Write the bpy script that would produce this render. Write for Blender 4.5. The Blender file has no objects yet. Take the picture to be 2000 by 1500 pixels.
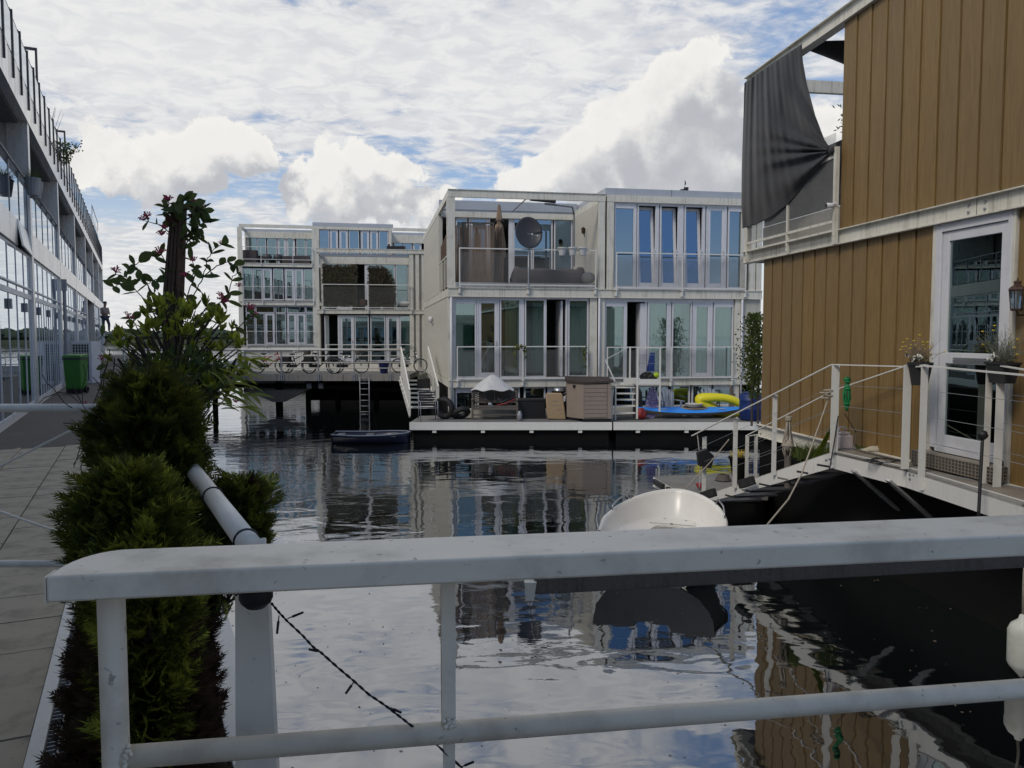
import bpy, math, random
from mathutils import Vector, Matrix
R = math.radians
rnd = random.Random(7)
sc = bpy.context.scene
C = sc.collection
PI = math.pi

# ---------------------------------------------------------------- camera
CAM_Z = 3.25
PITCH = R(3.53)
FPX = 1540.0            # focal length in pixels of a 2000 px wide frame
cam_data = bpy.data.cameras.new('camera')
cam = bpy.data.objects.new('camera', cam_data); C.objects.link(cam)
cam.location = (0, 0, CAM_Z)
cam.rotation_euler = (R(90) - PITCH, 0, 0)
cam_data.sensor_width = 36.0
cam_data.lens = 36.0 * FPX / 2000.0
cam_data.clip_start = 0.05
cam_data.clip_end = 3000
sc.camera = cam
sc.view_settings.view_transform = 'Standard'
sc.view_settings.look = 'None'
sc.view_settings.exposure = 0.70
sc.view_settings.gamma = 1.0
sc.view_settings.use_curve_mapping = False
SUN_EL, SUN_AZ = 46.0, -138.0      # degrees; azimuth from +Y towards +X

# measuring helpers: a pixel of the photograph and one known coordinate give the real position
def ray(u, v):
    a = (u - 1000) / FPX; b = (750 - v) / FPX
    return Vector((a, math.cos(PITCH) + b * math.sin(PITCH), -math.sin(PITCH) + b * math.cos(PITCH)))
def PY(u, v, Y):
    d = ray(u, v); t = Y / d.y
    return Vector((d.x * t, Y, CAM_Z + d.z * t))
def PZ(u, v, Z):
    d = ray(u, v); t = (Z - CAM_Z) / d.z
    return Vector((d.x * t, d.y * t, Z))
class Frame:
    """a local frame standing on the ground: x along a wall, y into the building, z up"""
    def __init__(s, x, y, ang):
        s.o = Vector((x, y, 0)); s.a = ang
        s.ux = Vector((math.cos(ang), math.sin(ang), 0)); s.uy = Vector((-math.sin(ang), math.cos(ang), 0))
    def w(s, x, y, z): return s.o + s.ux * x + s.uy * y + Vector((0, 0, z))
    def l(s, p):
        q = Vector(p) - s.o
        return Vector((q.dot(s.ux), q.dot(s.uy), p[2]))
    def at(s, u, v, y=0.0):
        """pixel -> local point on the vertical plane at depth y"""
        d = ray(u, v); n = s.uy
        t = (y + n.dot(s.o)) / n.dot(d)
        p = d * t; p.z += CAM_Z
        return s.l(p)
WORLD = Frame(0, 0, 0.0)

# ---------------------------------------------------------------- node helpers
def newmat(name):
    m = bpy.data.materials.new(name); m.use_nodes = True
    nt = m.node_tree; nt.nodes.clear()
    return m, nt
class NT:
    def __init__(s, nt): s.nt = nt
    def n(s, t, **kw):
        nd = s.nt.nodes.new(t)
        for k, v in kw.items(): setattr(nd, k, v)
        return nd
    def L(s, a, b): s.nt.links.new(a, b)
    def val(s, sock, x):
        if hasattr(x, 'links') or hasattr(x, 'is_linked'): s.nt.links.new(x, sock)
        else: sock.default_value = x
    def math(s, op, a, b=0.0, c=None, clamp=False):
        nd = s.n('ShaderNodeMath', operation=op); nd.use_clamp = clamp
        s.val(nd.inputs[0], a); s.val(nd.inputs[1], b)
        if c is not None: s.val(nd.inputs[2], c)
        return nd.outputs[0]
    def vmath(s, op, a, b=None, scale=None):
        nd = s.n('ShaderNodeVectorMath', operation=op)
        s.val(nd.inputs[0], a)
        if b is not None: s.val(nd.inputs[1], b)
        if scale is not None: s.val(nd.inputs['Scale'], scale)
        return nd.outputs['Value'] if op in ('DISTANCE', 'LENGTH', 'DOT_PRODUCT') else nd.outputs[0]
    def noise(s, vec, scale, detail=4, rough=0.55, dist=0.0, color=False):
        nd = s.n('ShaderNodeTexNoise')
        if vec is not None: s.L(vec, nd.inputs['Vector'])
        nd.inputs['Scale'].default_value = scale; nd.inputs['Detail'].default_value = detail
        nd.inputs['Roughness'].default_value = rough; nd.inputs['Distortion'].default_value = dist
        return nd.outputs['Color'] if color else nd.outputs[0]
    def ramp(s, fac, stops):
        nd = s.n('ShaderNodeValToRGB'); s.val(nd.inputs[0], fac)
        e = nd.color_ramp.elements
        while len(e) < len(stops): e.new(0.5)
        for i, (p, c) in enumerate(stops):
            e[i].position = p
            e[i].color = (c, c, c, 1) if isinstance(c, (int, float)) else (*c, 1)
        return nd.outputs[0]
    def mapr(s, x, a, b, c=0.0, d=1.0, smooth=False):
        nd = s.n('ShaderNodeMapRange'); nd.interpolation_type = 'SMOOTHSTEP' if smooth else 'LINEAR'
        s.val(nd.inputs[0], x)
        for i, q in zip((1, 2, 3, 4), (a, b, c, d)): s.val(nd.inputs[i], q)
        return nd.outputs[0]
    def mix(s, f, a, b, mode='MIX'):
        nd = s.n('ShaderNodeMix', data_type='RGBA', blend_type=mode)
        s.val(nd.inputs[0], f)
        for sock, x in ((nd.inputs[6], a), (nd.inputs[7], b)):
            s.val(sock, (*x, 1) if isinstance(x, tuple) and len(x) == 3 else x)
        return nd.outputs[2]

# ---------------------------------------------------------------- sky
world = bpy.data.worlds.new('World'); sc.world = world; world.use_nodes = True
wt = world.node_tree; wt.nodes.clear(); W = NT(wt)
def px_dir(u, v): return ray(u, v).normalized()
CUMULUS = [  # heaped clouds: pixel centre and radius
 (1378,122,48),(1330,165,62),(1262,215,68),(1400,205,75),(1190,262,72),(1300,300,120),(1120,312,66),(1420,320,110),
 (1062,350,52),(1200,370,100),(1015,385,46),(1500,330,90),(1605,250,70),(1660,330,90),(1470,210,30),(1560,420,90),
 (205,262,52),(170,300,50),(250,320,62),(330,300,66),(400,290,58),(452,300,46),(495,300,32),(300,350,60),(385,340,50),
 (575,345,40),(640,335,50),(712,318,54),(770,335,44),(600,385,42),(690,385,62),(765,380,40),(815,410,42),(760,425,36),(860,400,36),
 (100,330,40)]
grp = bpy.data.node_groups.new('cumulus_field', 'ShaderNodeTree')
grp.interface.new_socket('Vector', in_out='INPUT', socket_type='NodeSocketVector')
grp.interface.new_socket('Field', in_out='OUTPUT', socket_type='NodeSocketFloat')
G = NT(grp)
gi = G.n('NodeGroupInput'); go = G.n('NodeGroupOutput')
n1 = G.noise(gi.outputs[0], 7.0, 10, 0.64, color=True)
n2 = G.vmath('SUBTRACT', n1, (0.5, 0.5, 0.5))
n3 = G.vmath('SCALE', n2, scale=0.125)
pv = G.vmath('ADD', gi.outputs[0], n3)
fld = None
for (u, v, r) in CUMULUS:
    d = px_dir(u, v)
    rr = r / FPX * (d.y)
    dist = G.vmath('DISTANCE', pv, tuple(d))
    f = G.math('MULTIPLY_ADD', dist, -1.0 / rr, 1.0)
    fld = f if fld is None else G.math('SMOOTH_MAX', fld, f, 0.25)
G.L(fld, go.inputs[0])
tc = W.n('ShaderNodeTexCoord')
nrm = W.vmath('NORMALIZE', tc.outputs['Generated'])
def field(vec):
    g = W.n('ShaderNodeGroup'); g.node_tree = grp
    W.L(vec, g.inputs[0]); return g.outputs[0]
f0 = field(nrm)
f1 = field(W.vmath('ADD', nrm, (-0.030, 0.0, 0.042)))
sky = W.n('ShaderNodeTexSky', sky_type='NISHITA')
sky.sun_disc = False
sky.sun_elevation = R(SUN_EL); sky.sun_rotation = R(SUN_AZ)
sky.altitude = 0; sky.air_density = 1.0; sky.dust_density = 0.6; sky.ozone_density = 1.6
sep = W.n('ShaderNodeSeparateXYZ'); W.L(nrm, sep.inputs[0])
zz = W.math('MAXIMUM', sep.outputs[2], 0.0)
# sheet of small high clouds on a plane overhead
inv = W.math('DIVIDE', 1.0, W.math('ADD', zz, 0.10))
plane = W.vmath('SCALE', nrm, scale=inv)
pm = W.n('ShaderNodeMapping'); W.L(plane, pm.inputs[0]); pm.inputs['Scale'].default_value = (1.0, 1.0, 0.0)
pm.inputs['Rotation'].default_value = (0, 0, R(24)); pm.inputs['Location'].default_value = (0.35, 1.1, 0)
big = W.noise(pm.outputs[0], 0.42, 4, 0.5)
pm2 = W.n('ShaderNodeMapping'); W.L(plane, pm2.inputs[0]); pm2.inputs['Scale'].default_value = (1.0, 1.15, 0.0)
pm2.inputs['Rotation'].default_value = (0, 0, R(-18)); pm2.inputs['Location'].default_value = (2.0, 0.3, 0)
small = W.noise(pm2.outputs[0], 3.4, 7, 0.62, 0.4)
rip = W.noise(pm2.outputs[0], 9.5, 5, 0.60, 0.5)
cov = W.math('MULTIPLY_ADD', big, 2.0, -0.40)
cov = W.math('ADD', cov, W.math('MULTIPLY', W.math('SUBTRACT', small, 0.5), 1.45))
cov = W.math('ADD', cov, W.math('MULTIPLY', W.math('SUBTRACT', rip, 0.5), 0.72))
# the sheet thins out towards the south (behind the camera) and towards the east
front = W.mapr(sep.outputs[1], -0.35, 0.55, -0.42, 0.10, True)
east = W.math('MULTIPLY_ADD', W.math('MULTIPLY', W.mapr(sep.outputs[0], 0.02, 0.38, 0, 1, True), W.mapr(sep.outputs[0], 0.5, 0.8, 1, 0.3, True)), -0.52, 0.08)
cov = W.math('ADD', cov, W.math('ADD', front, east))
bandl = W.math('MULTIPLY', W.mapr(zz, 0.06, 0.15, 0, 1, True), W.mapr(zz, 0.17, 0.30, 1, 0, True))
cov = W.math('MULTIPLY_ADD', bandl, -0.26, cov)
sheet = W.mapr(cov, 0.16, 0.62, 0.0, 0.97, True)
sheet_col = W.mix(W.mapr(cov, 0.35, 1.05, 0, 1, True), (4.5, 4.6, 4.85), (6.1, 6.05, 5.95))
sheet_col = W.mix(W.mapr(small, 0.35, 0.7, 0, 0.55, True), sheet_col, (4.4, 4.5, 4.75))
sheet_col = W.mix(W.mapr(rip, 0.42, 0.62, 0, 0.5, True), sheet_col, (6.3, 6.25, 6.1))
blue = W.mix(0.5, sky.outputs[0], (1.5, 2.3, 4.0))
hz = W.mapr(zz, 0.0, 0.22, 0.85, 0.0, True)
blue = W.mix(hz, blue, (5.6, 5.55, 5.35))
col = W.mix(sheet, blue, sheet_col)
# heaped clouds
cm = W.mapr(f0, -0.02, 0.17, 0.0, 1.0, True)
lit = W.mapr(W.math('SUBTRACT', f0, f1), -0.15, 0.85, 0.0, 1.0, True)
cn = W.noise(nrm, 16.0, 6, 0.6)
lit2 = W.math('ADD', lit, W.math('MULTIPLY', W.math('SUBTRACT', cn, 0.5), 1.15), clamp=True)
edge = W.mapr(f0, 0.0, 0.55, 1.0, 0.0, True)
lit3 = W.math('MULTIPLY_ADD', edge, 0.10, W.math('MULTIPLY', lit2, 0.92), clamp=True)
ccol = W.ramp(lit3, [(0.0, (0.52, 0.535, 0.575)), (0.45, (0.70, 0.705, 0.72)), (1.0, (0.97, 0.95, 0.91))])
ccol = W.vmath('SCALE', ccol, scale=6.5)
cm = W.math('MULTIPLY', cm, W.mapr(sep.outputs[2], 0.06, 0.16, 0.25, 1.0, True))
col = W.mix(cm, col, ccol)
below = W.mapr(sep.outputs[2], -0.02, 0.0, 0.0, 1.0)
col = W.mix(below, (0.9, 0.95, 0.95), col)
bg = W.n('ShaderNodeBackground'); W.L(col, bg.inputs[0]); bg.inputs[1].default_value = 0.088
wo = W.n('ShaderNodeOutputWorld'); W.L(bg.outputs[0], wo.inputs[0])
world.cycles.sampling_method = 'MANUAL'; world.cycles.sample_map_resolution = 1024

sun_d = bpy.data.lights.new('sun', 'SUN'); sun_d.energy = 1.1; sun_d.angle = R(16); sun_d.color = (1.0, 0.92, 0.80)
sun = bpy.data.objects.new('sun', sun_d); C.objects.link(sun)
sd = Vector((math.sin(R(SUN_AZ)) * math.cos(R(SUN_EL)), math.cos(R(SUN_AZ)) * math.cos(R(SUN_EL)), math.sin(R(SUN_EL))))
sun.rotation_euler = sd.to_track_quat('Z', 'Y').to_euler()
sun.location = (-30, -30, 40)

# ---------------------------------------------------------------- materials
MATS = {}
def paint(name, col, rough=0.5, stain=None, stain_amt=0.35, scale=3.0, bump=0.0, bscale=60, spec=0.4, metal=0.0, streak=False, spots=0.0):
    """painted or plain surface: base colour broken up by dirt and streaks"""
    m, nt = newmat(name); N = NT(nt)
    t = N.n('ShaderNodeTexCoord'); o = t.outputs['Object']
    a = N.noise(o, scale, 6, 0.62)
    if streak:
        mp = N.n('ShaderNodeMapping'); N.L(o, mp.inputs[0]); mp.inputs['Scale'].default_value = (7, 7, 0.45)
        s2 = N.noise(mp.outputs[0], scale * 0.9, 5, 0.6)
        a = N.math('MULTIPLY_ADD', a, 0.45, N.math('MULTIPLY', s2, 0.55))
    st = stain or tuple(c * 0.45 for c in col)
    f = N.mapr(a, 0.46, 0.72, 0.0, stain_amt, True)
    c = N.mix(f, col, st)
    b2 = N.noise(o, scale * 0.33, 3, 0.5)
    c = N.mix(N.mapr(b2, 0.35, 0.7, 0.0, 0.22), c, tuple(min(1, x * 1.18) for x in col))
    if spots:
        sp = N.noise(o, 38, 3, 0.5)
        c = N.mix(N.mapr(sp, 0.66, 0.74, 0.0, spots, True), c, tuple(x * 0.25 for x in col))
    p = N.n('ShaderNodeBsdfPrincipled')
    N.L(c, p.inputs['Base Color'])
    N.L(N.mapr(a, 0.3, 0.8, rough * 0.85, min(1, rough * 1.3)), p.inputs['Roughness'])
    p.inputs['Specular IOR Level'].default_value = spec; p.inputs['Metallic'].default_value = metal
    if bump:
        bn = N.n('ShaderNodeBump'); bn.inputs['Strength'].default_value = bump; bn.inputs['Distance'].default_value = 0.01
        N.L(N.noise(o, bscale, 5, 0.6), bn.inputs['Height']); N.L(bn.outputs[0], p.inputs['Normal'])
    out = N.n('ShaderNodeOutputMaterial'); N.L(p.outputs[0], out.inputs[0])
    MATS[name] = m; return m
def leafmat(name, a, b, c=None, transl=0.35, rough=0.5, scale=6.0):
    m, nt = newmat(name); N = NT(nt)
    t = N.n('ShaderNodeTexCoord')
    g = N.n('ShaderNodeNewGeometry')
    oi = N.n('ShaderNodeObjectInfo')
    n = N.noise(t.outputs['Object'], scale, 4, 0.6)
    r1 = g.outputs['Random Per Island']
    f = N.math('ADD', N.math('MULTIPLY', N.mapr(n, 0.35, 0.65), 0.55), N.math('MULTIPLY', r1, 0.45))
    f = N.math('ADD', f, N.math('MULTIPLY', N.math('SUBTRACT', oi.outputs['Random'], 0.5), 0.35), clamp=True)
    colr = N.ramp(f, [(0.0, a), (0.52, b), (0.9, c or b)])
    p = N.n('ShaderNodeBsdfPrincipled'); N.L(colr, p.inputs['Base Color']); p.inputs['Roughness'].default_value = rough
    p.inputs['Specular IOR Level'].default_value = 0.12
    tr = N.n('ShaderNodeBsdfTranslucent'); N.L(N.mix(0.5, colr, tuple(min(1, x * 1.6) for x in (c or b))), tr.inputs[0])
    mx = N.n('ShaderNodeMixShader'); mx.inputs[0].default_value = transl
    N.L(p.outputs[0], mx.inputs[1]); N.L(tr.outputs[0], mx.inputs[2])
    out = N.n('ShaderNodeOutputMaterial'); N.L(mx.outputs[0], out.inputs[0])
    MATS[name] = m; return m
def glass(name, tint, base, power=5.0, gcol=(0.9, 0.95, 1.0), wav=0.0):
    """coated window glass: mirrors more than bare glass, tints what lies behind"""
    m, nt = newmat(name); N = NT(nt)
    lw = N.n('ShaderNodeLayerWeight'); lw.inputs[0].default_value = 0.35
    f = N.math('MULTIPLY_ADD', lw.outputs['Fresnel'], 1.0 - base, base, clamp=True)
    tr = N.n('ShaderNodeBsdfTransparent'); tr.inputs[0].default_value = (*tint, 1)
    gl = N.n('ShaderNodeBsdfGlossy'); gl.inputs['Roughness'].default_value = 0.0
    gl.inputs['Color'].default_value = (*gcol, 1)
    if wav:
        t = N.n('ShaderNodeTexCoord')
        bn = N.n('ShaderNodeBump'); bn.inputs['Strength'].default_value = wav; bn.inputs['Distance'].default_value = 0.02
        N.L(N.noise(t.outputs['Object'], 1.3, 2, 0.5), bn.inputs['Height']); N.L(bn.outputs[0], gl.inputs['Normal'])
    mx = N.n('ShaderNodeMixShader'); N.L(f, mx.inputs[0]); N.L(tr.outputs[0], mx.inputs[1]); N.L(gl.outputs[0], mx.inputs[2])
    out = N.n('ShaderNodeOutputMaterial'); N.L(mx.outputs[0], out.inputs[0])
    MATS[name] = m; return m
paint('cream_steel', (0.62, 0.595, 0.515), 0.5, (0.17, 0.15, 0.10), 0.7, 2.6, streak=True, spots=0.25)
paint('cream_wall', (0.46, 0.44, 0.385), 0.7, (0.17, 0.16, 0.13), 0.4, 1.6, streak=True)
paint('cream_board', (0.50, 0.475, 0.41), 0.7, (0.19, 0.18, 0.14), 0.45, 1.8, streak=True)
paint('frame_white', (0.60, 0.60, 0.62), 0.4, (0.3, 0.3, 0.32), 0.25, 3)
paint('zinc', (0.40, 0.42, 0.45), 0.45, (0.25, 0.26, 0.27), 0.3, 1.5, metal=0.2)
paint('white_paint', (0.64, 0.63, 0.59), 0.4, (0.34, 0.30, 0.22), 0.22, 4, streak=True, spots=0.4)
paint('rail_white', (0.72, 0.68, 0.60), 0.35, (0.30, 0.28, 0.24), 0.35, 5, spots=0.45, bump=0.05, bscale=120)
paint('gate_paint', (0.80, 0.73, 0.60), 0.5, (0.36, 0.31, 0.24), 0.55, 4.5, spots=0.7, bump=0.07, bscale=110, spec=0.4)
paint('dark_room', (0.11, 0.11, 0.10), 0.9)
paint('curtain', (0.68, 0.70, 0.63), 0.9, (0.22, 0.24, 0.22), 0.3, 2)
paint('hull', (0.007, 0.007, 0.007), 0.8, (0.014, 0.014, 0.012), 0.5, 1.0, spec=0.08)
paint('concrete', (0.21, 0.20, 0.185), 0.85, (0.06, 0.055, 0.05), 0.7, 2.2, streak=True, bump=0.4)
paint('deck_grey', (0.16, 0.155, 0.145), 0.8, (0.08, 0.075, 0.065), 0.5, 1.5, bump=0.3)
paint('tile', (0.38, 0.33, 0.25), 0.85, (0.14, 0.125, 0.10), 0.7, 3.5, bump=0.35, spots=0.45)
paint('asphalt', (0.085, 0.076, 0.068), 0.9, (0.15, 0.135, 0.115), 0.6, 2.2, bump=0.5)
paint('joint', (0.03, 0.028, 0.025), 0.95)
paint('black', (0.012, 0.012, 0.013), 0.5)
paint('rubber', (0.02, 0.02, 0.021), 0.7, (0.05, 0.05, 0.045), 0.4, 6)
paint('dark_metal', (0.035, 0.035, 0.04), 0.45)
paint('steel', (0.42, 0.43, 0.44), 0.3, (0.2, 0.2, 0.2), 0.3, 5, metal=0.8)
paint('galv', (0.27, 0.28, 0.30), 0.5, (0.14, 0.13, 0.12), 0.5, 6, metal=0.35)
paint('rust', (0.09, 0.045, 0.025), 0.8, (0.03, 0.015, 0.01), 0.6, 8)
paint('wood_grey', (0.115, 0.10, 0.088), 0.85, (0.04, 0.035, 0.03), 0.6, 9, bump=0.5, streak=True)
paint('bark', (0.12, 0.078, 0.055), 0.95, (0.02, 0.015, 0.012), 0.7, 14, bump=1.0, bscale=40, streak=True)
paint('twig', (0.045, 0.035, 0.028), 0.9)
paint('reed', (0.21, 0.15, 0.105), 0.9, (0.05, 0.035, 0.025), 0.75, 7, streak=True, bump=0.4)
paint('tan_cloth', (0.26, 0.19, 0.13), 0.9)
paint('brown_cover', (0.055, 0.045, 0.045), 0.85, (0.03, 0.025, 0.025), 0.5, 5, bump=0.5, bscale=12)
paint('green_bin', (0.035, 0.16, 0.022), 0.4, (0.02, 0.09, 0.03), 0.5, 5)
paint('blue_pot', (0.012, 0.018, 0.09), 0.35)
paint('blue_plastic', (0.010, 0.03, 0.14), 0.45)
paint('kayak_blue', (0.035, 0.24, 0.72), 0.35, (0.05, 0.2, 0.5), 0.25, 5)
paint('kayak_grey', (0.24, 0.23, 0.21), 0.5, (0.12, 0.10, 0.08), 0.6, 5)
paint('yellow', (0.68, 0.60, 0.02), 0.4, (0.5, 0.42, 0.02), 0.3, 6)
paint('lime', (0.35, 0.48, 0.02), 0.6)
paint('red', (0.30, 0.03, 0.03), 0.5)
paint('pink', (0.55, 0.10, 0.16), 0.5)
paint('cardboard', (0.33, 0.24, 0.145), 0.85, (0.2, 0.14, 0.09), 0.4, 8, bump=0.5, bscale=14)
paint('tarp_white', (0.50, 0.50, 0.49), 0.5, (0.3, 0.3, 0.29), 0.3, 6, bump=0.8, bscale=9)
paint('shed_beige', (0.245, 0.20, 0.165), 0.6, (0.16, 0.13, 0.11), 0.35, 3)
paint('shed_lid', (0.05, 0.035, 0.03), 0.6)
paint('chair_blue', (0.24, 0.27, 0.32), 0.7, (0.15, 0.17, 0.2), 0.4, 7)
paint('boat_white', (0.72, 0.69, 0.63), 0.3, (0.5, 0.47, 0.41), 0.25, 3, spec=0.5)
paint('boat_navy', (0.008, 0.009, 0.024), 0.3, (0.03, 0.03, 0.05), 0.3, 4)
paint('boat_floor', (0.10, 0.10, 0.10), 0.7)
paint('denim', (0.03, 0.045, 0.075), 0.8)
paint('shirt', (0.30, 0.24, 0.21), 0.85)
paint('skin', (0.30, 0.18, 0.12), 0.6)
paint('hair', (0.05, 0.04, 0.03), 0.8)
paint('rope', (0.33, 0.29, 0.23), 0.9, (0.15, 0.13, 0.10), 0.5, 20)
paint('rope_green', (0.012, 0.19, 0.06), 0.6)
paint('buoy', (0.55, 0.55, 0.48), 0.45, (0.28, 0.27, 0.2), 0.5, 5)
paint('towel', (0.40, 0.36, 0.28), 0.95, (0.28, 0.25, 0.19), 0.4, 5, bump=0.9, bscale=18)
paint('jerrycan', (0.50, 0.45, 0.46), 0.4)
paint('lantern', (0.06, 0.032, 0.022), 0.5, metal=0.3)
paint('soil', (0.03, 0.022, 0.016), 0.95)
paint('flower_yellow', (0.48, 0.36, 0.03), 0.8)
paint('flower_white', (0.62, 0.61, 0.52), 0.7)
paint('flower_dark', (0.02, 0.01, 0.03), 0.7)
paint('flower_magenta', (0.46, 0.04, 0.11), 0.6, (0.45, 0.12, 0.07), 0.7, 30)
paint('dry_stem', (0.22, 0.17, 0.12), 0.9)
paint('grey_stem', (0.17, 0.18, 0.14), 0.9)
paint('bank', (0.045, 0.055, 0.03), 0.95, (0.08, 0.08, 0.05), 0.5, 0.05)
paint('far_tree', (0.035, 0.05, 0.03), 0.95, (0.02, 0.03, 0.02), 0.5, 0.3)
paint('far_wall', (0.30, 0.31, 0.33), 0.9)
paint('panel_grey', (0.62, 0.61, 0.60), 0.24, (0.10, 0.09, 0.075), 0.75, 1.0, streak=True, metal=0.75, spec=0.6)
paint('column_grey', (0.66, 0.65, 0.64), 0.28, (0.25, 0.25, 0.25), 0.4, 1.6, streak=True, metal=0.5)
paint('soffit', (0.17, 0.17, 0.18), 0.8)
paint('mesh_wire', (0.24, 0.24, 0.23), 0.5)
paint('string_light', (0.010, 0.012, 0.018), 0.5)
leafmat('thuja', (0.009, 0.016, 0.006), (0.038, 0.058, 0.012), (0.40, 0.41, 0.06), 0.20, 0.6, 7)
leafmat('vine_dark', (0.05, 0.022, 0.018), (0.10, 0.035, 0.028), (0.06, 0.06, 0.03), 0.25, 0.5, 5)
leafmat('thuja_brown', (0.035, 0.022, 0.014), (0.080, 0.045, 0.030), (0.05, 0.04, 0.02), 0.15, 0.8, 9)
leafmat('vine_leaf', (0.045, 0.072, 0.030), (0.075, 0.115, 0.04), (0.12, 0.15, 0.05), 0.35, 0.45, 3)
leafmat('shrub_leaf', (0.05, 0.085, 0.02), (0.15, 0.20, 0.03), (0.36, 0.40, 0.05), 0.45, 0.4, 3)
leafmat('dry_vine', (0.035, 0.030, 0.020), (0.075, 0.065, 0.038), (0.10, 0.10, 0.05), 0.2, 0.8, 4)
leafmat('ivy', (0.020, 0.035, 0.012), (0.05, 0.075, 0.02), (0.13, 0.14, 0.03), 0.3, 0.6, 4)
leafmat('grass_blade', (0.05, 0.08, 0.02), (0.08, 0.11, 0.03), (0.14, 0.15, 0.05), 0.3, 0.7, 4)
glass('window_glass', (0.70, 0.82, 0.75), 0.20, gcol=(0.66, 0.80, 0.88), wav=0.012)
glass('door_glass', (0.55, 0.72, 0.64), 0.36, gcol=(0.72, 0.88, 0.84), wav=0.02)
glass('sky_tint_glass', (0.25, 0.35, 0.40), 0.44, gcol=(0.40, 0.56, 0.74), wav=0.012)  # blue of the sky mirrored in upper panes is put into the glass colour
glass('mirror_glass', (0.3, 0.34, 0.36), 0.72, gcol=(0.86, 0.92, 0.97), wav=0.05)
glass('balustrade_glass', (0.72, 0.78, 0.78), 0.42)

def brownmat():
    m, nt = newmat('brown_panel'); N = NT(nt)
    t = N.n('ShaderNodeTexCoord'); oi = N.n('ShaderNodeObjectInfo')
    sh = N.vmath('ADD', t.outputs['Object'], N.vmath('SCALE', (7.0, 3.0, 11.0), scale=oi.outputs['Random']))
    mp = N.n('ShaderNodeMapping'); N.L(sh, mp.inputs[0]); mp.inputs['Scale'].default_value = (26, 26, 1.1)
    g = N.noise(mp.outputs[0], 1.6, 6, 0.65, 0.6)
    mp2 = N.n('ShaderNodeMapping'); N.L(sh, mp2.inputs[0]); mp2.inputs['Scale'].default_value = (90, 90, 2.5)
    g2 = N.noise(mp2.outputs[0], 2.0, 4, 0.6, 0.3)
    f = N.math('MULTIPLY_ADD', g, 0.65, N.math('MULTIPLY', g2, 0.35))
    col = N.ramp(f, [(0.30, (0.140, 0.082, 0.026)), (0.50, (0.215, 0.132, 0.044)), (0.70, (0.285, 0.185, 0.070))])
    big = N.noise(t.outputs['Object'], 0.8, 4, 0.6)
    col = N.mix(N.mapr(big, 0.45, 0.75, 0, 0.45, True), col, (0.13, 0.085, 0.044))
    col = N.mix(N.math('MULTIPLY', oi.outputs['Random'], 0.4), col, (0.15, 0.108, 0.055))
    p = N.n('ShaderNodeBsdfPrincipled'); N.L(col, p.inputs['Base Color']); p.inputs['Roughness'].default_value = 0.55
    p.inputs['Specular IOR Level'].default_value = 0.35
    bn = N.n('ShaderNodeBump'); bn.inputs['Strength'].default_value = 0.7; bn.inputs['Distance'].default_value = 0.006
    N.L(f, bn.inputs['Height']); N.L(bn.outputs[0], p.inputs['Normal'])
    out = N.n('ShaderNodeOutputMaterial'); N.L(p.outputs[0], out.inputs[0]); MATS['brown_panel'] = m
brownmat()
def watermat():
    m, nt = newmat('canal_water'); N = NT(nt)
    t = N.n('ShaderNodeTexCoord'); o = t.outputs['Object']
    mp = N.n('ShaderNodeMapping'); N.L(o, mp.inputs[0]); mp.inputs['Scale'].default_value = (1.0, 1.6, 1.0)
    mp.inputs['Rotation'].default_value = (0, 0, R(-8))
    a = N.noise(mp.outputs[0], 1.1, 2, 0.45, 0.3)
    b = N.noise(mp.outputs[0], 4.5, 3, 0.5, 0.2)
    c = N.noise(mp.outputs[0], 15.0, 2, 0.5)
    patch = N.mapr(N.noise(o, 0.16, 3, 0.5), 0.42, 0.62, 0.25, 1.0, True)
    sepx = N.n('ShaderNodeSeparateXYZ'); N.L(o, sepx.inputs[0])
    far = N.mapr(sepx.outputs[1], 6.0, 22.0, 0.06, 1.0)       # the sheltered end by the jetty is calmer
    h = N.math('MULTIPLY', a, N.mapr(sepx.outputs[1], 3.0, 16.0, 0.0065, 0.012))
    h = N.math('ADD', h, N.math('MULTIPLY', N.math('MULTIPLY', b, 0.0040), N.math('MULTIPLY', patch, far)))
    h = N.math('ADD', h, N.math('MULTIPLY', N.math('MULTIPLY', c, 0.0010), N.math('MULTIPLY', patch, far)))
    bn = N.n('ShaderNodeBump'); bn.inputs['Strength'].default_value = 1.0; bn.inputs['Distance'].default_value = 1.0
    N.L(h, bn.inputs['Height'])
    fr_ = N.n('ShaderNodeFresnel'); fr_.inputs['IOR'].default_value = 1.9; N.L(bn.outputs[0], fr_.inputs['Normal'])
    fr = N.math('MULTIPLY_ADD', fr_.outputs[0], 0.78, 0.22, clamp=True)
    gl = N.n('ShaderNodeBsdfGlossy'); gl.inputs['Roughness'].default_value = 0.012; gl.inputs['Color'].default_value = (0.95, 0.97, 1.0, 1)
    N.L(bn.outputs[0], gl.inputs['Normal'])
    df = N.n('ShaderNodeBsdfDiffuse'); df.inputs[0].default_value = (0.006, 0.008, 0.008, 1)
    mx = N.n('ShaderNodeMixShader'); N.L(fr, mx.inputs[0]); N.L(df.outputs[0], mx.inputs[1]); N.L(gl.outputs[0], mx.inputs[2])
    out = N.n('ShaderNodeOutputMaterial'); N.L(mx.outputs[0], out.inputs[0]); MATS['water'] = m
watermat()
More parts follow.
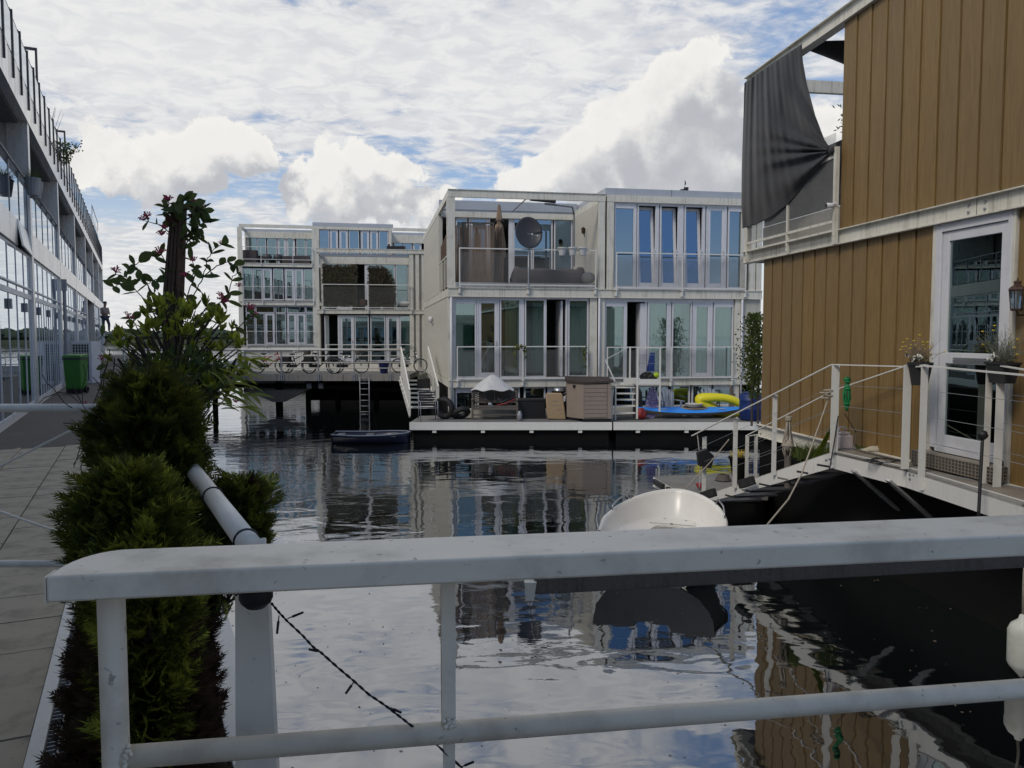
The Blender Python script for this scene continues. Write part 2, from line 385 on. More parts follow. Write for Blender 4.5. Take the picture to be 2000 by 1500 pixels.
def gratemat():
    m, nt = newmat('grate'); N = NT(nt)
    t = N.n('ShaderNodeTexCoord')
    mp = N.n('ShaderNodeMapping'); N.L(t.outputs['Object'], mp.inputs[0]); mp.inputs['Rotation'].default_value = (0, 0, R(36)); mp.inputs['Scale'].default_value = (1, 1, 1)
    v = N.n('ShaderNodeTexVoronoi', feature='DISTANCE_TO_EDGE'); v.inputs['Scale'].default_value = 26; v.inputs['Randomness'].default_value = 0.0
    N.L(mp.outputs[0], v.inputs['Vector'])
    f = N.mapr(v.outputs['Distance'], 0.10, 0.2, 0, 1)
    n = N.noise(t.outputs['Object'], 3, 5, 0.6)
    c = N.mix(f, (0.21, 0.185, 0.15), (0.035, 0.03, 0.028))
    c = N.mix(N.mapr(n, 0.4, 0.7, 0, 0.5), c, (0.10, 0.08, 0.06))
    p = N.n('ShaderNodeBsdfPrincipled'); N.L(c, p.inputs['Base Color']); p.inputs['Roughness'].default_value = 0.7
    bn = N.n('ShaderNodeBump'); bn.inputs['Strength'].default_value = 0.8; bn.inputs['Distance'].default_value = 0.01; bn.invert = True
    N.L(f, bn.inputs['Height']); N.L(bn.outputs[0], p.inputs['Normal'])
    out = N.n('ShaderNodeOutputMaterial'); N.L(p.outputs[0], out.inputs[0]); MATS['grate'] = m
gratemat()
def patternmat():
    m, nt = newmat('purple_pattern'); N = NT(nt)
    t = N.n('ShaderNodeTexCoord')
    n = N.noise(t.outputs['Object'], 16, 3, 0.6, 1.5)
    c = N.ramp(n, [(0.44, (0.06, 0.03, 0.20)), (0.50, (0.42, 0.38, 0.50)), (0.56, (0.10, 0.06, 0.28)), (0.62, (0.5, 0.46, 0.52))])
    p = N.n('ShaderNodeBsdfPrincipled'); N.L(c, p.inputs['Base Color']); p.inputs['Roughness'].default_value = 0.5
    out = N.n('ShaderNodeOutputMaterial'); N.L(p.outputs[0], out.inputs[0]); MATS['pattern'] = m
patternmat()
def fabricmat():
    m, nt = newmat('grey_fabric'); N = NT(nt)
    t = N.n('ShaderNodeTexCoord')
    n = N.noise(t.outputs['Object'], 2.5, 4, 0.6)
    c = N.mix(N.mapr(n, 0.35, 0.65), (0.021, 0.022, 0.025), (0.034, 0.035, 0.039))
    p = N.n('ShaderNodeBsdfPrincipled'); N.L(c, p.inputs['Base Color']); p.inputs['Roughness'].default_value = 0.8
    p.inputs['Sheen Weight'].default_value = 0.3
    tr = N.n('ShaderNodeBsdfTranslucent'); tr.inputs[0].default_value = (0.06, 0.06, 0.065, 1)
    mx = N.n('ShaderNodeMixShader'); mx.inputs[0].default_value = 0.3
    N.L(p.outputs[0], mx.inputs[1]); N.L(tr.outputs[0], mx.inputs[2])
    out = N.n('ShaderNodeOutputMaterial'); N.L(mx.outputs[0], out.inputs[0]); MATS['fabric'] = m
fabricmat()
M = MATS

# ---------------------------------------------------------------- mesh helpers
class MB:
    """collects shapes; build() links them as one mesh object"""
    def __init__(s): s.v = []; s.f = []
    def add(s, vs, fs):
        b = len(s.v); s.v += [tuple(q) for q in vs]; s.f += [tuple(b + i for i in q) for q in fs]; return s
    def box(s, x0, x1, y0, y1, z0, z1):
        if x0 > x1: x0, x1 = x1, x0
        if y0 > y1: y0, y1 = y1, y0
        if z0 > z1: z0, z1 = z1, z0
        return s.add([(x0,y0,z0),(x1,y0,z0),(x1,y1,z0),(x0,y1,z0),(x0,y0,z1),(x1,y0,z1),(x1,y1,z1),(x0,y1,z1)],
              [(0,3,2,1),(4,5,6,7),(0,1,5,4),(1,2,6,5),(2,3,7,6),(3,0,4,7)])
    def bar(s, p, q, w, h, up=(0, 0, 1)):
        p = Vector(p); q = Vector(q); d = (q - p).normalized(); up = Vector(up)
        sd_ = d.cross(up)
        if sd_.length < 1e-4: sd_ = d.cross(Vector((1, 0, 0)))
        sd_.normalize(); u2 = sd_.cross(d)
        a = sd_ * (w / 2); b = u2 * (h / 2)
        return s.add([p-a-b, p+a-b, p+a+b, p-a+b, q-a-b, q+a-b, q+a+b, q-a+b],
              [(0,1,2,3),(4,7,6,5),(0,4,5,1),(1,5,6,2),(2,6,7,3),(3,7,4,0)])
    def tube(s, pts, r, n=8, cap=True):
        pts = [Vector(p) for p in pts]; k = len(pts)
        if not isinstance(r, (list, tuple)): r = [r] * k
        b = len(s.v); ref = Vector((0, 0, 1))
        t0 = (pts[1] - pts[0]).normalized()
        if abs(t0.z) > 0.9: ref = Vector((1, 0, 0))
        nrm_ = t0.cross(ref).normalized()
        for i, p in enumerate(pts):
            t = (pts[min(i + 1, k - 1)] - pts[max(i - 1, 0)]).normalized()
            nrm_ = (nrm_ - t * nrm_.dot(t)).normalized(); bi = t.cross(nrm_)
            for j in range(n):
                a = 2 * PI * j / n
                s.v.append(tuple(p + (nrm_ * math.cos(a) + bi * math.sin(a)) * r[i]))
        for i in range(k - 1):
            for j in range(n):
                a = b + i * n + j; c = b + i * n + (j + 1) % n
                s.f.append((a, c, c + n, a + n))
        if cap:
            s.f.append(tuple(b + j for j in range(n))[::-1]); s.f.append(tuple(b + (k - 1) * n + j for j in range(n)))
        return s
    def lathe(s, prof, c=(0, 0, 0), n=16, axis='z', sx=1, sy=1):
        b = len(s.v); c = Vector(c); k = len(prof)
        for (r, z) in prof:
            for j in range(n):
                a = 2 * PI * j / n; x = r * math.cos(a) * sx; y = r * math.sin(a) * sy
                q = {'z': (x, y, z), 'y': (x, z, y), 'x': (z, x, y)}[axis]
                s.v.append(tuple(c + Vector(q)))
        for i in range(k - 1):
            for j in range(n):
                a = b + i * n + j; d = b + i * n + (j + 1) % n
                s.f.append((a, d, d + n, a + n))
        s.f.append(tuple(b + j for j in range(n))[::-1]); s.f.append(tuple(b + (k - 1) * n + j for j in range(n)))
        return s
    def prism(s, poly, z0, z1):
        n = len(poly)
        vs = [(x, y, z0) for x, y in poly] + [(x, y, z1) for x, y in poly]
        fs = [tuple(range(n))[::-1], tuple(range(n, 2 * n))] + [(i, (i + 1) % n, n + (i + 1) % n, n + i) for i in range(n)]
        return s.add(vs, fs)
    def prism_y(s, poly, y0, y1):
        """polygon in x,z swept along y"""
        n = len(poly)
        vs = [(x, y0, z) for x, z in poly] + [(x, y1, z) for x, z in poly]
        fs = [tuple(range(n)), tuple(range(n, 2 * n))[::-1]] + [(i, n + i, n + (i + 1) % n, (i + 1) % n) for i in range(n)]
        return s.add(vs, fs)
    def quad(s, a, b, c, d): return s.add([a, b, c, d], [(0, 1, 2, 3)])
    def grid(s, fn, nu, nv, wrap=False):
        b = len(s.v)
        for i in range(nu + 1):
            for j in range(nv + 1): s.v.append(tuple(fn(i / nu, j / nv)))
        for i in range(nu):
            for j in range(nv):
                a = b + i * (nv + 1) + j
                s.f.append((a, a + nv + 1, a + nv + 2, a + 1))
        return s
    def blob(s, c, rx, ry, rz, n=12, k=8, jit=0.0, flat=None):
        b = len(s.v); g = random.Random(int(abs(c[0] * 131 + c[1] * 17 + c[2] * 7) * 10))
        for i in range(k + 1):
            th = PI * i / k
            for j in range(n):
                ph = 2 * PI * j / n; q = 1 + g.uniform(-jit, jit)
                z = math.cos(th) * rz * q
                if flat is not None: z = max(z, flat)
                s.v.append((c[0] + math.sin(th) * math.cos(ph) * rx * q, c[1] + math.sin(th) * math.sin(ph) * ry * q, c[2] + z))
        for i in range(k):
            for j in range(n):
                a = b + i * n + j; d = b + i * n + (j + 1) % n
                s.f.append((a, a + n, d + n, d))
        return s
    def torus(s, c, R_, r, n=20, m=8, axis='y', prof=None):
        b = len(s.v)
        for i in range(n):
            a = 2 * PI * i / n
            for j in range(m):
                e = 2 * PI * j / m
                rr = R_ + r * math.cos(e); h = r * math.sin(e) * (prof or 1)
                q = {'y': (rr * math.cos(a), h, rr * math.sin(a)), 'z': (rr * math.cos(a), rr * math.sin(a), h), 'x': (h, rr * math.cos(a), rr * math.sin(a))}[axis]
                s.v.append((c[0] + q[0], c[1] + q[1], c[2] + q[2]))
        for i in range(n):
            for j in range(m):
                s.f.append((b + i * m + j, b + ((i + 1) % n) * m + j, b + ((i + 1) % n) * m + (j + 1) % m, b + i * m + (j + 1) % m))
        return s
    def xf(s, mat, start=0):
        for i in range(start, len(s.v)): s.v[i] = tuple(mat @ Vector(s.v[i]))
        return s
    def mesh(s, name, mat):
        me = bpy.data.meshes.new(name); me.from_pydata(s.v, [], s.f); me.update()
        if mat is not None: me.materials.append(mat)
        return me

ROOTM = {}
def tag(o, label=None, cat=None, group=None, kind=None):
    if label: o['label'] = label
    if cat: o['category'] = cat
    if group: o['group'] = group
    if kind: o['kind'] = kind
    return o
def thing(name, label, cat, loc=(0, 0, 0), rotz=0.0, group=None):
    o = bpy.data.objects.new(name, None); C.objects.link(o)
    o.location = loc; o.rotation_euler = (0, 0, rotz); o.empty_display_size = 0.2
    ROOTM[o.name] = (Matrix.Translation(Vector(loc)) @ Matrix.Rotation(rotz, 4, 'Z')).inverted()
    return tag(o, label, cat, group)
def root_of(o):
    while o.parent is not None: o = o.parent
    return o
def part(name, mb, mat, parent, smooth=False, bevel=0.0, label=None, world=False, stuff=False, shade_sharp=False, solid=0.0):
    """one part of a thing; world=True when the shape was collected in world coordinates"""
    if isinstance(mat, str): mat = M[mat]
    if world:
        mi = ROOTM[root_of(parent).name]; mb.v = [tuple(mi @ Vector(q)) for q in mb.v]
    me = mb.mesh(name, mat)
    o = bpy.data.objects.new(name, me); C.objects.link(o); o.parent = parent
    if smooth: me.shade_smooth()
    if solid:
        so = o.modifiers.new('solid', 'SOLIDIFY'); so.thickness = solid; so.offset = 0
    if bevel:
        bv = o.modifiers.new('bevel', 'BEVEL'); bv.width = bevel; bv.segments = 2; bv.limit_method = 'ANGLE'; bv.angle_limit = R(40)
        if hasattr(me, 'shade_smooth'): me.shade_smooth()
        try: me.set_sharp_from_angle(angle=R(35))
        except Exception: pass
    if label: o['label'] = label
    if stuff: o['kind'] = 'stuff'
    return o
def single(name, mb, mat, label, cat, group=None, kind=None, base=None, **kw):
    """a thing that is one mesh, shape given in world coordinates"""
    if isinstance(mat, str): mat = M[mat]
    b = Vector(base) if base is not None else Vector((0, 0, 0))
    mb.v = [tuple(Vector(q) - b) for q in mb.v]
    me = mb.mesh(name, mat); o = bpy.data.objects.new(name, me); C.objects.link(o); o.location = b
    if kw.get('smooth'): me.shade_smooth()
    if kw.get('bevel'):
        bv = o.modifiers.new('bevel', 'BEVEL'); bv.width = kw['bevel']; bv.segments = 2; bv.limit_method = 'ANGLE'; bv.angle_limit = R(40)
    return tag(o, label, cat, group, kind)
def structure(name, mb, mat):
    return single(name, mb, mat, None, None, kind='structure')
def copypart(src, name, loc, parent, rot=None, scale=None):
    c = bpy.data.objects.new(name, src.data if hasattr(src, 'data') else src); C.objects.link(c)
    c.parent = parent; c.location = loc
    if rot: c.rotation_euler = rot
    if scale: c.scale = scale if isinstance(scale, (tuple, list)) else (scale,) * 3
    return c
def lattice(mb, x0, x1, z0, z1, y, sp=0.07, w=0.005, xdir=None):
    """diagonal wire mesh as thin ribbons in the plane y"""
    Wd, Hh = x1 - x0, z1 - z0; k = 0.62      # slope of strands
    def seg(xa, za, xb, zb):
        dx, dz = xb - xa, zb - za; L_ = math.hypot(dx, dz)
        if L_ < 0.01: return
        nx, nz = -dz / L_ * w / 2, dx / L_ * w / 2
        if xdir == 'y':
            mb.quad((y, xa - nx, za - nz), (y, xb - nx, zb - nz), (y, xb + nx, zb + nz), (y, xa + nx, za + nz))
        else:
            mb.quad((xa - nx, y, za - nz), (xb - nx, y, zb - nz), (xb + nx, y, zb + nz), (xa + nx, y, za + nz))
    c = -Hh / k
    while c < Wd:
        xa = max(c, 0); za = (xa - c) * k; xb = min(c + Hh / k, Wd); zb = (xb - c) * k
        if xb > xa: seg(x0 + xa, z0 + za, x0 + xb, z0 + zb); seg(x1 - xa, z0 + za, x1 - xb, z0 + zb)
        c += sp
    return mb
# ================================================================ THE SETTING
# water: one sheet out to the horizon
structure('water', MB().add([(-900,-500,0),(900,-500,0),(900,1600,0),(-900,1600,0)], [(0,1,2,3)]), 'water')
DECK = 1.65                       # level of the pier
WA = Frame(0, 0, R(25.5))         # the pier runs 25.5 degrees left of the view: local y along the pier
def pier_c(c):                    # local x of a line given by its offset c on the world x axis
    return c * math.cos(R(25.5))
PX0, PX1 = pier_c(-0.46), pier_c(-2.26)      # edge beside the hedge, foot of the building
# far bank beyond the end of the pier
mb = MB()
mb.prism([(-700, 330), (-60, 330), (-20, 420), (300, 460), (300, 560), (-700, 560)], -0.5, 1.4)
structure('far_bank', mb, 'bank')
g = random.Random(3)
mb = MB()
for i in range(230):
    x = -420 + i * 2.35 + g.uniform(-2, 2); y = 345 + max(0, (x + 60) * 0.9) + g.uniform(0, 30)
    h = g.uniform(2.0, 5.2)
    mb.blob((x, y, 1.4 + h * 0.45), g.uniform(3, 7), 3, h * 0.6, 7, 5, 0.22)
o = single('far_wood', mb, 'far_tree', 'low dark belt of far trees on the bank at the horizon', 'wood', kind='stuff')
mb = MB()
def far_block(u0, u1, v0, Y, lab):
    a = PY(u0, v0, Y); b = PY(u1, v0, Y)
    t = thing('far_building', lab, 'building', (a.x, Y, 0))
    part('wall', MB().box(a.x, b.x, Y, Y + 14, 1.0, a.z), 'far_wall', t, world=True)
    w = MB(); n = max(2, int((b.x - a.x) / 5))
    for i in range(n):
        for k in range(max(1, int((a.z - 3) / 3.2))):
            xx = a.x + (i + 0.25) * (b.x - a.x) / n
            w.box(xx, xx + (b.x - a.x) / n * 0.5, Y - 0.12, Y + 0.1, 3 + k * 3.2, 4.7 + k * 3.2)
    part('window_band', w, 'dark_metal', t, world=True, stuff=True)
far_block(232, 252, 646, 470, 'tiny pale block on the horizon left of the vine post')
far_block(372, 388, 647, 500, 'tiny pale block on the horizon right of the vine post')
far_block(424, 456, 646, 480, 'low pale block on the horizon beside the farthest grey house')

# ---- pier: dark surfacing, then paving slabs
def wp(x, y): return WA.w(x, y, 0).xy
L_ = lambda y: y / math.cos(R(25.5))
mb = MB()
y0, y1 = -0.6, 75.0
mb.prism([wp(PX1 - 0.25, y0), wp(PX0 + 0.02, y0), wp(PX0 + 0.02, y1), wp(PX1 - 0.25, y1)], DECK - 0.35, DECK - 0.035)
pier = structure('pier', mb, 'joint')
mb = MB()
mb.prism([wp(PX1 - 0.2, 12.98), wp(PX0 + 0.6, 12.98), wp(PX0 + 0.6, 75), wp(PX1 - 0.2, 75)], DECK - 0.034, DECK)
structure('pier_surfacing', mb, 'asphalt')
mb = MB()
mb.prism([wp(PX0 + 0.02, 4.5), wp(PX0 + 0.7, 4.5), wp(PX0 + 0.7, y1), wp(PX0 + 0.02, y1)], DECK - 0.30, DECK - 0.036)
structure('pier_edge', mb, 'concrete')
tw, tl = (PX0 - PX1) / 3.0, 0.5
g = random.Random(5)
tm = MB().box(-tw / 2 + 0.006, tw / 2 - 0.006, -tl / 2 + 0.006, tl / 2 - 0.006, -0.03, 0).mesh('paving_slab', M['tile'])
tiles = thing('paving', 'grey concrete slab paving of the pier in front of the glass building', 'paving', WA.w(PX0 - tw, 3, DECK), R(25.5))
tiles['kind'] = 'structure'; del tiles['category']; del tiles['label']
for i in range(27):
    for k in range(3):
        p = copypart(tm, 'slab', (tw - (k + 0.5) * tw, -3.4 + (i + 0.5) * tl, g.uniform(-0.003, 0.003)), tiles)
        p.rotation_euler = (g.uniform(-.004, .004), g.uniform(-.004, .004), g.uniform(-.003, .003))

# planting strip along the pier: white steel edge, grating, outer white beam
e0, e1 = 2.0, 6.2
strip = thing('planting_strip', 'white edged strip with drain grating along the foot of the conifer hedge', 'planter strip', WA.w(PX0, 1.9, DECK), R(25.5))
lo = lambda a: a - 1.9
part('edge_plate', MB().box(0.0, 0.055, -1.2, 11.0, -0.02, 0.012), 'white_paint', strip)
gm = MB()
for i in range(150): gm.box(0.06, 0.15, -1.2 + i * 0.035, -1.2 + i * 0.035 + 0.006, -0.03, 0.0)
gm.box(0.10, 0.106, -1.2, 4.1, -0.028, 0.004)
part('drain_grating', gm, 'galv', strip, stuff=True)
part('channel', MB().box(0.056, 0.155, -1.2, 4.2, -0.16, -0.10), 'black', strip)
c2 = pier_c(0.315) - PX0
part('planter_tray', MB().box(0.16, c2 - 0.01, -1.2, 4.2, -0.20, -0.02), 'soil', strip)
part('outer_beam', MB().box(c2, c2 + 0.15, -1.2, 31, -0.24, 0.0), 'white_paint', strip, bevel=0.004)
part('tray_lip', MB().box(0.156, 0.168, -1.2, 4.2, -0.06, 0.03), 'galv', strip)

# ================================================================ HOUSES
_wcache = {}
def win_meshes(w, h, kind, fmat, gmat):
    key = (round(w, 3), round(h, 3), kind, fmat, gmat)
    if key in _wcache: return _wcache[key]
    fr = 0.045; f = MB()
    f.box(0, fr, 0, 0.09, 0, h); f.box(w - fr, w, 0, 0.09, 0, h)
    f.box(fr, w - fr, 0.002, 0.088, 0, fr); f.box(fr, w - fr, 0.002, 0.088, h - fr, h)
    g_ = MB(); leaf = MB()
    a = 0.03 if kind in 'f' else 0.10
    if kind == 'b': # fixed with a roller blind box at the head
        f.box(fr, w - fr, -0.01, 0.085, h - 0.16, h - fr - 0.001); a = 0.03
        g_.box(fr, w - fr, 0.045, 0.055, fr, h - 0.16)
    elif kind == 'f':
        g_.box(fr, w - fr, 0.045, 0.055, fr, h - fr)
    elif kind in 'dt':
        l = leaf if kind == 't' else f
        e = 0.003
        l.box(fr + e, fr + 0.10, 0.015, 0.075, fr + e, h - fr - e); l.box(w - fr - 0.10, w - fr - e, 0.015, 0.075, fr + e, h - fr - e)
        l.box(fr + 0.10, w - fr - 0.10, 0.016, 0.074, fr + e, fr + 0.12); l.box(fr + 0.10, w - fr - 0.10, 0.016, 0.074, h - fr - 0.10, h - fr - e)
        g_.box(fr + 0.10, w - fr - 0.10, 0.04, 0.05, fr + 0.12, h - fr - 0.10)
        hd = MB().box(w - 0.115, w - 0.085, -0.03, 0.012, h * 0.42, h * 0.42 + 0.13)
    r = (f.mesh('window_frame', M[fmat]), g_.mesh('pane', M[gmat]) if g_.v else None,
         leaf.mesh('casement', M[fmat]) if leaf.v else None,
         hd.mesh('handle', M['tarp_white']) if kind in 'dt' else None)
    _wcache[key] = r; return r
def glazing(root, segs, z0, z1, y, fmat='frame_white', gmat='window_glass'):
    """a row of windows: segs = (x0, x1, kind)"""
    for (x0, x1, kind) in segs:
        x0 = round(x0, 2); x1 = round(x1, 2)
        fm, gm_, lm, hm = win_meshes(x1 - x0, z1 - z0, kind, fmat, gmat)
        wnd = copypart(fm, 'window', (x0, y, z0), root)
        if lm:
            lf = copypart(lm, 'casement', (0, 0.02, 0), wnd, rot=(-R(5.0), 0, 0))
            for me in (gm_,):
                pn = copypart(me, 'pane', (0, 0.02, 0), wnd, rot=(-R(5.0), 0, 0))
        elif gm_: copypart(gm_, 'pane', (0, 0, 0), wnd)
        if hm: copypart(hm, 'handle', (0, 0, 0), wnd)
def curtain(root, x0, x1, z0, z1, y, amp=0.05, wl=0.16, name='curtain'):
    mb = MB(); n = max(6, int((x1 - x0) / wl * 6))
    ph = rnd.uniform(0, 6)
    def fn(s, t):
        x = x0 + (x1 - x0) * s
        return (x, y + amp * math.sin(2 * PI * x / wl + ph) + 0.02 * math.sin(x * 9), z0 + (z1 - z0) * t)
    mb.grid(fn, n, 1)
    return part(name, mb, 'curtain', root, smooth=True)
def railing(root, x0, x1, z0, z1, y, mids=(), mesh=True, drop=0.28, sp=0.075, name='railing', mat='white_paint'):
    t = 0.018; mb = MB()
    mb.box(x0 - t, x1 + t, y - t, y + t, z1 - t, z1 + t)
    mb.box(x0 + t, x1 - t, y - t, y + t, z0 - t, z0 + t)
    for x in (x0, x1): mb.box(x - t, x + t, y - t - 0.001, y + t + 0.001, z0 - drop, z1 - t)
    for x in mids: mb.box(x - t, x + t, y - t - 0.001, y + t + 0.001, z0 - drop, z1 - t)
    for x in (x0, x1, *mids):
        mb.box(x - 0.05, x + 0.05, y + t, y + t + 0.03, z0 - drop, z0 - drop + 0.14)
        mb.box(x - 0.06, x + 0.06, y - t - 0.01, y + t + 0.05, z0 - 0.09, z0 - 0.06)
    r = part(name, mb, mat, root)
    if mesh:
        lm = MB(); lattice(lm, x0 + t, x1 - t, z0 + t, z0 + (z1 - z0) * 0.90, y, sp)
        part('mesh_infill', lm, 'mesh_wire', r, stuff=True)
    return r
def side_boards(root, x, y0, y1, z0, z1, mat='cream_board', w=0.30, t=0.03, outward=-1):
    """vertical boards on a wall that runs into the depth"""
    bm_ = MB().box(0, outward * t, 0.008, w - 0.008, 0, z1 - z0).mesh('board', M[mat])
    n = int((y1 - y0) / w)
    for i in range(n): copypart(bm_, 'board', (x, y0 + i * w, z0), root)
def bolts(mb, x, y, z, n=2, dx=0.05, r=0.012):
    for i in range(n): mb.lathe([(r, 0), (r, 0.012)], (x + i * dx, y - 0.012, z), 6, 'y')

# ---------------------------------------------------------------- the middle pair of houses
p0 = PY(875, 370, 25.5)
HF = Frame(p0.x, 25.5, R(10.1))
def hx(u, y=0.0, F=None): return (F or HF).at(u, 600, y).x
def hz(u, v, y=0.0, F=None): return (F or HF).at(u, v, y).z
zr1, zr0 = hz(877, 370), hz(877, 384)
zf1, zf0 = hz(877, 563), hz(877, 578.5)
zb1, zb0 = hz(877, 744), hz(877, 757.5)
W1 = hx(1181.5); W2a = hx(1184.5); W2 = hx(1487)
DZ = 0.57
house = thing('floating_house', 'cream steel framed two storey floating house with satellite dish on its left balcony', 'house', HF.w(0, 0, 0), HF.a)
HD = 12.2
def shell(root, x0, x1, y0, y1, z0, z1, mat='cream_wall', t=0.12, front=False, roofmat='zinc', left=True, right=True):
    """closed box of a storey open at the front"""
    if left: part('side_wall', MB().box(x0, x0 + t, y0, y1, z0, z1), mat, root)
    if right: part('side_wall', MB().box(x1 - t, x1, y0, y1, z0, z1), mat, root)
    part('back_wall', MB().box(x0 + t, x1 - t, y1 - t, y1, z0, z1), mat, root)
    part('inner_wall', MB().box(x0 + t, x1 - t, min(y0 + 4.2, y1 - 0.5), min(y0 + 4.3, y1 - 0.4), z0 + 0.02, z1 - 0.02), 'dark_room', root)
BD = 3.63
# lower storeys
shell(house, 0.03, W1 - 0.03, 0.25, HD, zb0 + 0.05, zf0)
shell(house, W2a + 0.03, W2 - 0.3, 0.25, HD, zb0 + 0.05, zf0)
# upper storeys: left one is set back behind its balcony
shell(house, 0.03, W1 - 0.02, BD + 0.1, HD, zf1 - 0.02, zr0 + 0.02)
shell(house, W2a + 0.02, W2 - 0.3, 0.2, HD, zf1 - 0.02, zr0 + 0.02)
part('floor_slab', MB().box(0.02, W2 - 0.02, 0.12, HD, zf0 + 0.01, zf1 - 0.03), 'cream_wall', house)
part('floor_slab', MB().box(0.02, W2 - 0.02, 0.12, HD, zb0 + 0.01, zb1 - 0.03), 'cream_wall', house)
part('roof', MB().box(0.02, W1 - 0.02, BD + 0.02, HD, zr0 + 0.03, zr1 - 0.02).box(0.02, W1 - 0.02, BD - 0.02, BD + 0.1, zr1 - 0.05, zr1 + 0.28), 'zinc', house)
part('roof', MB().box(W2a + 0.02, W2 - 0.3, 0.16, HD, zr0 + 0.03, zr1 - 0.02), 'zinc', house)
zp = hz(1185, 366)
part('parapet', MB().box(W2a - 0.05, W2 - 0.3, 0.06, 0.14, zr1 + 0.01, zp).box(W2a - 0.05, W2a + 0.03, 0.14, HD, zr1 + 0.01, zp), 'zinc', house, bevel=0.004)
part('parapet_joint', MB().box(hx(1310), hx(1310) + 0.012, 0.055, 0.065, zr1 + 0.01, zp), 'dark_metal', house)
# hull (concrete caisson)
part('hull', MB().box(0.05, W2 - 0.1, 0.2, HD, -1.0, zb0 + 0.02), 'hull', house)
# beams
bt = 0.10
part('roof_beam', MB().box(0, W1, 0, bt, zr0, zr1).box(-0.0, W1, -0.03, 0.12, zr1, zr1 + 0.02), 'cream_steel', house)
part('roof_beam', MB().box(-0.005, bt, bt, HD, zr0, zr1), 'cream_steel', house)
part('roof_beam', MB().box(W1 - bt, W1 + 0.003, bt, BD, zr0, zr1), 'cream_steel', house)
part('roof_beam', MB().box(W2a, W2 - 0.28, 0, bt, zr0, zr1), 'cream_steel', house)
part('roof_beam', MB().box(bt, W1 - bt, BD - 0.03, BD + 0.03, zr0 - 0.10, zr0 + 0.10), 'cream_steel', house)
fb = MB().box(-0.01, W2, -0.03, 0.10, zf0, zf1).box(-0.02, W2 + 0.01, -0.06, 0.12, zf1, zf1 + 0.03).box(-0.02, W2 + 0.01, -0.05, 0.12, zf0 - 0.015, zf0)
part('floor_beam', fb, 'cream_steel', house)
part('floor_beam', MB().box(-0.012, 0.10, 0.12, HD, zf0, zf1), 'cream_steel', house)
fb = MB().box(0.0, W2 - 0.25, -0.03, 0.10, zb0, zb1).box(-0.01, W2 - 0.25, -0.06, 0.12, zb1, zb1 + 0.03)
part('floor_beam', fb, 'cream_steel', house)
part('floor_beam', MB().box(-0.002, 0.10, 0.125, HD, zb0, zb1), 'cream_steel', house)
def posts(xs, z0, z1, y=0.0, d=0.12):
    for (a, b) in xs:
        m_ = MB().box(a, b, y + 0.01, y + d, z0, z1)
        for zz_ in (z0 + 0.12, z0 + 0.20, (z0 + z1) / 2, z1 - 0.12, z1 - 0.2):
            bolts(m_, a + (b - a) * 0.25, y + 0.01, zz_, 2, (b - a) * 0.5, 0.013)
        part('post', m_, 'cream_steel', house)
X = hx
posts([(X(873.5), X(889.5)), (X(1169), X(1181)), (X(1185), X(1198)), (X(1447), X(1456)), (X(1462), X(1474)), (X(1477), X(1486.5))], zf1 + 0.03, zr0)
posts([(X(875), X(888)), (X(1153), X(1167)), (X(1171), X(1182)), (X(1437), X(1448))], zb1 + 0.03, zf0 - 0.015, 0.02)
posts([(X(875), X(887)), (X(1150), X(1166)), (X(1172), X(1182)), (X(1436), X(1447))], DZ, zb0, 0.02)
part('wall_panel', MB().box(X(1448), X(1487), 0.05, 0.12, zb1 + .03, zf0 - .02), 'cream_wall', house)
for (u, a, b) in ((881, DZ, zf0), (1170, DZ, zf0), (1449, DZ, zf0)):
    part('drain_pipe', MB().tube([(X(u), -0.03, a + 0.02), (X(u), -0.03, b - 0.03)], 0.035, 8), 'frame_white', house, smooth=True)
# low strip under the upper balcony glazing
part('sill', MB().box(X(889.5), X(1169), 0.3, 0.36, zf1 + 0.03, zf1 + 0.22), 'panel_grey', house)
# glazing
def segs_px(L, y, F=None): return [(hx(a, y, F), hx(b, y, F), k) for (a, b, k) in L]
s5 = lambda a: 1150 + a / 5.714
y_ = 0.09
zt, zbm = hz(1300, 400, y_), hz(1300, 562, y_)
glazing(house, segs_px([(s5(278), s5(505), 'b'), (s5(535), s5(750), 't'), (s5(785), s5(1000), 't'), (s5(1058), s5(1272), 't'), (s5(1300), s5(1518), 'd'), (s5(1540), s5(1742), 'b')], y_), zbm, zt, y_, gmat='sky_tint_glass')
mm = MB()
for a, b in ((505, 535), (750, 785), (1000, 1058), (1272, 1300), (1518, 1540)): mm.box(X(s5(a)) + 0.004, X(s5(b)) - 0.004, y_ + 0.005, y_ + 0.12, zbm, zt)
mm.box(X(s5(278)), X(s5(1742)), y_ - 0.01, y_ + 0.1, zt, zr0 + 0.001).box(X(s5(278)), X(s5(1742)), y_ - 0.06, y_ + 0.1, zf1 + 0.03, zbm - 0.002)
part('mullion', mm, 'frame_white', house)
c5 = lambda a: 820 + a / 4.838
zt, zbm = hz(1010, 584, y_), hz(1010, 737, y_)
glazing(house, segs_px([(c5(328), c5(532), 'b'), (c5(540), c5(748), 'd'), (c5(756), c5(952), 'f'), (c5(992), c5(1186), 'f'), (c5(1404), c5(1596), 'f')], y_), zbm, zt, y_)
mm = MB()
for a, b in ((532, 540), (748, 756), (952, 992), (1186, 1204), (1386, 1404)): mm.box(X(c5(a)) + 0.003, X(c5(b)) - 0.003, y_ + 0.005, y_ + 0.12, zbm, zt)
mm.box(X(889), X(c5(1610)), y_ - 0.01, y_ + 0.1, zt, zf0 - 0.016).box(X(889), X(c5(1610)), y_ - 0.05, y_ + 0.1, zb1 + 0.031, zbm - 0.002)
part('mullion', mm, 'frame_white', house)
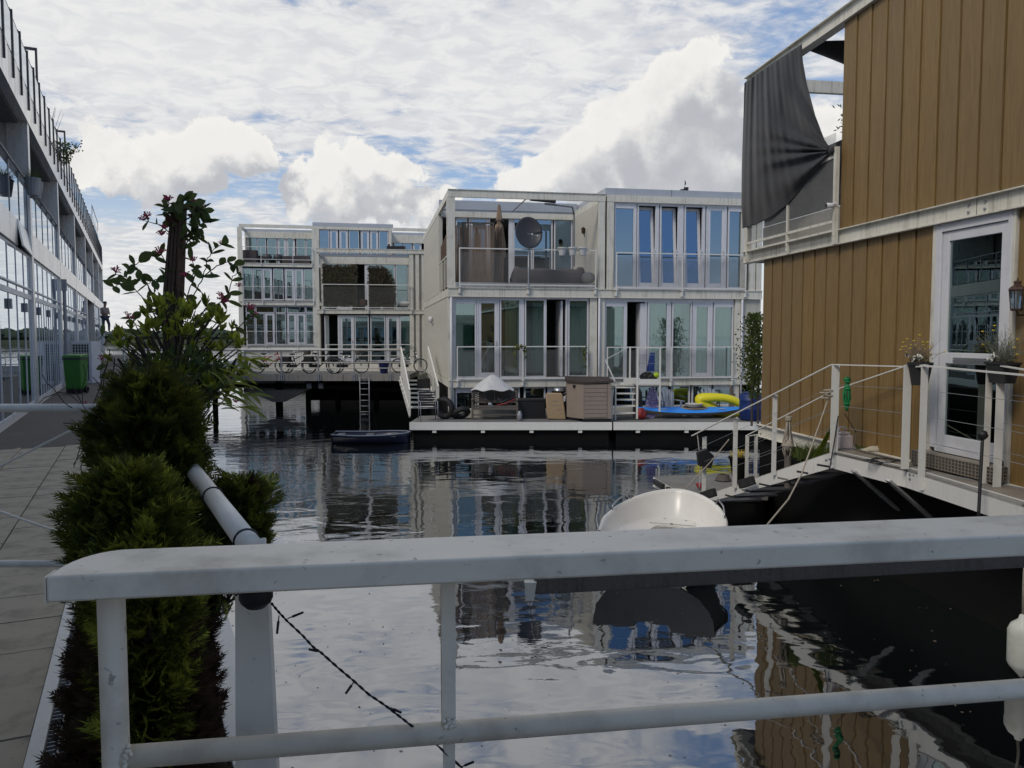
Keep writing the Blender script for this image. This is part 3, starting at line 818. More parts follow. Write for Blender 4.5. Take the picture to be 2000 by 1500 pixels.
part('open_door', MB().box(X(c5(1345)), X(c5(1345)) + 0.07, 0.2, 0.95, zbm + 0.02, zt - 0.05), 'frame_white', house)
for a, b, k in ((335, 500, 1), (800, 940, 0), (1060, 1185, 1), (1410, 1590, 1)): curtain(house, X(c5(a), .4), X(c5(b), .4), zbm, zt, 0.26)
d5 = lambda a: 1150 + a / 4.84
zt, zbm = hz(1310, 590, y_), hz(1310, 738, y_)
glazing(house, segs_px([(d5(155), d5(345), 'b'), (d5(560), d5(752), 'f'), (d5(790), d5(975), 'f'), (d5(985), d5(1165), 'd'), (d5(1185), d5(1370), 'b')], y_), zbm, zt, y_)
mm = MB()
for a, b in ((345, 372), (540, 560), (752, 790), (975, 985), (1165, 1185)): mm.box(X(d5(a)) + 0.003, X(d5(b)) - 0.003, y_ + 0.005, y_ + 0.12, zbm, zt)
mm.box(X(d5(155)), X(d5(1380)), y_ - 0.01, y_ + 0.1, zt, zf0 - 0.016).box(X(d5(155)), X(d5(1380)), y_ - 0.05, y_ + 0.1, zb1 + 0.031, zbm - 0.002)
part('mullion', mm, 'frame_white', house)
part('open_door', MB().box(X(d5(500)), X(d5(540)), 0.12, 0.17, zbm + 0.02, zt - 0.05).box(X(d5(500)) , X(d5(500)) + 0.05, 0.17, 0.6, zbm + 0.02, zt - 0.05), 'frame_white', house)
for a, b in ((165, 340), (575, 750), (800, 860), (1000, 1140), (1200, 1370)): curtain(house, X(d5(a), .4), X(d5(b), .4), zbm, zt, 0.26)
# basement windows
for (a, b, k) in ((889, 930, 'b'), (932, 1015, 'f'), (1024, 1066, 'f'), (1070, 1110, 'd')):
    glazing(house, segs_px([(a, b, k)], y_), DZ + 0.25, zb0 - 0.01, y_)
for (a, b, k) in ((1186, 1240, 'f'), (1243, 1307, 'f'), (1313, 1350, 'f'), (1354, 1392, 'f'), (1396, 1432, 'b')):
    glazing(house, segs_px([(a, b, k)], y_), DZ + 0.25, zb0 - 0.01, y_)
part('base_panel', MB().box(X(887), X(1436), 0.06, 0.11, DZ, DZ + 0.248), 'cream_wall', house)
# balcony back wall
yb = BD + 0.06
e5 = lambda a: 820 + a / 5.405
ztb = hz(1000, e5(380) - 470 - 350 + 350 if False else 350 + 395 / 5.405, yb); zbb = zf1 + 0.05
glazing(house, segs_px([(e5(385), e5(505), 'b'), (e5(520), e5(742), 'd'), (e5(985), e5(1185), 'f'), (e5(1190), e5(1400), 'f'), (e5(1415), e5(1608), 'f')], yb), zbb, ztb, yb, gmat='sky_tint_glass')
mm = MB().box(X(e5(940), yb), X(e5(985), yb) - 0.004, yb, yb + 0.1, zbb, ztb)
mm.box(X(870, yb), X(e5(1608), yb), yb - 0.02, yb + 0.09, ztb + 0.001, ztb + 0.07)
part('mullion', mm, 'frame_white', house)
part('fascia', MB().box(0.1, W1 - 0.1, yb - 0.02, yb + 0.1, ztb + 0.072, zr0 - 0.11), 'cream_steel', house)
curtain(house, X(e5(1200), yb + .4), X(e5(1390), yb + .4), zbb, ztb - 0.5, yb + 0.4)
# balcony right wall of boards, left side railing
side_boards(house, W1 - 0.12, 0.14, BD, zf1 + 0.03, zr0, w=0.29)
part('side_wall', MB().box(W1 - 0.119, W1 - 0.02, 0.14, BD, zf1, zr0), 'cream_wall', house)
side_boards(house, 0.03, BD + 0.1, HD, zf1 + 0.03, zr0, w=0.45, t=0.025)
side_boards(house, 0.03, 0.2, HD, zb1 + 0.03, zf0, w=0.45, t=0.025)
sr = MB().box(-0.02, 0.02, 0.15, BD - 0.2, zf1 + 1.05, zf1 + 1.09)
for yy in (0.2, 1.2, 2.3, BD - 0.25): sr.box(-0.02, 0.02, yy, yy + 0.04, zf1 - 0.1, zf1 + 1.05)
for k in range(13): sr.box(-0.012, 0.012, 0.2, BD - 0.22, zf1 + 0.1 + k * 0.07, zf1 + 0.115 + k * 0.07)
part('side_railing', sr, 'cream_steel', house)
for i in range(4):
    part('screen_board', MB().box(-0.03, -0.005, 0.35 + i * 0.55, 0.8 + i * 0.55, zf1 + 1.1, zf1 + 1.75 - i * 0.05), 'rust', house)
# railings
yr = -0.09
railing(house, hx(898, yr), hx(1163, yr), hz(1030, 557, yr), hz(1030, 487, yr), yr, (hx(1032, yr),))
railing(house, hx(1203.5, yr), hx(1455.5, yr), hz(1332, 563, yr), hz(1332, 496, yr), yr, (hx(1332, yr),))
railing(house, hx(892.7, yr), hx(1147.5, yr), hz(1021, 738, yr), hz(1021, 677, yr), yr, (hx(1021, yr),))
railing(house, hx(1187, yr), hx(1432, yr), hz(1312, 738, yr), hz(1312, 678, yr), yr, (hx(1312, yr),))
# float decks with white edge
def deck(x0u, x1u, Y, lab):
    a = PZ(x0u, 826, DZ); b = PZ(x1u, 826, DZ); a.y = b.y = Y
    t = thing('float_deck', lab, 'deck', (a.x, Y, 0))
    part('deck_board', MB().prism([(a.x, Y + .03), (b.x, Y + .03), (b.x + 0.15, 27.6), (a.x + 0.1, 26.2)], DZ - 0.2, DZ), 'deck_grey', t, world=True)
    part('edge_beam', MB().box(a.x, b.x, Y, Y + 0.028, DZ - 0.23, DZ + 0.012), 'white_paint', t, world=True)
    h = MB().box(a.x + 0.1, b.x - 0.08, Y + 0.12, Y + 1.2, -0.8, DZ - 0.21)
    part('float', h, 'hull', t, world=True)
    bl = MB()
    for i in range(int((b.x - a.x) / 1.5)):
        x = a.x + 0.7 + i * 1.5; bl.box(x, x + 0.12, Y + 0.03, Y + 0.12, DZ - 0.32, DZ - 0.21)
    part('bracket', bl, 'white_paint', t, world=True)
    return a, b
deck(799, 1196, 24.15, 'grey float deck with white edge holding the bench and the beige shed')
deck(1199, 1500, 24.15, 'grey float deck with white edge holding the blue kayak')

# ---------------------------------------------------------------- nearer grey house beyond, with vine screens
pB = PY(617, 487, 38.4)
BF = Frame(pB.x, 38.4, R(9.0))
def bx(u, y=0.0): return BF.at(u, 600, y).x
def bz(u, v, y=0.0): return BF.at(u, v, y).z
hb = thing('floating_house', 'cream floating house behind the jetty with two dried vine screens on its balcony', 'house', BF.w(0, 0, 0), BF.a)
rt1, rt0, ft1, ft0 = bz(700, 487), bz(700, 494), bz(700, 606), bz(700, 613)
gb = bz(700, 718)
WB = bx(836); bdep = 2.2
shell(hb, 0.03, WB, bdep, 9.5, ft1 - .02, rt0); shell(hb, 0.03, WB, 0.3, 9.5, gb - 0.1, ft0)
part('floor_slab', MB().box(0.02, WB - 0.02, 0.12, 9.5, ft0 + 0.01, ft1 - 0.02), 'cream_wall', hb)
part('roof', MB().box(0.02, WB, bdep, 9.5, rt0 + 0.02, rt1), 'zinc', hb)
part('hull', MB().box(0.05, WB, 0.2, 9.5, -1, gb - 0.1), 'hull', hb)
part('base_panel', MB().box(0.0, WB, 0.0, 0.19, 0.9, gb), 'cream_wall', hb)
for z0_, z1_ in ((rt0, rt1), (ft0, ft1)):
    part('floor_beam', MB().box(0, WB, -0.03, 0.1, z0_, z1_).box(0, WB, -0.05, 0.1, z1_, z1_ + 0.03), 'cream_steel', hb)
part('roof_beam', MB().box(0.1, WB, bdep - 0.05, bdep + 0.03, rt0 - 0.35, rt0 + 0.02), 'cream_steel', hb)
part('awning_box', MB().box(bx(626), bx(800), 0.1, 0.35, rt0 - 0.16, rt0 - 0.04), 'frame_white', hb)
part('roof_beam', MB().box(-0.002, 0.1, 0.1, bdep, rt0, rt1), 'cream_steel', hb)
for (a, b) in ((617, 624), (800, 808), (812, 819), (824, 830)):
    part('post', MB().box(bx(a), bx(b), 0.01, 0.12, ft1 + 0.03, rt0), 'cream_steel', hb)
    part('post', MB().box(bx(a), bx(b), 0.01, 0.12, gb, ft0), 'cream_steel', hb)
part('wall_panel', MB().box(bx(806), WB, 0.13, 0.2, gb, rt0), 'cream_wall', hb)
side_boards(hb, bx(802), 0.13, bdep, ft1, rt0, w=0.4)
f5 = lambda a: 450 + a / 5.0
zt, zbm = bz(700, 510, bdep), ft1 + 0.08
def seg2(L, y, fn): return [(fn(a, y), fn(b, y), k) for (a, b, k) in L]
glazing(hb, seg2([(f5(915), f5(1045), 'f'), (f5(1050), f5(1190), 'd'), (f5(1345), f5(1475), 'f'), (f5(1480), f5(1610), 'f'), (f5(1615), f5(1740), 'f')], bdep, bx), zbm, zt, bdep)
part('mullion', MB().box(bx(f5(1315), bdep), bx(f5(1345), bdep) - 0.01, bdep, bdep + 0.1, zbm, zt), 'frame_white', hb)
zt, zbm = bz(700, 616), gb + 0.3
glazing(hb, seg2([(f5(1060), f5(1205), 'd'), (f5(1212), f5(1350), 'f'), (f5(1365), f5(1510), 'f'), (f5(1516), f5(1650), 'd'), (f5(1655), f5(1785), 'f')], 0.08, bx), zbm, zt, 0.08)
part('mullion', MB().box(bx(f5(915)), bx(f5(925)), 0.08, 0.18, zbm, zt).box(bx(f5(1045)), bx(f5(1060)) - .01, 0.08, 0.18, zbm, zt), 'frame_white', hb)
curtain(hb, bx(f5(930), .3), bx(f5(960), .3), zbm, zt, 0.35); curtain(hb, bx(f5(1660), .3), bx(f5(1780), .3), zbm, zt, 0.35)
railing(hb, bx(f5(905)), bx(f5(1770)), bz(700, 601), bz(700, 556), -0.09, (bx(f5(1345)),), sp=0.12)
railing(hb, bx(f5(932)), bx(f5(1778)), gb + 0.25, bz(700, 673), -0.09, (bx(f5(1360)),), mesh=False)

# ---------------------------------------------------------------- the farthest pair of houses
pA = PY(466, 437, 57)
AF = Frame(pA.x, 57, R(11.0))
def ax_(u, y=0.0): return AF.at(u, 600, y).x
def az_(u, v, y=0.0): return AF.at(u, v, y).z
ha = thing('floating_house', 'farthest cream three storey floating house with open roof balcony at upper left', 'house', AF.w(0, 0, 0), AF.a)
r1, r0 = az_(466, 437), az_(466, 443)
g1, g0 = az_(466, 514), az_(466, 520)
m1, m0 = az_(466, 589), az_(466, 596)
b1, b0 = az_(466, 676), az_(466, 683)
WA1 = ax_(614); WA2 = ax_(768); WA3 = ax_(845)
for z0_, z1_, yy in ((g1, r0, 2.6), (m1, g0, 0.2), (b1, m0, 0.2)):
    shell(ha, 0.05, WA1 - 0.05, yy, 11, z0_ - 0.02, z1_ + 0.02)
for z0_, z1_ in ((g1, r0), (m1, g0), (b1, m0)): shell(ha, WA1 + 0.05, WA2 - 0.05, 0.2, 11, z0_, z1_)
shell(ha, WA2 + 0.05, WA3, 2.6, 11, g1, r0)
part('roof', MB().box(0, WA1, 2.6, 11, r0 + 0.03, r1).box(WA1 + 0.01, WA2, 0.1, 11, r0 + 0.03, r1).box(WA2 + 0.01, WA3, 2.6, 11, r0 + .03, r1), 'zinc', ha)
for a, b in ((g0, g1), (m0, m1), (b0, b1)):
    part('floor_slab', MB().box(0.02, WA3, 0.1, 11, a + 0.02, b - 0.02), 'cream_wall', ha)
    part('floor_beam', MB().box(-0.02, WA3, -0.03, 0.09, a, b).box(-0.04, WA3, -0.07, 0.1, b, b + 0.04), 'cream_steel', ha)
    part('floor_beam', MB().box(-0.025, 0.09, 0.1, 11, a, b), 'cream_steel', ha)
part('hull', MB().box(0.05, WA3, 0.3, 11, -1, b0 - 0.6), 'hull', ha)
part('base_panel', MB().box(0.02, WA3, 0.1, 0.3, b0 - 1.0, b0), 'cream_wall', ha)
part('roof_beam', MB().box(0, WA1, 0, 0.1, r0, r1).box(0, 0.1, 0.1, 2.6, r0, r1), 'cream_steel', ha)
part('roof_beam', MB().box(WA1 + 0.02, WA2, 0, 0.1, r0 - .02, r1 - .02), 'cream_steel', ha)
part('parapet', MB().box(WA1 - 0.05, WA2 + 0.05, 0.04, 0.12, r1, az_(616, 434)).box(WA1 - 0.05, WA1 + 0.03, 0.12, 11, r1, az_(616, 434)), 'zinc', ha)
part('roof_beam', MB().box(WA2 + 0.02, WA3, 0, 0.1, r0, r1), 'cream_steel', ha)
part('roof_beam', MB().box(0.1, WA1, 2.5, 2.58, r0 - 0.45, r0 + 0.02), 'cream_steel', ha)
part('wall_panel', MB().box(WA2, WA3, 2.5, 2.58, r0 - 0.6, r0 + 0.02), 'cream_steel', ha)
for (a, b, lo_, hi_) in ((466, 475, b0 - 0.5, r0), (611, 619, b0 - .5, r0), (619, 625, g1, r0), (760, 766, g1, r0)):
    part('post', MB().box(ax_(a), ax_(b), 0.01, 0.1, lo_, hi_), 'cream_steel', ha)
top = [(181, 268, 'f'), (272, 360, 'f'), (372, 462, 'f'), (470, 552, 'd'), (556, 640, 'd'), (655, 742, 'f'), (746, 815, 'f')]
glazing(ha, seg2([(f5(a), f5(b), k) for a, b, k in top], 2.6, ax_), g1 + 0.1, az_(540, 456, 2.6), 2.6, gmat='window_glass')
mid = [(128, 222, 'f'), (228, 312, 'f'), (318, 412, 'd'), (424, 522, 'f'), (536, 626, 'd'), (630, 718, 'd'), (724, 815, 'f')]
glazing(ha, seg2([(f5(a), f5(b), k) for a, b, k in mid], 0.08, ax_), m1 + 0.1, g0 - 0.12, 0.08, gmat='window_glass')
low = [(150, 240, 'f'), (246, 330, 'f'), (336, 430, 'd'), (440, 540, 'f'), (550, 640, 'd'), (644, 732, 'd'), (736, 830, 'f')]
glazing(ha, seg2([(f5(a), f5(b), k) for a, b, k in low], 0.08, ax_), b1 + 0.1, az_(540, 612), 0.08, gmat='window_glass')
glazing(ha, seg2([(f5(a), f5(b), 'f') for a, b in ((150, 240), (246, 430), (440, 540), (550, 732), (736, 830))], 0.08, ax_), az_(540, 611), m0 - 0.05, 0.08, gmat='window_glass')
blu = [(878, 972, 'f'), (980, 1060, 'd'), (1072, 1155, 'd'), (1165, 1265, 'f'), (1280, 1362, 'd'), (1370, 1450, 'd'), (1458, 1545, 'f')]
glazing(ha, seg2([(f5(a), f5(b), k) for a, b, k in blu], 0.08, ax_), g1 + 0.05, r0 - 0.05, 0.08, gmat='sky_tint_glass')
glazing(ha, seg2([(f5(1605), f5(1685), 'f'), (f5(1690), f5(1775), 'f'), (f5(1785), f5(1870), 'd')], 2.6, ax_), g1 + 0.05, az_(800, 463, 2.6), 2.6, gmat='sky_tint_glass')
railing(ha, ax_(f5(130)), ax_(f5(805)), az_(540, 507), az_(540, 483), -0.1, (ax_(f5(310)), ax_(f5(620))), mesh=False, drop=0.4)
railing(ha, ax_(f5(135)), ax_(f5(815)), az_(540, 585), az_(540, 560), -0.1, (ax_(f5(320)), ax_(f5(630))), sp=0.16, drop=0.3)
railing(ha, ax_(f5(160)), ax_(f5(825)), az_(540, 674), az_(540, 647), -0.1, (ax_(f5(340)), ax_(f5(650))), sp=0.16, drop=0.3)
for a, b in ((135, 215), (330, 400), (730, 812)): curtain(ha, ax_(f5(a)), ax_(f5(b)), m1 + .1, g0 - .15, 0.45, 0.06, 0.3)

# ---------------------------------------------------------------- the glass fronted building on the left
LF = Frame(-8.56, 13.2, math.atan2(.9026, -.4305))
lb = thing('glass_building', 'long white building with mirror glass ground floor and open balconies along the pier', 'building', LF.w(0, 0, 0), LF.a)
S = 7.25; s0 = -2.45 - 3 * S
NB = 10
zL = dict(tr=4.07, wt=4.98, bf=5.5, br=6.44, bb=7.86, bt=8.56, rr=9.45)
send = 50.0
part('ground_sill', MB().box(s0, send, 0.0, 0.14, DECK - 0.35, DECK + 0.10), 'white_paint', lb)
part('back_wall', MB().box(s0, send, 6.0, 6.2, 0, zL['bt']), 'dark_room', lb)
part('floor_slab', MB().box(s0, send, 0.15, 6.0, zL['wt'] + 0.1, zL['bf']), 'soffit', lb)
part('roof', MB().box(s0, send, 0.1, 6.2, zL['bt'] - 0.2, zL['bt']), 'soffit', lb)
part('end_wall', MB().box(send - 0.2, send, 0.2, 6, 0, zL['bt']), 'panel_grey', lb)
colm = MB().box(-0.16, 0.16, -0.05, 0.35, 0, zL['bb'] - DECK).mesh('column', M['column_grey'])
wallm = MB().box(-0.14, 0.0, 0.35, 1.65, 0, zL['bb'] - zL['bf']).mesh('partition', M['column_grey'])
g = random.Random(11)
gbar = MB().box(-0.007, 0.007, -0.006, 0.003, 0, zL['tr'] - 0.22 - DECK).mesh('glazing_bar', M['frame_white'])
nmul = 6
for k in range(NB + 1):
    s = s0 + S * k
    if s > send: break
    copypart(colm, 'column', (s, 0, DECK), lb)
    copypart(wallm, 'partition', (s, 0, zL['bf']), lb)
for k in range(NB):
    s = s0 + S * k; e = min(s + S, send); a = s + 0.16; b = e - 0.16
    if b - a < 1: break
    part('roof_beam', MB().box(s, e, -0.07, 0.12, zL['bb'], zL['bt']), 'panel_grey', lb)
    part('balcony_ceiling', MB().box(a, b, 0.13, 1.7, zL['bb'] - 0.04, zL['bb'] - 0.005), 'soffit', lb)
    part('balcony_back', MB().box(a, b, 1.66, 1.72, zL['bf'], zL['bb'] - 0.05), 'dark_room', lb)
    bw = (b - a) / 3
    for i in range(3):
        fm = MB().box(a + i * bw + 0.1, a + i * bw + 0.16, 1.6, 1.65, zL['bf'], zL['bb'] - 0.1).box(a + (i + 1) * bw - 0.16, a + (i + 1) * bw - 0.1, 1.6, 1.65, zL['bf'], zL['bb'] - 0.1)
        part('balcony_door', fm, 'dark_metal', lb)
    # spandrel panels with dirt
    for i in range(3):
        pw = (e - s) / 3
        pn = part('spandrel_panel', MB().box(-pw / 2 + 0.006, pw / 2 - 0.006, -0.03, 0.0, 0, zL['bf'] - zL['wt'] - 0.01), 'panel_grey', lb)
        pn.location = (s + (i + 0.5) * pw, -0.02, zL['wt'] + 0.005)
        if k == 3 and i == 2: pn.rotation_euler = (R(-9), 0, R(2)); pn.location.y -= 0.05
    # balcony rail and glass
    n = 5; rw = (b - a) / n
    part('handrail', MB().tube([(a, -0.02, zL['br'] + 0.12), (b, -0.02, zL['br'] + 0.12)], 0.022, 8), 'galv', lb, smooth=True)
    if k < 8:
        for i in range(n + 1): part('rail_post', MB().box(a + i * rw - 0.03, a + i * rw + 0.03, 0.0, 0.05, zL['bf'] - 0.1, zL['br'] + 0.12), 'galv', lb)
        for i in range(n): part('glass_panel', MB().box(a + i * rw + 0.05, a + (i + 1) * rw - 0.05, 0.01, 0.02, zL['bf'] + 0.03, zL['br'] - 0.05), 'balustrade_glass', lb)
    # roof terrace railing
    n = 6; rw = (e - s) / n
    part('roof_handrail', MB().box(s, e, -0.03, 0.03, zL['rr'], zL['rr'] + 0.05), 'dark_metal', lb)
    for i in range(n):
        x = s + i * rw
        part('roof_post', MB().box(x - 0.03, x + 0.03, -0.10, -0.02, zL['bt'] - 0.4, zL['rr'] - 0.02).box(x - 0.045, x + 0.045, -0.06, 0.05, zL['rr'] - 0.14, zL['rr'] - 0.001), 'dark_metal', lb)
        part('roof_glass', MB().box(x + 0.06, x + rw - 0.06, -0.08, -0.07, zL['bt'] + 0.02, zL['rr'] - 0.14), 'balustrade_glass', lb)
    # ground floor glazing
    if k in (7,):   # open passage
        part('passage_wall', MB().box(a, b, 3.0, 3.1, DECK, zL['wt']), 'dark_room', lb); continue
    rw = (b - a) / nmul
    fr = MB()
    for i in range(nmul + 1):
        w_ = 0.040 if i in (0, nmul) else 0.015
        fr.box(a + i * rw - w_, a + i * rw + w_, -0.008, 0.08, DECK + 0.1, zL['wt'] - 0.06)
    fr.box(a, b, -0.005, 0.078, zL['wt'] - 0.06, zL['wt']).box(a, b, -0.005, 0.078, DECK + 0.1, DECK + 0.17)
    fr.box(a, b, -0.016, 0.078, zL['tr'] - 0.05, zL['tr'] + 0.05).box(a, b, -0.03, 0.07, zL['tr'] + 0.15, zL['tr'] + 0.18)
    part('window_frame', fr, 'frame_white', lb)
    for i in range(nmul):
        for (z0_, z1_) in ((DECK + 0.17, zL['tr'] - 0.05), (zL['tr'] + 0.05, zL['wt'] - 0.06)):
            pn = part('pane', MB().box(-rw / 2 + 0.015, rw / 2 - 0.015, 0.0, 0.012, z0_, z1_), 'mirror_glass', lb)
            pn.location = (a + (i + 0.5) * rw, 0.004, 0); pn.rotation_euler = (0, 0, g.uniform(-0.0022, 0.0022))
    for i in range(nmul // 2):
        x = a + (2 * i + 1) * rw
        part('door_closer', MB().box(x - 0.09, x + 0.09, -0.05, -0.001, zL['tr'] - 0.34, zL['tr'] - 0.16), 'galv', lb)
    if 3 < k < 7:
        for i in range(nmul): copypart(gbar, 'glazing_bar', (a + (i + 0.5) * rw, 0, DECK + 0.17), lb)
# black drain pipe and taller stair tower at the far end
part('drain_pipe', MB().tube([(s0 + 5 * S, -0.13, DECK), (s0 + 5 * S, -0.13, 4.6)], 0.05, 8).box(s0 + 5 * S - .07, s0 + 5 * S + .07, -0.2, -0.06, 4.6, 4.95), 'galv', lb)
tw_ = MB().box(send - 6.5, send + 2.5, 0.3, 4, 0, 11.2)
part('stair_tower', tw_, 'panel_grey', lb)
for i in range(3):
    part('tower_window', MB().box(send - 5.6 + i * 2.4, send - 3.8 + i * 2.4, 0.24, 0.32, 9.4, 10.6), 'sky_tint_glass', lb)
part('tower_railing', MB().box(send - 6.5, send + 2.5, 0.28, 0.32, 11.75, 11.8).box(send - 6.5, send - 6.45, 0.28, 0.32, 11.2, 11.75).box(send + 2.45, send + 2.5, 0.28, 0.32, 11.2, 11.75), 'galv', lb)
for s_ in (s0 + 3.35 * S, s0 + 4.35 * S, s0 + 5.55 * S):
    part('screen_frame', MB().box(s_, s_ + 0.06, -0.05, 0.0, zL['bt'], 10.3).box(s_, s_ + 0.06, 0.0, 0.9, 10.24, 10.3).box(s_, s_ + 0.06, 0.85, 0.9, zL['bt'], 10.24), 'dark_metal', lb)
# neighbouring row of houses over the water behind the viewer, seen only in the windows' mirror images
nb = thing('floating_house', 'cream floating houses across the water, mirrored in the windows', 'house', (1.5, -13, 0), R(10))
part('wall', MB().box(-9, 13, -8, 0, 0, 4.9), 'cream_wall', nb)
for i in range(9):
    for zz_ in (1.9,):
        part('window', MB().box(-8.6 + i * 2.4, -6.9 + i * 2.4, 0.0, 0.06, zz_, zz_ + 2.2), 'sky_tint_glass', nb)
part('floor_beam', MB().box(-9.1, 13.1, 0.0, 0.15, 4.25, 4.55).box(-9.1, 13.1, 0.16, 0.22, 4.6, 4.9), 'cream_steel', nb)
# ================================================================ THE BROWN HOUSE ON THE RIGHT
pR = PY(1490, 700, 14.3)
RF = Frame(pR.x, 14.3, math.atan2(-1.0, 0.153))
def rx(u, y=0.0): return RF.at(u, 600, y).x
def rz(u, v, y=0.0): return RF.at(u, v, y).z
hr = thing('floating_house', 'brown plank clad floating house on the right with white steel beams and glazed door', 'house', RF.w(0, 0, 0), RF.a)
fz0 = rz(1640, 479); fz1 = rz(1640, 450); rzt = rz(1454, 160); rzb = rz(1645, 57)
base1 = rz(1492, 829); base0 = base1 - 0.22
XE = 10.5
xu = rx(1640)
xbal = rx(1455)
yU = -0.02
def planks(x0, x1, z0, z1, y, w=0.348, first=None):
    n = int(round((x1 - x0) / w)); w = (x1 - x0) / n
    pm_ = MB().box(0.011, w - 0.011, -0.018, 0.012, 0, z1 - z0).mesh('plank', M['brown_panel'])
    for i in range(n): copypart(pm_, 'plank', (x0 + i * w, y + rnd.uniform(-.0015, .0015), z0), hr, rot=(0, 0, -R(1.9)))
    part('backing', MB().box(x0, x1, y + 0.014, y + 0.06, z0, z1), 'joint', hr)
    nl = MB(); gg = random.Random(4)
    for i in range(n):
        for zz_ in (z0 + 0.15, z0 + 0.85, (z0 + z1) / 2, z1 - 0.7, z1 - 0.12):
            nl.lathe([(0.006, 0), (0.006, 0.003)], (x0 + (i + 0.5) * w + gg.uniform(-.02, .02), y - 0.0215, zz_), 6, 'y')
    part('nail_heads', nl, 'rust', hr, stuff=True)
xd0, xd1 = rx(1832), rx(1980)
planks(0.0, xd0 - 0.07, base1, fz0, 0.0)
planks(xd1 + 0.05, XE, base1, fz0, 0.0)
planks(xu, XE, fz1, rzb + 0.3, yU)
part('side_wall', MB().box(-0.01, 0.03, 0.03, 5.0, base0, fz0), 'cream_wall', hr)
part('side_wall', MB().box(xu - 0.0, xu + 0.05, 0.05, 5.0, fz1, rzb + 0.3), 'brown_panel', hr)
part('house_body', MB().box(0.05, XE, 0.08, 5.0, base1, fz0).box(xu + 0.06, XE, 0.06, 5.0, fz1, rzb + 0.28), 'cream_wall', hr)
def ibeam(x0, x1, z0, z1, y, name='floor_beam', d=0.10):
    m_ = MB().box(x0, x1, y - 0.0, y + d, z0 + 0.014, z1 - 0.014)
    m_.box(x0 - .002, x1, y - 0.055, y + d + .01, z1 - 0.014, z1).box(x0 - .002, x1, y - 0.055, y + d + .01, z0, z0 + 0.014)
    return part(name, m_, 'cream_steel', hr)
ibeam(xbal, XE, fz0, fz1, -0.05)
ibeam(-0.03, XE, base0, base1, -0.05)
rb1 = rzt; rb0 = rb1 - 0.22
ibeam(xbal, XE, rb0, rb1, -0.05, 'roof_beam')
part('roof_edge', MB().box(rx(1660), XE, 0.0, 0.2, rb1 + 0.001, rb1 + 0.55), 'zinc', hr)
bm_ = MB()
for xx in (rx(1893), rx(1925)):
    for zz_ in (fz0 + 0.07, fz1 - 0.07): bm_.lathe([(0.016, 0), (0.016, 0.015)], (xx, -0.066, zz_), 8, 'y')
for xx in (-0.02 + 0.1, 0.1 + 0.45):
    for zz_ in (base0 + 0.05, base1 - 0.05): bm_.lathe([(0.014, 0), (0.014, 0.015)], (xx, -0.066, zz_), 8, 'y')
part('bolt_heads', bm_, 'galv', hr, stuff=True)
part('beam_joint', MB().box(rx(1908), rx(1908) + 0.006, -0.053, -0.0495, fz0 + .016, fz1 - .016), 'dark_metal', hr)
# balcony frame
part('post', MB().box(xbal, xbal + 0.10, -0.04, 0.06, fz1, rb0), 'cream_steel', hr)
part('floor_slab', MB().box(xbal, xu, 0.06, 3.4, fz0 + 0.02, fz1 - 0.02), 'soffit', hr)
part('pergola_beam', MB().box(xbal, xu + 0.1, 3.3, 3.42, rb0, rb1).box(xbal, xbal + 0.1, 0.06, 3.3, rb0, rb1), 'cream_steel', hr)
part('post', MB().box(xbal, xbal + 0.10, 3.3, 3.42, fz1, rb0), 'cream_steel', hr)
# balcony front railing with mesh
yb_ = -0.14
xr0, xr1, xr2 = rx(1457, yb_), rx(1535, yb_), rx(1627, yb_)
rtop = rz(1627, 290, yb_)
m_ = MB()
m_.box(xr2 - 0.03, xr2 + 0.03, yb_ - 0.03, yb_ + 0.03, fz0 - 0.0, rtop)
m_.box(xr1 - 0.02, xr1 + 0.02, yb_ - 0.02, yb_ + 0.02, fz0, fz1 + 1.05).box(xr0 - 0.02, xr0 + 0.02, yb_ - 0.02, yb_ + 0.02, fz0, fz1 + 1.05)
m_.box(xr0, xr2, yb_ - 0.02, yb_ + 0.018, fz1 + 0.10, fz1 + 0.14).box(xr0, xr2, yb_ - 0.021, yb_ + 0.019, fz1 - 0.03, fz1 + 0.0).box(xr0, xr2, yb_ - 0.02, yb_ + 0.02, fz1 + 1.05, fz1 + 1.09)
for x in (xr0, xr1, xr2):
    for zz_ in (fz0 + 0.06, fz0 + 0.14): m_.lathe([(0.014, 0), (0.014, 0.014)], (x, yb_ - 0.034, zz_), 8, 'y')
rl = part('balcony_railing', m_, 'cream_steel', hr)
lm = MB(); lattice(lm, xr0 + 0.02, xr2 - 0.03, fz1 + 0.15, fz1 + 1.42, yb_ + 0.0, 0.042, 0.0055)
part('mesh_infill', lm, 'mesh_wire', rl, stuff=True)
part('privacy_sheet', MB().box(xr0 + 0.1, xu - 0.03, 0.14, 0.16, fz1 + 0.42, fz1 + 1.40), 'dark_metal', hr)
part('skirting', MB().box(xr0 + 0.1, xu - 0.03, 0.12, 0.2, fz1, fz1 + 0.40), 'cream_wall', hr)
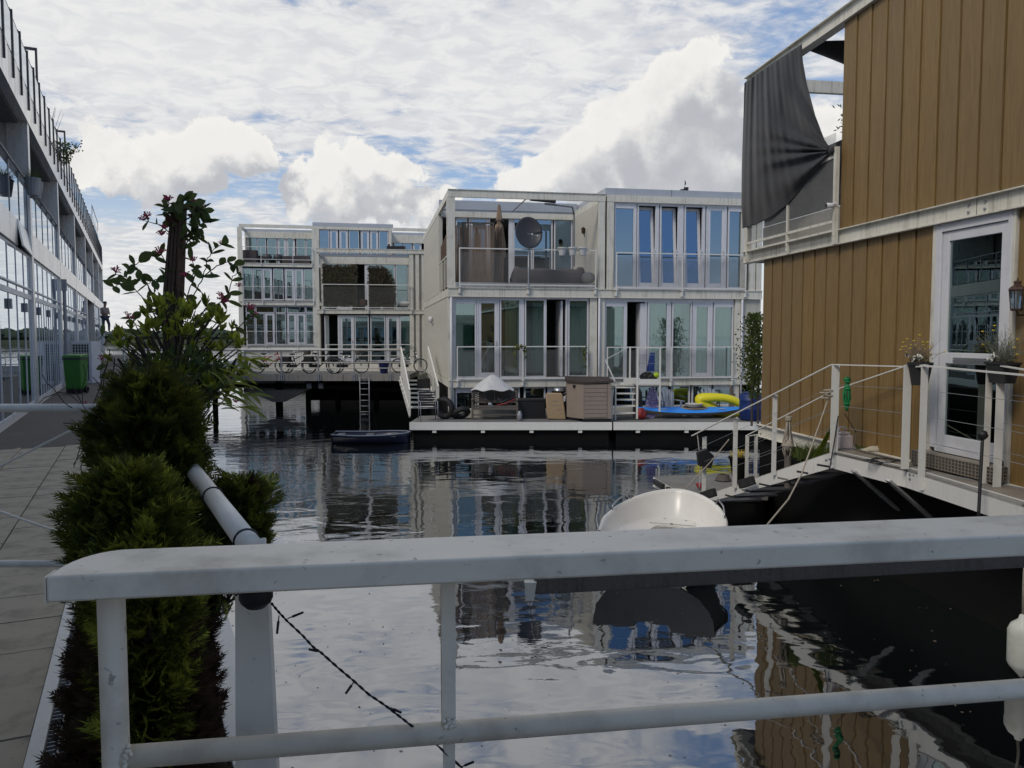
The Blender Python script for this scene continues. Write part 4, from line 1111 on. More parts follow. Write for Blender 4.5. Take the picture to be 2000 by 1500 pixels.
# door
dz1 = rz(1850, 458, 0.0); dz0 = rz(1850, 877)
dfr = MB().box(xd0, xd0 + 0.09, -0.055, 0.10, dz0, fz0 - 0.002).box(xd1 - 0.06, xd1, -0.055, 0.10, dz0, fz0 - 0.002)
dfr.box(xd0 + 0.09, xd1 - 0.06, -0.054, 0.09, dz1 + 0.03, fz0 - 0.003)
dfr.box(xd0 + 0.091, xd1 - 0.061, -0.06, 0.1, dz0 - 0.04, dz0 + 0.03)
part('door_frame', dfr, 'frame_white', hr, bevel=0.004)
part('trim', MB().box(xd0 - 0.066, xd0 - 0.004, -0.05, 0.05, base1, fz0 - 0.002), 'cream_steel', hr)
part('drain_pipe', MB().box(xd1 + 0.002, xd1 + 0.045, -0.05, 0.02, base1, fz0 - 0.002), 'cream_steel', hr)
dl, dr = xd0 + 0.095, xd1 - 0.065
zm0, zm1 = rz(1900, 712), rz(1900, 690)
d_ = MB()
st = 0.105
d_.box(dl, dl + st, -0.03, 0.035, dz0 + 0.035, dz1 + 0.025).box(dr - st, dr, -0.03, 0.035, dz0 + 0.035, dz1 + 0.025)
d_.box(dl + st, dr - st, -0.029, 0.034, dz1 - 0.09, dz1 + 0.025).box(dl + st, dr - st, -0.029, 0.034, dz0 + 0.035, dz0 + 0.17).box(dl + st, dr - st, -0.029, 0.034, zm0, zm1)
dd = part('door', d_, 'frame_white', hr, bevel=0.004)
part('pane', MB().box(dl + st, dr - st, -0.005, 0.008, zm1, dz1 - 0.09), 'door_glass', dd)
part('pane', MB().box(dl + st, dr - st, -0.005, 0.008, dz0 + 0.17, zm0), 'door_glass', dd)
part('letter_slot', MB().box(dl + st + 0.14, dr - st - 0.08, -0.042, -0.030, zm0 + 0.02, zm0 + 0.05).box(dl + st + 0.15, dr - st - 0.09, -0.048, -0.043, zm0 + 0.055, zm0 + 0.075), 'steel', dd)
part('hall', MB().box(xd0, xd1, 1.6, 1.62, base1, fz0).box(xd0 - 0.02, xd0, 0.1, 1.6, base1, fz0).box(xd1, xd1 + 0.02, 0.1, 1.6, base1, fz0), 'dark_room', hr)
# re-cut the body around the hall is avoided: the body starts behind the door plane
body = [o for o in hr.children if o.name.startswith('house_body')][0]
bpy.data.objects.remove(body)
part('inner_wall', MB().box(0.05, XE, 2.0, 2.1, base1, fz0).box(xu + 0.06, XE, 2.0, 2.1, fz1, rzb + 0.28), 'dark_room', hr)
part('roof', MB().box(xu, XE, 0.07, 5.0, rb1 - 0.1, rb1 - 0.02), 'zinc', hr)
part('back_wall', MB().box(0.03, XE, 4.9, 5.0, base0, fz0).box(xu, XE, 4.9, 5.0, fz1, rb1 - 0.1), 'cream_wall', hr)
part('floor_slab', MB().box(0.03, XE, 0.08, 4.9, fz0 + 0.01, fz1 - 0.01).box(0.03, XE, 0.08, 4.9, base0, base1), 'soffit', hr)
part('hull', MB().box(-0.02, XE, -0.02, 4.8, -1, base0 - 0.01), 'hull', hr)  # black hull extended flush to darken the reflection in the water below

# wall lantern beside the door
pl = RF.w(rx(2012), -0.16, rz(2012, 585))
lt = thing('wall_lantern', 'brown carriage lantern with glass panes on the wall right of the door', 'lantern', pl, RF.a)
part('body', MB().lathe([(0.052, -0.12), (0.058, -0.11), (0.058, -0.095)], n=6).lathe([(0.075, 0.09), (0.085, 0.10), (0.07, 0.125), (0.035, 0.15), (0.03, 0.17), (0.04, 0.175), (0.035, 0.19), (0.008, 0.2), (0.006, 0.22)], n=6), 'lantern', lt)
for i in range(6):
    a = i * PI / 3; bars_ = MB().bar((0.056 * math.cos(a), 0.056 * math.sin(a), -0.10), (0.074 * math.cos(a), 0.074 * math.sin(a), 0.095), 0.007, 0.007)
    part('glazing_bar', bars_, 'lantern', lt)
part('glass', MB().lathe([(0.052, -0.095), (0.07, 0.09)], n=6), 'balustrade_glass', lt)
part('bracket', MB().tube([(0, 0.0, -0.12), (0, 0.02, -0.17), (0, 0.09, -0.16), (0, 0.12, -0.10), (0, 0.16, -0.12)], 0.009, 6).box(-0.03, 0.03, 0.13, 0.14, -0.2, -0.02), 'lantern', lt)

# security camera on the balcony post
pc_ = RF.w(rx(1620, -0.2), -0.22, rz(1620, 403, -0.2))
cc = thing('security_camera', 'small white bullet camera fixed to the balcony post', 'camera', pc_, RF.a)
part('housing', MB().lathe([(0.02, -0.07), (0.038, -0.065), (0.038, 0.05), (0.03, 0.055)], axis='y', n=14), 'frame_white', cc, smooth=True)
part('lens', MB().lathe([(0.03, -0.074), (0.026, -0.066)], axis='y', n=12), 'black', cc)
part('arm', MB().bar((0, 0, 0), (0.07, 0.06, 0.04), 0.015, 0.015), 'frame_white', cc)

# dark cloth hung over the balcony front and tied to the railing post
def lerp(a, b, t): return (a[0] + (b[0] - a[0]) * t, a[1] + (b[1] - a[1]) * t)
def poly_at(P_, t):
    k = t * (len(P_) - 1); i = min(int(k), len(P_) - 2); return lerp(P_[i], P_[i + 1], k - i)
topE = [(1454, 162), (1480, 143), (1510, 123), (1540, 103), (1566, 86)]
rightE = [(1566, 86), (1568, 120), (1576, 165), (1592, 225), (1610, 272), (1622, 292)]
leftE = [(1454, 162), (1452, 230), (1449, 320), (1448, 400), (1450, 446)]
botE = [(1450, 446), (1475, 440), (1508, 425), (1540, 400), (1568, 370), (1592, 338), (1610, 314), (1622, 297)]
def cloth(s, t):
    T = poly_at(topE, s); B = poly_at(botE, s); L2 = poly_at(leftE, t); R2 = poly_at(rightE, t)
    c00, c10, c01, c11 = topE[0], topE[-1], botE[0], botE[-1]
    u = (1 - t) * T[0] + t * B[0] + (1 - s) * L2[0] + s * R2[0] - ((1 - s) * (1 - t) * c00[0] + s * (1 - t) * c10[0] + (1 - s) * t * c01[0] + s * t * c11[0])
    v = (1 - t) * T[1] + t * B[1] + (1 - s) * L2[1] + s * R2[1] - ((1 - s) * (1 - t) * c00[1] + s * (1 - t) * c10[1] + (1 - s) * t * c01[1] + s * t * c11[1])
    folds = (0.017 * math.sin(s * 41 + 1.4 * math.sin(t * 3) + 4 * s * s) + 0.013 * math.sin(s * 77 + t * 4)) * (1 - 0.75 * t) * max(0.15, 1 - s * 1.1)
    folds += 0.022 * math.sin(s * 9 + t * 4.5) * math.sin(PI * min(1, t * 1.1))
    # pleats gathering to the knot at the lower right
    ang = math.atan2(v - 294, 1624 - u)
    dist_ = math.hypot(v - 294, 1624 - u) / 170
    gath = max(0, 1 - dist_) ** 0.6 * min(1, dist_ * 4)
    folds += 0.040 * gath * math.sin(ang * 17 + 2 * math.sin(ang * 5)) * (1 if s > 0.25 else s / 0.25)
    folds += 0.022 * math.sin(ang * 13 + dist_ * 5) * max(0, 1.25 - dist_) * t
    belly = 0.16 * math.sin(PI * t) * math.sin(PI * min(1, s * 0.9 + 0.1)) * (1 - 0.5 * s)
    return RF.at(u, v, -0.17 - belly + folds * 1.0)
mb = MB(); mb.grid(cloth, 110, 80)
cl = thing('shade_cloth', 'dark grey cloth draped from the roof beam and knotted to the balcony post', 'cloth', RF.w(xbal, 0, 0), RF.a)
fmi = Matrix.Translation(RF.o) @ Matrix.Rotation(RF.a, 4, 'Z')
mb.v = [tuple(fmi @ Vector(q)) for q in mb.v]
part('drape', mb, 'fabric', cl, smooth=True, world=True, solid=0.004)
kn = RF.w(*RF.at(1626, 294, -0.17))
part('knot', MB().blob(kn, 0.06, 0.06, 0.055, 12, 8, 0.12).tube([kn, kn + Vector((0.03, -0.06, -0.16))], [0.02, 0.006]), 'fabric', cl, smooth=True, world=True)
# the rest of it stretched inwards under the pergola
def sail(s, t):
    a = RF.w(rx(1566), -0.05, rb0 + 0.02); b = RF.w(rx(1645), 0.05, rb0 + 0.1)
    c = RF.w(rx(1480), 3.3, rb0 - 0.1); d = RF.w(rx(1645), 3.35, rb0 + 0.0)
    p = a.lerp(b, s * 0.25 + 0.0 * t).lerp(c.lerp(d, s), t)
    p.z -= 0.30 * math.sin(PI * s) * math.sin(PI * t * 0.9)
    return p
part('shade_sail', MB().grid(sail, 14, 14), 'fabric', cl, smooth=True, world=True, solid=0.004)
# twig of an olive sticking out by the wall
tw1 = thing('olive_plant', 'sprig of narrow leaves peeping out beside the upper brown wall', 'plant', RF.w(xu + 0.3, 1.2, fz1), RF.a)
stem = MB(); base_ = RF.w(xu + 0.35, 1.2, fz1); tip = RF.w(rx(1632, 1.0), 1.0, rz(1632, 243, 1.0))
stem.tube([base_, base_.lerp(tip, 0.5) + Vector((0.1, 0, 0.1)), tip], [0.012, 0.008, 0.003], 6)
part('stem', stem, 'twig', tw1, world=True)
lv = MB(); g = random.Random(2)
for i in range(34):
    c = tip + Vector((g.uniform(-.12, .35), g.uniform(-.1, .1), g.uniform(-.16, .3)))
    d = Vector((g.uniform(-1, .6), g.uniform(-.4, .4), g.uniform(-.3, 1))).normalized() * 0.09; n_ = d.cross(Vector((0.2, 1, .3))).normalized() * 0.011
    lv.add([c, c + d * .5 + n_, c + d, c + d * .5 - n_], [(0, 1, 2, 3)])
part('foliage', lv, 'vine_leaf', tw1, world=True, stuff=True)

# ---------------------------------------------------------------- gangway: entry platform and stair down to the float
A = PZ(1629, 881, 1.65); B = PZ(1770, 913, 1.65); Cc = PZ(1996, 980, 1.65)
D = Cc + (Cc - B) * 0.9
E = PZ(1379, 966, 0.62)
gw = thing('gangway', 'white steel entry platform and stair with wire railings along the brown house', 'gangway', (A.x, A.y, 0))
BH = 0.235
def beam(p, q, h, name='side_beam', h2=None, th=0.012, mat='white_paint'):
    h2 = h2 if h2 is not None else h
    d = (q - p).normalized(); s_ = Vector((d.y, -d.x, 0)).normalized() * th
    if s_.dot(Vector((-1, -0.2, 0))) < 0: s_ = -s_
    m_ = MB().add([p, q, q - Vector((0, 0, h2)), p - Vector((0, 0, h)), p - s_, q - s_, q - s_ - Vector((0, 0, h2)), p - s_ - Vector((0, 0, h))],
         [(0,1,2,3),(4,7,6,5),(0,4,5,1),(1,5,6,2),(2,6,7,3),(3,7,4,0)])
    f_ = s_ * 5
    for dz_, t_ in ((0, h * 0), (1, h)):
        z1_ = -dz_ * h + (0 if dz_ else -0.0); z2_ = -dz_ * h2
        m_.add([p + Vector((0,0,z1_)), q + Vector((0,0,z2_)), q - f_ + Vector((0,0,z2_)), p - f_ + Vector((0,0,z1_)),
                p + Vector((0,0,z1_-.01)), q + Vector((0,0,z2_-.01)), q - f_ + Vector((0,0,z2_-.01)), p - f_ + Vector((0,0,z1_-.01))],
         [(0,1,2,3),(4,7,6,5),(0,4,5,1),(1,5,6,2),(2,6,7,3),(3,7,4,0)])
    return part(name, m_, mat, gw, world=True)
beam(A, B, BH); beam(B + (Cc - B).normalized() * 0.012, D, BH)
beam(A - (A - E).normalized() * 0.004, E, 0.22, h2=0.13)
# the landward side of the platform and the stair
wallpt = lambda s: RF.w(s, -0.07, 1.65)
sA = RF.l(A).x; sB = RF.l(B).x; sD = RF.l(D).x
deckp = MB().prism([A.xy, B.xy, Cc.xy, D.xy, wallpt(sD).xy, wallpt(sA - 0.3).xy], 1.60, 1.638)
part('grate_deck', deckp, 'grate', gw, world=True)
mt = MB(); ra = wallpt(sB - 0.1) + Vector((0, 0, .0)); 
for q0, q1 in ((B, wallpt(sB + 1.4)), (A, wallpt(sA - 0.25))): mt.bar(Vector((q0.x, q0.y, 1.635)), Vector((q1.x, q1.y, 1.635)), 0.04, 0.02)
part('deck_bar', mt, 'galv', gw, world=True)
mt = MB(); q0 = RF.w(xd0 + 0.05, -0.42, 1.66); q1 = RF.w(xd1 - 0.05, -0.42, 1.66)
step = MB(); st0 = RF.w(xd0 - 0.05, -0.27, 0); st1 = RF.w(xd1 + 0.1, -0.27, 0); st2 = RF.w(xd1 + 0.1, -0.075, 0); st3 = RF.w(xd0 - 0.05, -0.075, 0)
step.prism([st0.xy, st1.xy, st2.xy, st3.xy], 1.66, dz0 - 0.045)
part('doorstep', step, 'grate', gw, world=True)
wdir = (wallpt(sA) - wallpt(sA - 1)).normalized()
A2 = PZ(1700, 860, 1.60); E2 = E + Vector((0.78, 0.18, 0))
inner0 = A + Vector((0.62, 0.1, 0)); 
beam(inner0, E2, 0.2, h2=0.13, mat='dark_metal')  # dimness under the stair put into the colour of inner beam and treads
for i in range(7):
    t_ = (i + 0.5) / 7
    p_ = A.lerp(E, t_); q_ = inner0.lerp(E2, t_)
    d_ = (E - A).normalized(); d_.z = 0; d_ = d_ * 0.11
    m_ = MB().add([p_ - d_, q_ - d_, q_ + d_, p_ + d_, p_ - d_ - Vector((0,0,.03)), q_ - d_ - Vector((0,0,.03)), q_ + d_ - Vector((0,0,.03)), p_ + d_ - Vector((0,0,.03))], [(0,1,2,3),(4,7,6,5),(0,4,5,1),(1,5,6,2),(2,6,7,3),(3,7,4,0)])
    m_.v = [(x, y, z - 0.14) for x, y, z in m_.v]
    part('tread', m_, 'dark_metal', gw, world=True)
for (u0, v0, u1, v1) in ((1655, 922, 1748, 1012), (1722, 940, 1812, 1030)):
    p_ = PY(u0, v0, A.y - 0.6 if u0 < 1700 else A.y - 1.4); q_ = PY(u1, v1 + 10, p_.y - 0.1)
    p_ += Vector((0.12, 0.1, 0)); q_ += Vector((0.3, 0.25, 0))
    part('strut', MB().bar(p_, q_, 0.12, 0.03), 'panel_grey', gw, world=True)
bm_ = MB()
def bolt_at(m, p, r=0.016): m.lathe([(r, -0.02), (r * 0.9, -0.026)], (p.x, p.y, p.z), 8, 'y'); m.lathe([(r, -0.0), (r, -0.02)], (p.x, p.y, p.z), 8, 'y')
nB = (Cc - B).normalized()
for (u, v) in ((1776, 926), (1784, 928), (1792, 931), (1776, 935), (1792, 941)):
    p_ = PY(u, v, B.y - 0.35); 
    s_ = RF.l(p_).x; q_ = B + nB * ((u - 1771) / 8 * 0.07 + 0.03); q_.z = p_.z; bolt_at(bm_, PY(u, v, q_.y - 0.005), 0.014)
for (u, v) in ((1613, 899), (1620, 897)): bolt_at(bm_, PY(u, v, A.y - 0.0), 0.018)
part('bolt_heads', bm_, 'galv', gw, world=True, stuff=True)
# railings
def post(p, top, w=0.075, d=0.008, name='post', dirv=None):
    """angle section post: two thin flanges"""
    dirv = (dirv or nB).normalized(); dirv.z = 0; dirv.normalize(); s_ = Vector((dirv.y, -dirv.x, 0))
    m_ = MB(); c_ = Vector(p)
    m_.bar(c_, Vector((c_.x, c_.y, top)), w, d, up=s_)
    c2 = c_ + dirv * (w / 2 + d / 2) * 1.0 - s_ * (-w / 2)
    m_.bar(c2, Vector((c2.x, c2.y, top)), d, w, up=s_)
    for k in (0.04, 0.09, 0.34, 0.6, 0.85):
        zz_ = top - (top - c_.z) * k
        q = c_ - Vector((0, 0.006, 0)); m_.lathe([(0.011, -0.012), (0.011, 0.004)], (q.x, q.y, zz_), 7, 'y')
    return part(name, m_, 'white_paint', gw, world=True)
RT = 2.93
zt_ = lambda p, v, u: PY(u, v, p.y).z
def top_of(u, v, p): return PY(u, v, p.y).z
hand = MB(); 
pA_ = A + Vector((0.02, 0.0, 0)); pA_.z = 1.64
zA = PY(1632, 711, A.y).z; post(pA_, zA, 0.11)
pB_ = Vector((B.x, B.y, 1.64)); zB = PY(1775, 712, B.y).z; post(pB_, zB, 0.10)
pB2 = B + nB * 0.34; pB2.z = 1.45; zB2 = PY(1805, 712, pB2.y).z; post(pB2, zB2, 0.085)
far1 = PY(1927, 905, 8.55); far1.z = 1.64
z1_ = PY(1927, 713, far1.y).z; post(far1, z1_, 0.07)
far2 = PY(1950, 912, 8.35); far2.z = 1.64; z2_ = PY(1950, 713, far2.y).z; post(far2, z2_, 0.09)
far3 = D + Vector((-0.05, 0, 0)); far3.z = 1.6
Ht = PY(1625, 712, A.y)
e1 = PY(1352, 851, E.y + 0.05)
stp = [(1362, 960, 853, E.y + 0.02), (1432, 938, 815, E.y - 0.55), (1515, 913, 771, E.y - 1.20)]
for (u, vb, vt, Y) in stp:
    lp = E.lerp(A, (Y - E.y) / (A.y - E.y)); pp = Vector((lp.x, lp.y, lp.z - 0.05)); zt2 = PY(u, vt, Y).z
    post(pp, zt2, 0.07)
st2 = [(1460, 935, 850, E.y + 0.35), (1477, 935, 848, E.y + 0.5)]
for (u, vb, vt, Y) in st2:
    p_ = PY(u, vb, Y); post(p_, PY(u, vt, Y).z, 0.06)
hr1 = [e1, Ht, PY(1700, 714, (A.y + B.y) / 2), PY(1772, 716, B.y), PY(1935, 730, B.y - 1.3), PY(2100, 745, B.y - 2.5)]
hr1 = [e1, Ht, PY(1772, 716, B.y), PY(1806, 716, pB2.y)]
hm = MB()
for i in range(len(hr1) - 1): hm.bar(hr1[i], hr1[i + 1], 0.045, 0.014)
hm.bar(PY(1800, 714, pB2.y), PY(2080, 740, pB2.y - 2.4), 0.05, 0.016)
part('handrail', hm, 'white_paint', gw, world=True)
hm2 = MB()
sY = E.y + 0.35
hm2.bar(PY(1458, 851, sY), PY(1630, 762, A.y + 0.55), 0.03, 0.014).bar(PY(1630, 762, A.y + 0.55), PY(1778, 712, B.y + 0.45), 0.03, 0.014).bar(PY(1460, 852, sY), PY(1480, 849, sY + .15), 0.03, 0.012)
hm2.bar(PY(1947, 713, far2.y), PY(2080, 735, far2.y - 1.5), 0.04, 0.014)
part('handrail', hm2, 'white_paint', gw, world=True)
wires = MB(); wr = 0.0028
def wire(a, b): wires.tube([a, b], wr, 4, cap=False)
for k in range(3):
    f_ = (k + 1) / 4.2
    zt2 = zA - (zA - 1.65) * f_
    wire(Vector((A.x, A.y, zt2)), Vector((B.x, B.y, zB - (zB - 1.65) * f_)))
    wire(Vector((pB2.x, pB2.y, zB2 - (zB2 - 1.65) * f_)), pB2 + nB * 3.2 + Vector((0, 0, (zB2 - (zB2 - 1.65) * f_) - pB2.z)))
    wire(Vector((far2.x, far2.y, z2_ - (z2_ - 1.65) * f_)), far2 + nB * 3 + Vector((0, 0, z2_ - (z2_ - 1.65) * f_ - far2.z)))
    wire(e1 - Vector((0, 0, 0.26 * (k + 1))), Vector((A.x, A.y, zA - 0.30 * (k + 1))))
    wire(PY(1458, 851, sY) - Vector((0, 0, .2 * (k + 1))), PY(1630, 762, A.y + 0.55) - Vector((0, 0, .27 * (k + 1))))
part('wire', wires, 'galv', gw, world=True, stuff=True)
# rubber bumpers on the stair beam
for (u, v) in ((1386, 964), (1460, 941)):
    p_ = PY(u, v, 12.55 if u < 1400 else 12.0) + Vector((-0.03, -0.05, 0)); d_ = (A - E).normalized()
    single('rubber_bumper', MB().bar(p_ - d_ * 0.14, p_ + d_ * 0.14, 0.10, 0.13), 'rubber',
        'black rubber bumper on the stair beam, %s' % ('the lower one by the boat bow' if u < 1400 else 'the upper one by the grey flower pot'), 'bumper', 'rubber bumpers on the stair beam', bevel=0.01)
# float platform at the foot of the stair
q = [PZ(1277, 931, 0.55), PZ(1337, 966, 0.55), PZ(1500, 968, 0.55), PZ(1520, 925, 0.55), PZ(1400, 925, 0.55)]
ft = thing('mooring_float', 'low grey mooring float at the foot of the white stair', 'float', (q[0].x, q[0].y, 0))
part('float_deck', MB().prism([p.xy for p in q], 0.47, 0.55), 'deck_grey', ft, world=True)
part('float_hull', MB().prism([(p.xy - Vector((q[0] + q[2]).xy / 2)) * 0.94 + Vector((q[0] + q[2]).xy / 2) for p in q], -0.5, 0.46), 'hull', ft, world=True)
part('edge_beam', MB().bar(q[0] + Vector((0, 0, -.10)), q[1] + Vector((0, 0, -.10)), 0.03, 0.18), 'white_paint', ft, world=True)
for t_ in (0.1, 0.55):
    a = q[0].lerp(q[1], t_) + Vector((-0.05, -0.05, -0.05)); b = q[0].lerp(q[1], t_ + 0.3) + Vector((-0.05, -0.05, -0.05))
    part('rubber_fender', MB().bar(a, b, 0.07, 0.10), 'rubber', ft, world=True, bevel=0.01)
part('bollard', MB().tube([q[0] + Vector((0.06, 0.05, 0)), q[0] + Vector((0.06, 0.05, 0.14))], 0.02, 8), 'galv', ft, world=True)

# things on and around the gangway
def planter(name, p, w, d, h, label, seed, yellow=True):
    t = thing(name, label, 'flower pot', p, RF.a)
    pr = MB()
    bx0 = [(-.5, -.5), (.5, -.5), (.5, .5), (-.5, .5)]
    vs = [(x * w * 0.72, y * d * 0.72, 0) for x, y in bx0] + [(x * w, y * d, h) for x, y in bx0]
    if yellow is True or yellow == 'r':
        pr.lathe([(w * 0.33, 0), (w * 0.48, h * 0.88), (w * 0.52, h * 0.88), (w * 0.52, h), (w * 0.47, h)], n=20)
    else:
        pr.add(vs, [(0,3,2,1),(4,5,6,7),(0,1,5,4),(1,2,6,5),(2,3,7,6),(3,0,4,7)]).box(-w * .53, w * .53, -d * .53, d * .53, h * 0.9, h)
    part('pot', pr, 'rubber', t, smooth=False)
    part('soil', MB().lathe([(w * 0.44, h + 0.001), (w * 0.42, h + 0.012)], n=16, sy=d / w), 'soil', t)
    g = random.Random(seed); st_ = MB(); fl = MB()
    for i in range(120):
        a = g.uniform(-1, 1); x = g.uniform(-.35, .35) * w; y = g.uniform(-.3, .3) * d
        L = g.uniform(0.14, 0.34) * (1.25 if yellow == 'g' else 1); lean = Vector((g.gauss(-0.25 if yellow is True else 0.35, 0.5), g.gauss(0, 0.35), 1)).normalized()
        p0_ = Vector((x, y, h)); p1 = p0_ + lean * L * 0.5; p2 = p0_ + lean * L + Vector((lean.x * 0.08, lean.y * 0.05, -abs(lean.x) * 0.07))
        st_.tube([p0_, p1, p2], [0.0025, 0.002, 0.0012], 4, cap=False)
        if yellow is True and i % 5 == 0:
            fl.lathe([(0.016, 0), (0.018, 0.006), (0.01, 0.012)], p2, 8)
        if yellow == 'g' and i % 11 == 0:
            fl.lathe([(0.013, 0), (0.016, 0.006), (0.01, 0.012)], p2, 8)
        if i % 2: 
            for k in range(5):
                c = p0_.lerp(p1, g.uniform(0.2, 1.9)); d_ = Vector((g.uniform(-1, 1), g.uniform(-1, 1), .6)).normalized() * 0.035
                st_.tube([c, c + d_], 0.0013, 3, cap=False)
    part('stems', st_, 'grey_stem' if yellow == 'g' else 'dry_stem', t, stuff=True)
    if fl.v: part('yellow_flowers', fl, 'flower_yellow', t, stuff=True)
    n_ = 15 if yellow is True else 10
    pet = MB().lathe([(0.004, -0.006), (0.022, 0.002), (0.024, 0.008), (0.010, 0.004), (0.004, 0.004)], n=5, axis='y').mesh('blossom', M['flower_white'])
    eye = MB().lathe([(0.009, -0.010), (0.011, -0.007), (0.003, -0.003)], n=6, axis='y').mesh('blossom_eye', M['flower_dark'])
    for i in range(n_):
        x = g.uniform(-.48, .48) * w if yellow is True else g.uniform(-.5, -.05) * w
        p_ = (x, -d * 0.30 + g.uniform(-.05, .02), h + g.uniform(0.015, 0.085))
        fl_ = copypart(pet, 'blossom', p_, t, rot=(g.uniform(-.6, .6), g.uniform(0, 6), g.uniform(-.7, .7)))
        copypart(eye, 'blossom_eye', (0, 0, 0), fl_)
    lf = MB()
    for i in range(90):
        c = Vector((g.uniform(-.48, .48) * w, g.uniform(-.4, .4) * d, h + g.uniform(0, .05))); d_ = Vector((g.uniform(-1, 1), g.uniform(-1, .4), g.uniform(0, .8))).normalized() * 0.03
        n2_ = d_.cross(Vector((.3, .2, 1))).normalized() * 0.01
        lf.add([c, c + d_ * .5 + n2_, c + d_, c + d_ * .5 - n2_], [(0, 1, 2, 3)])
    part('leaves', lf, 'grass_blade', t, stuff=True)
    return t
pq = PY(1797, 725, pB2.y + 0.22)
planter('flower_pot', Vector((pq.x, pq.y, PY(1797, 752, pq.y).z)), 0.27, 0.2, 0.27, 'black pot of white pansies and dry yellow flower heads hung on the gate post', 5, True)
pq = PY(1958, 725, far2.y - 0.06)
planter('flower_pot', Vector((pq.x, pq.y, PY(1958, 748, pq.y).z)), 0.29, 0.18, 0.22, 'wider black pot of white flowers and tall grey stems in front of the door', 6, 'g')
# green mooring line bundle
gp = PY(1652, 745, A.y - 0.06)
m_ = MB(); g = random.Random(9)
for i in range(9):
    a = i / 9 * 2 * PI; rx_ = 0.045 * math.cos(a)
    pts = [gp + Vector((rx_ * math.sin(PI * k / 10) + g.uniform(-.006, .006), -0.03 * math.sin(a) * math.sin(PI * k / 10) - .05, 0.02 - 0.42 * k / 10)) for k in range(11)]
    m_.tube(pts, 0.011, 6)
for z_ in (0.0, -0.10, -0.30): m_.torus((gp.x, gp.y - 0.05, gp.z + z_), 0.034, 0.012, 12, 6, 'z')
m_.blob((gp.x, gp.y - 0.05, gp.z + 0.03), 0.05, 0.035, 0.035, 10, 6, 0.15)
single('rope_bundle', m_, 'rope_green', 'bright green coiled mooring line tied to the corner post', 'rope', smooth=True)
# jerrycan
p_ = PZ(1652, 881, 1.64) + Vector((0.06, 0.22, 0))
jc = thing('jerrycan', 'translucent whitish plastic canister standing behind the corner post', 'canister', p_, 0.2)
part('body', MB().prism([(-0.11, -0.07), (0.11, -0.07), (0.11, 0.07), (-0.11, 0.07)], 0, 0.2).prism([(-0.09, -0.06), (0.04, -0.06), (0.04, 0.06), (-0.09, 0.06)], 0.2, 0.25), 'jerrycan', jc, bevel=0.02)
part('handle', MB().tube([(-0.08, 0, 0.24), (-0.07, 0, 0.31), (0.0, 0, 0.315), (0.03, 0, 0.25)], 0.014, 8), 'jerrycan', jc, smooth=True)
part('cap', MB().lathe([(0.02, 0.2), (0.02, 0.235)], (0.08, 0, 0), 10), 'tarp_white', jc)
# towel heap
tp = PZ(1730, 884, 1.64) + Vector((0.02, 0.12, 0))
m_ = MB()
for (dx, dy, rx_, ry_, rz_) in ((0, 0, .13, .10, .075), (-.14, -.02, .11, .08, .05), (.10, .02, .10, .08, .085), (-.22, .0, .07, .06, .03), (.03, -.06, .12, .06, .05)):
    m_.blob((tp.x + dx, tp.y + dy, tp.z + rz_ * 0.55), rx_, ry_, rz_, 14, 8, 0.10)
single('towel', m_, 'towel', 'crumpled off white cloth lying on the entry platform', 'towel', smooth=True)
# black cable on the platform
m_ = MB(); g = random.Random(12)
pc = PZ(1728, 899, 1.655); pts = []
for k in range(70):
    a = k * 0.42; r_ = 0.12 + 0.10 * g.random()
    pts.append((pc.x + math.cos(a) * r_ * 1.3 + g.uniform(-.01, .01), pc.y + math.sin(a) * r_ * 0.8, 1.648 + 0.004 * (k % 5)))
g1_ = PY(1650, 808, A.y - 0.05)
up_ = [tuple(g1_), tuple(PY(1672, 845, A.y)), tuple(PY(1668, 878, A.y - 0.1)), tuple(PZ(1690, 884, 1.65))]
m_.tube(up_ + pts, 0.006, 5)
single('cable', m_, 'black', 'black cable hanging from the green rope and coiled on the platform', 'cable')
# grass and reeds growing between stair and hull
gr = MB(); g = random.Random(21)
for i in range(700):
    c = PY(g.uniform(1545, 1640), g.uniform(890, 905), 11.3) + Vector((0.1, g.uniform(0, 0.5), g.uniform(-.02, .04)))
    d_ = Vector((g.uniform(-1, 1), g.uniform(-.6, .6), g.uniform(.6, 1.6))).normalized() * g.uniform(.06, .22); n_ = d_.cross(Vector((0, 1, .1))).normalized() * 0.006
    gr.add([c - n_, c + n_, c + d_], [(0, 1, 2)])
for i in range(160):
    c = PZ(g.uniform(1675, 1705), g.uniform(868, 880), 1.64) + Vector((0.03, 0.1, 0))
    d_ = Vector((g.uniform(-1, 1), g.uniform(-.6, .6), g.uniform(.4, 1))).normalized() * g.uniform(.04, .11); n_ = d_.cross(Vector((0, 1, .1))).normalized() * 0.006
    gr.add([c - n_, c + n_, c + d_], [(0, 1, 2)])
t = thing('water_plants', 'low green plants growing beside the stair under the base beam', 'plants', (A.x + 0.1, 11.4, 0.9))
part('blades', gr, 'grass_blade', t, world=True, stuff=True)
m_ = MB(); a = PY(1582, 905, 11.2); b = PY(1622, 835, 11.0)
for k in range(4): m_.bar(a + Vector((k * .03, 0, 0)), b + Vector((k * .02, 0, .02 * k)), 0.035, 0.006)
single('green_strap', m_, 'shrub_leaf', 'green strap like leaves leaning up to the corner post', 'leaves')
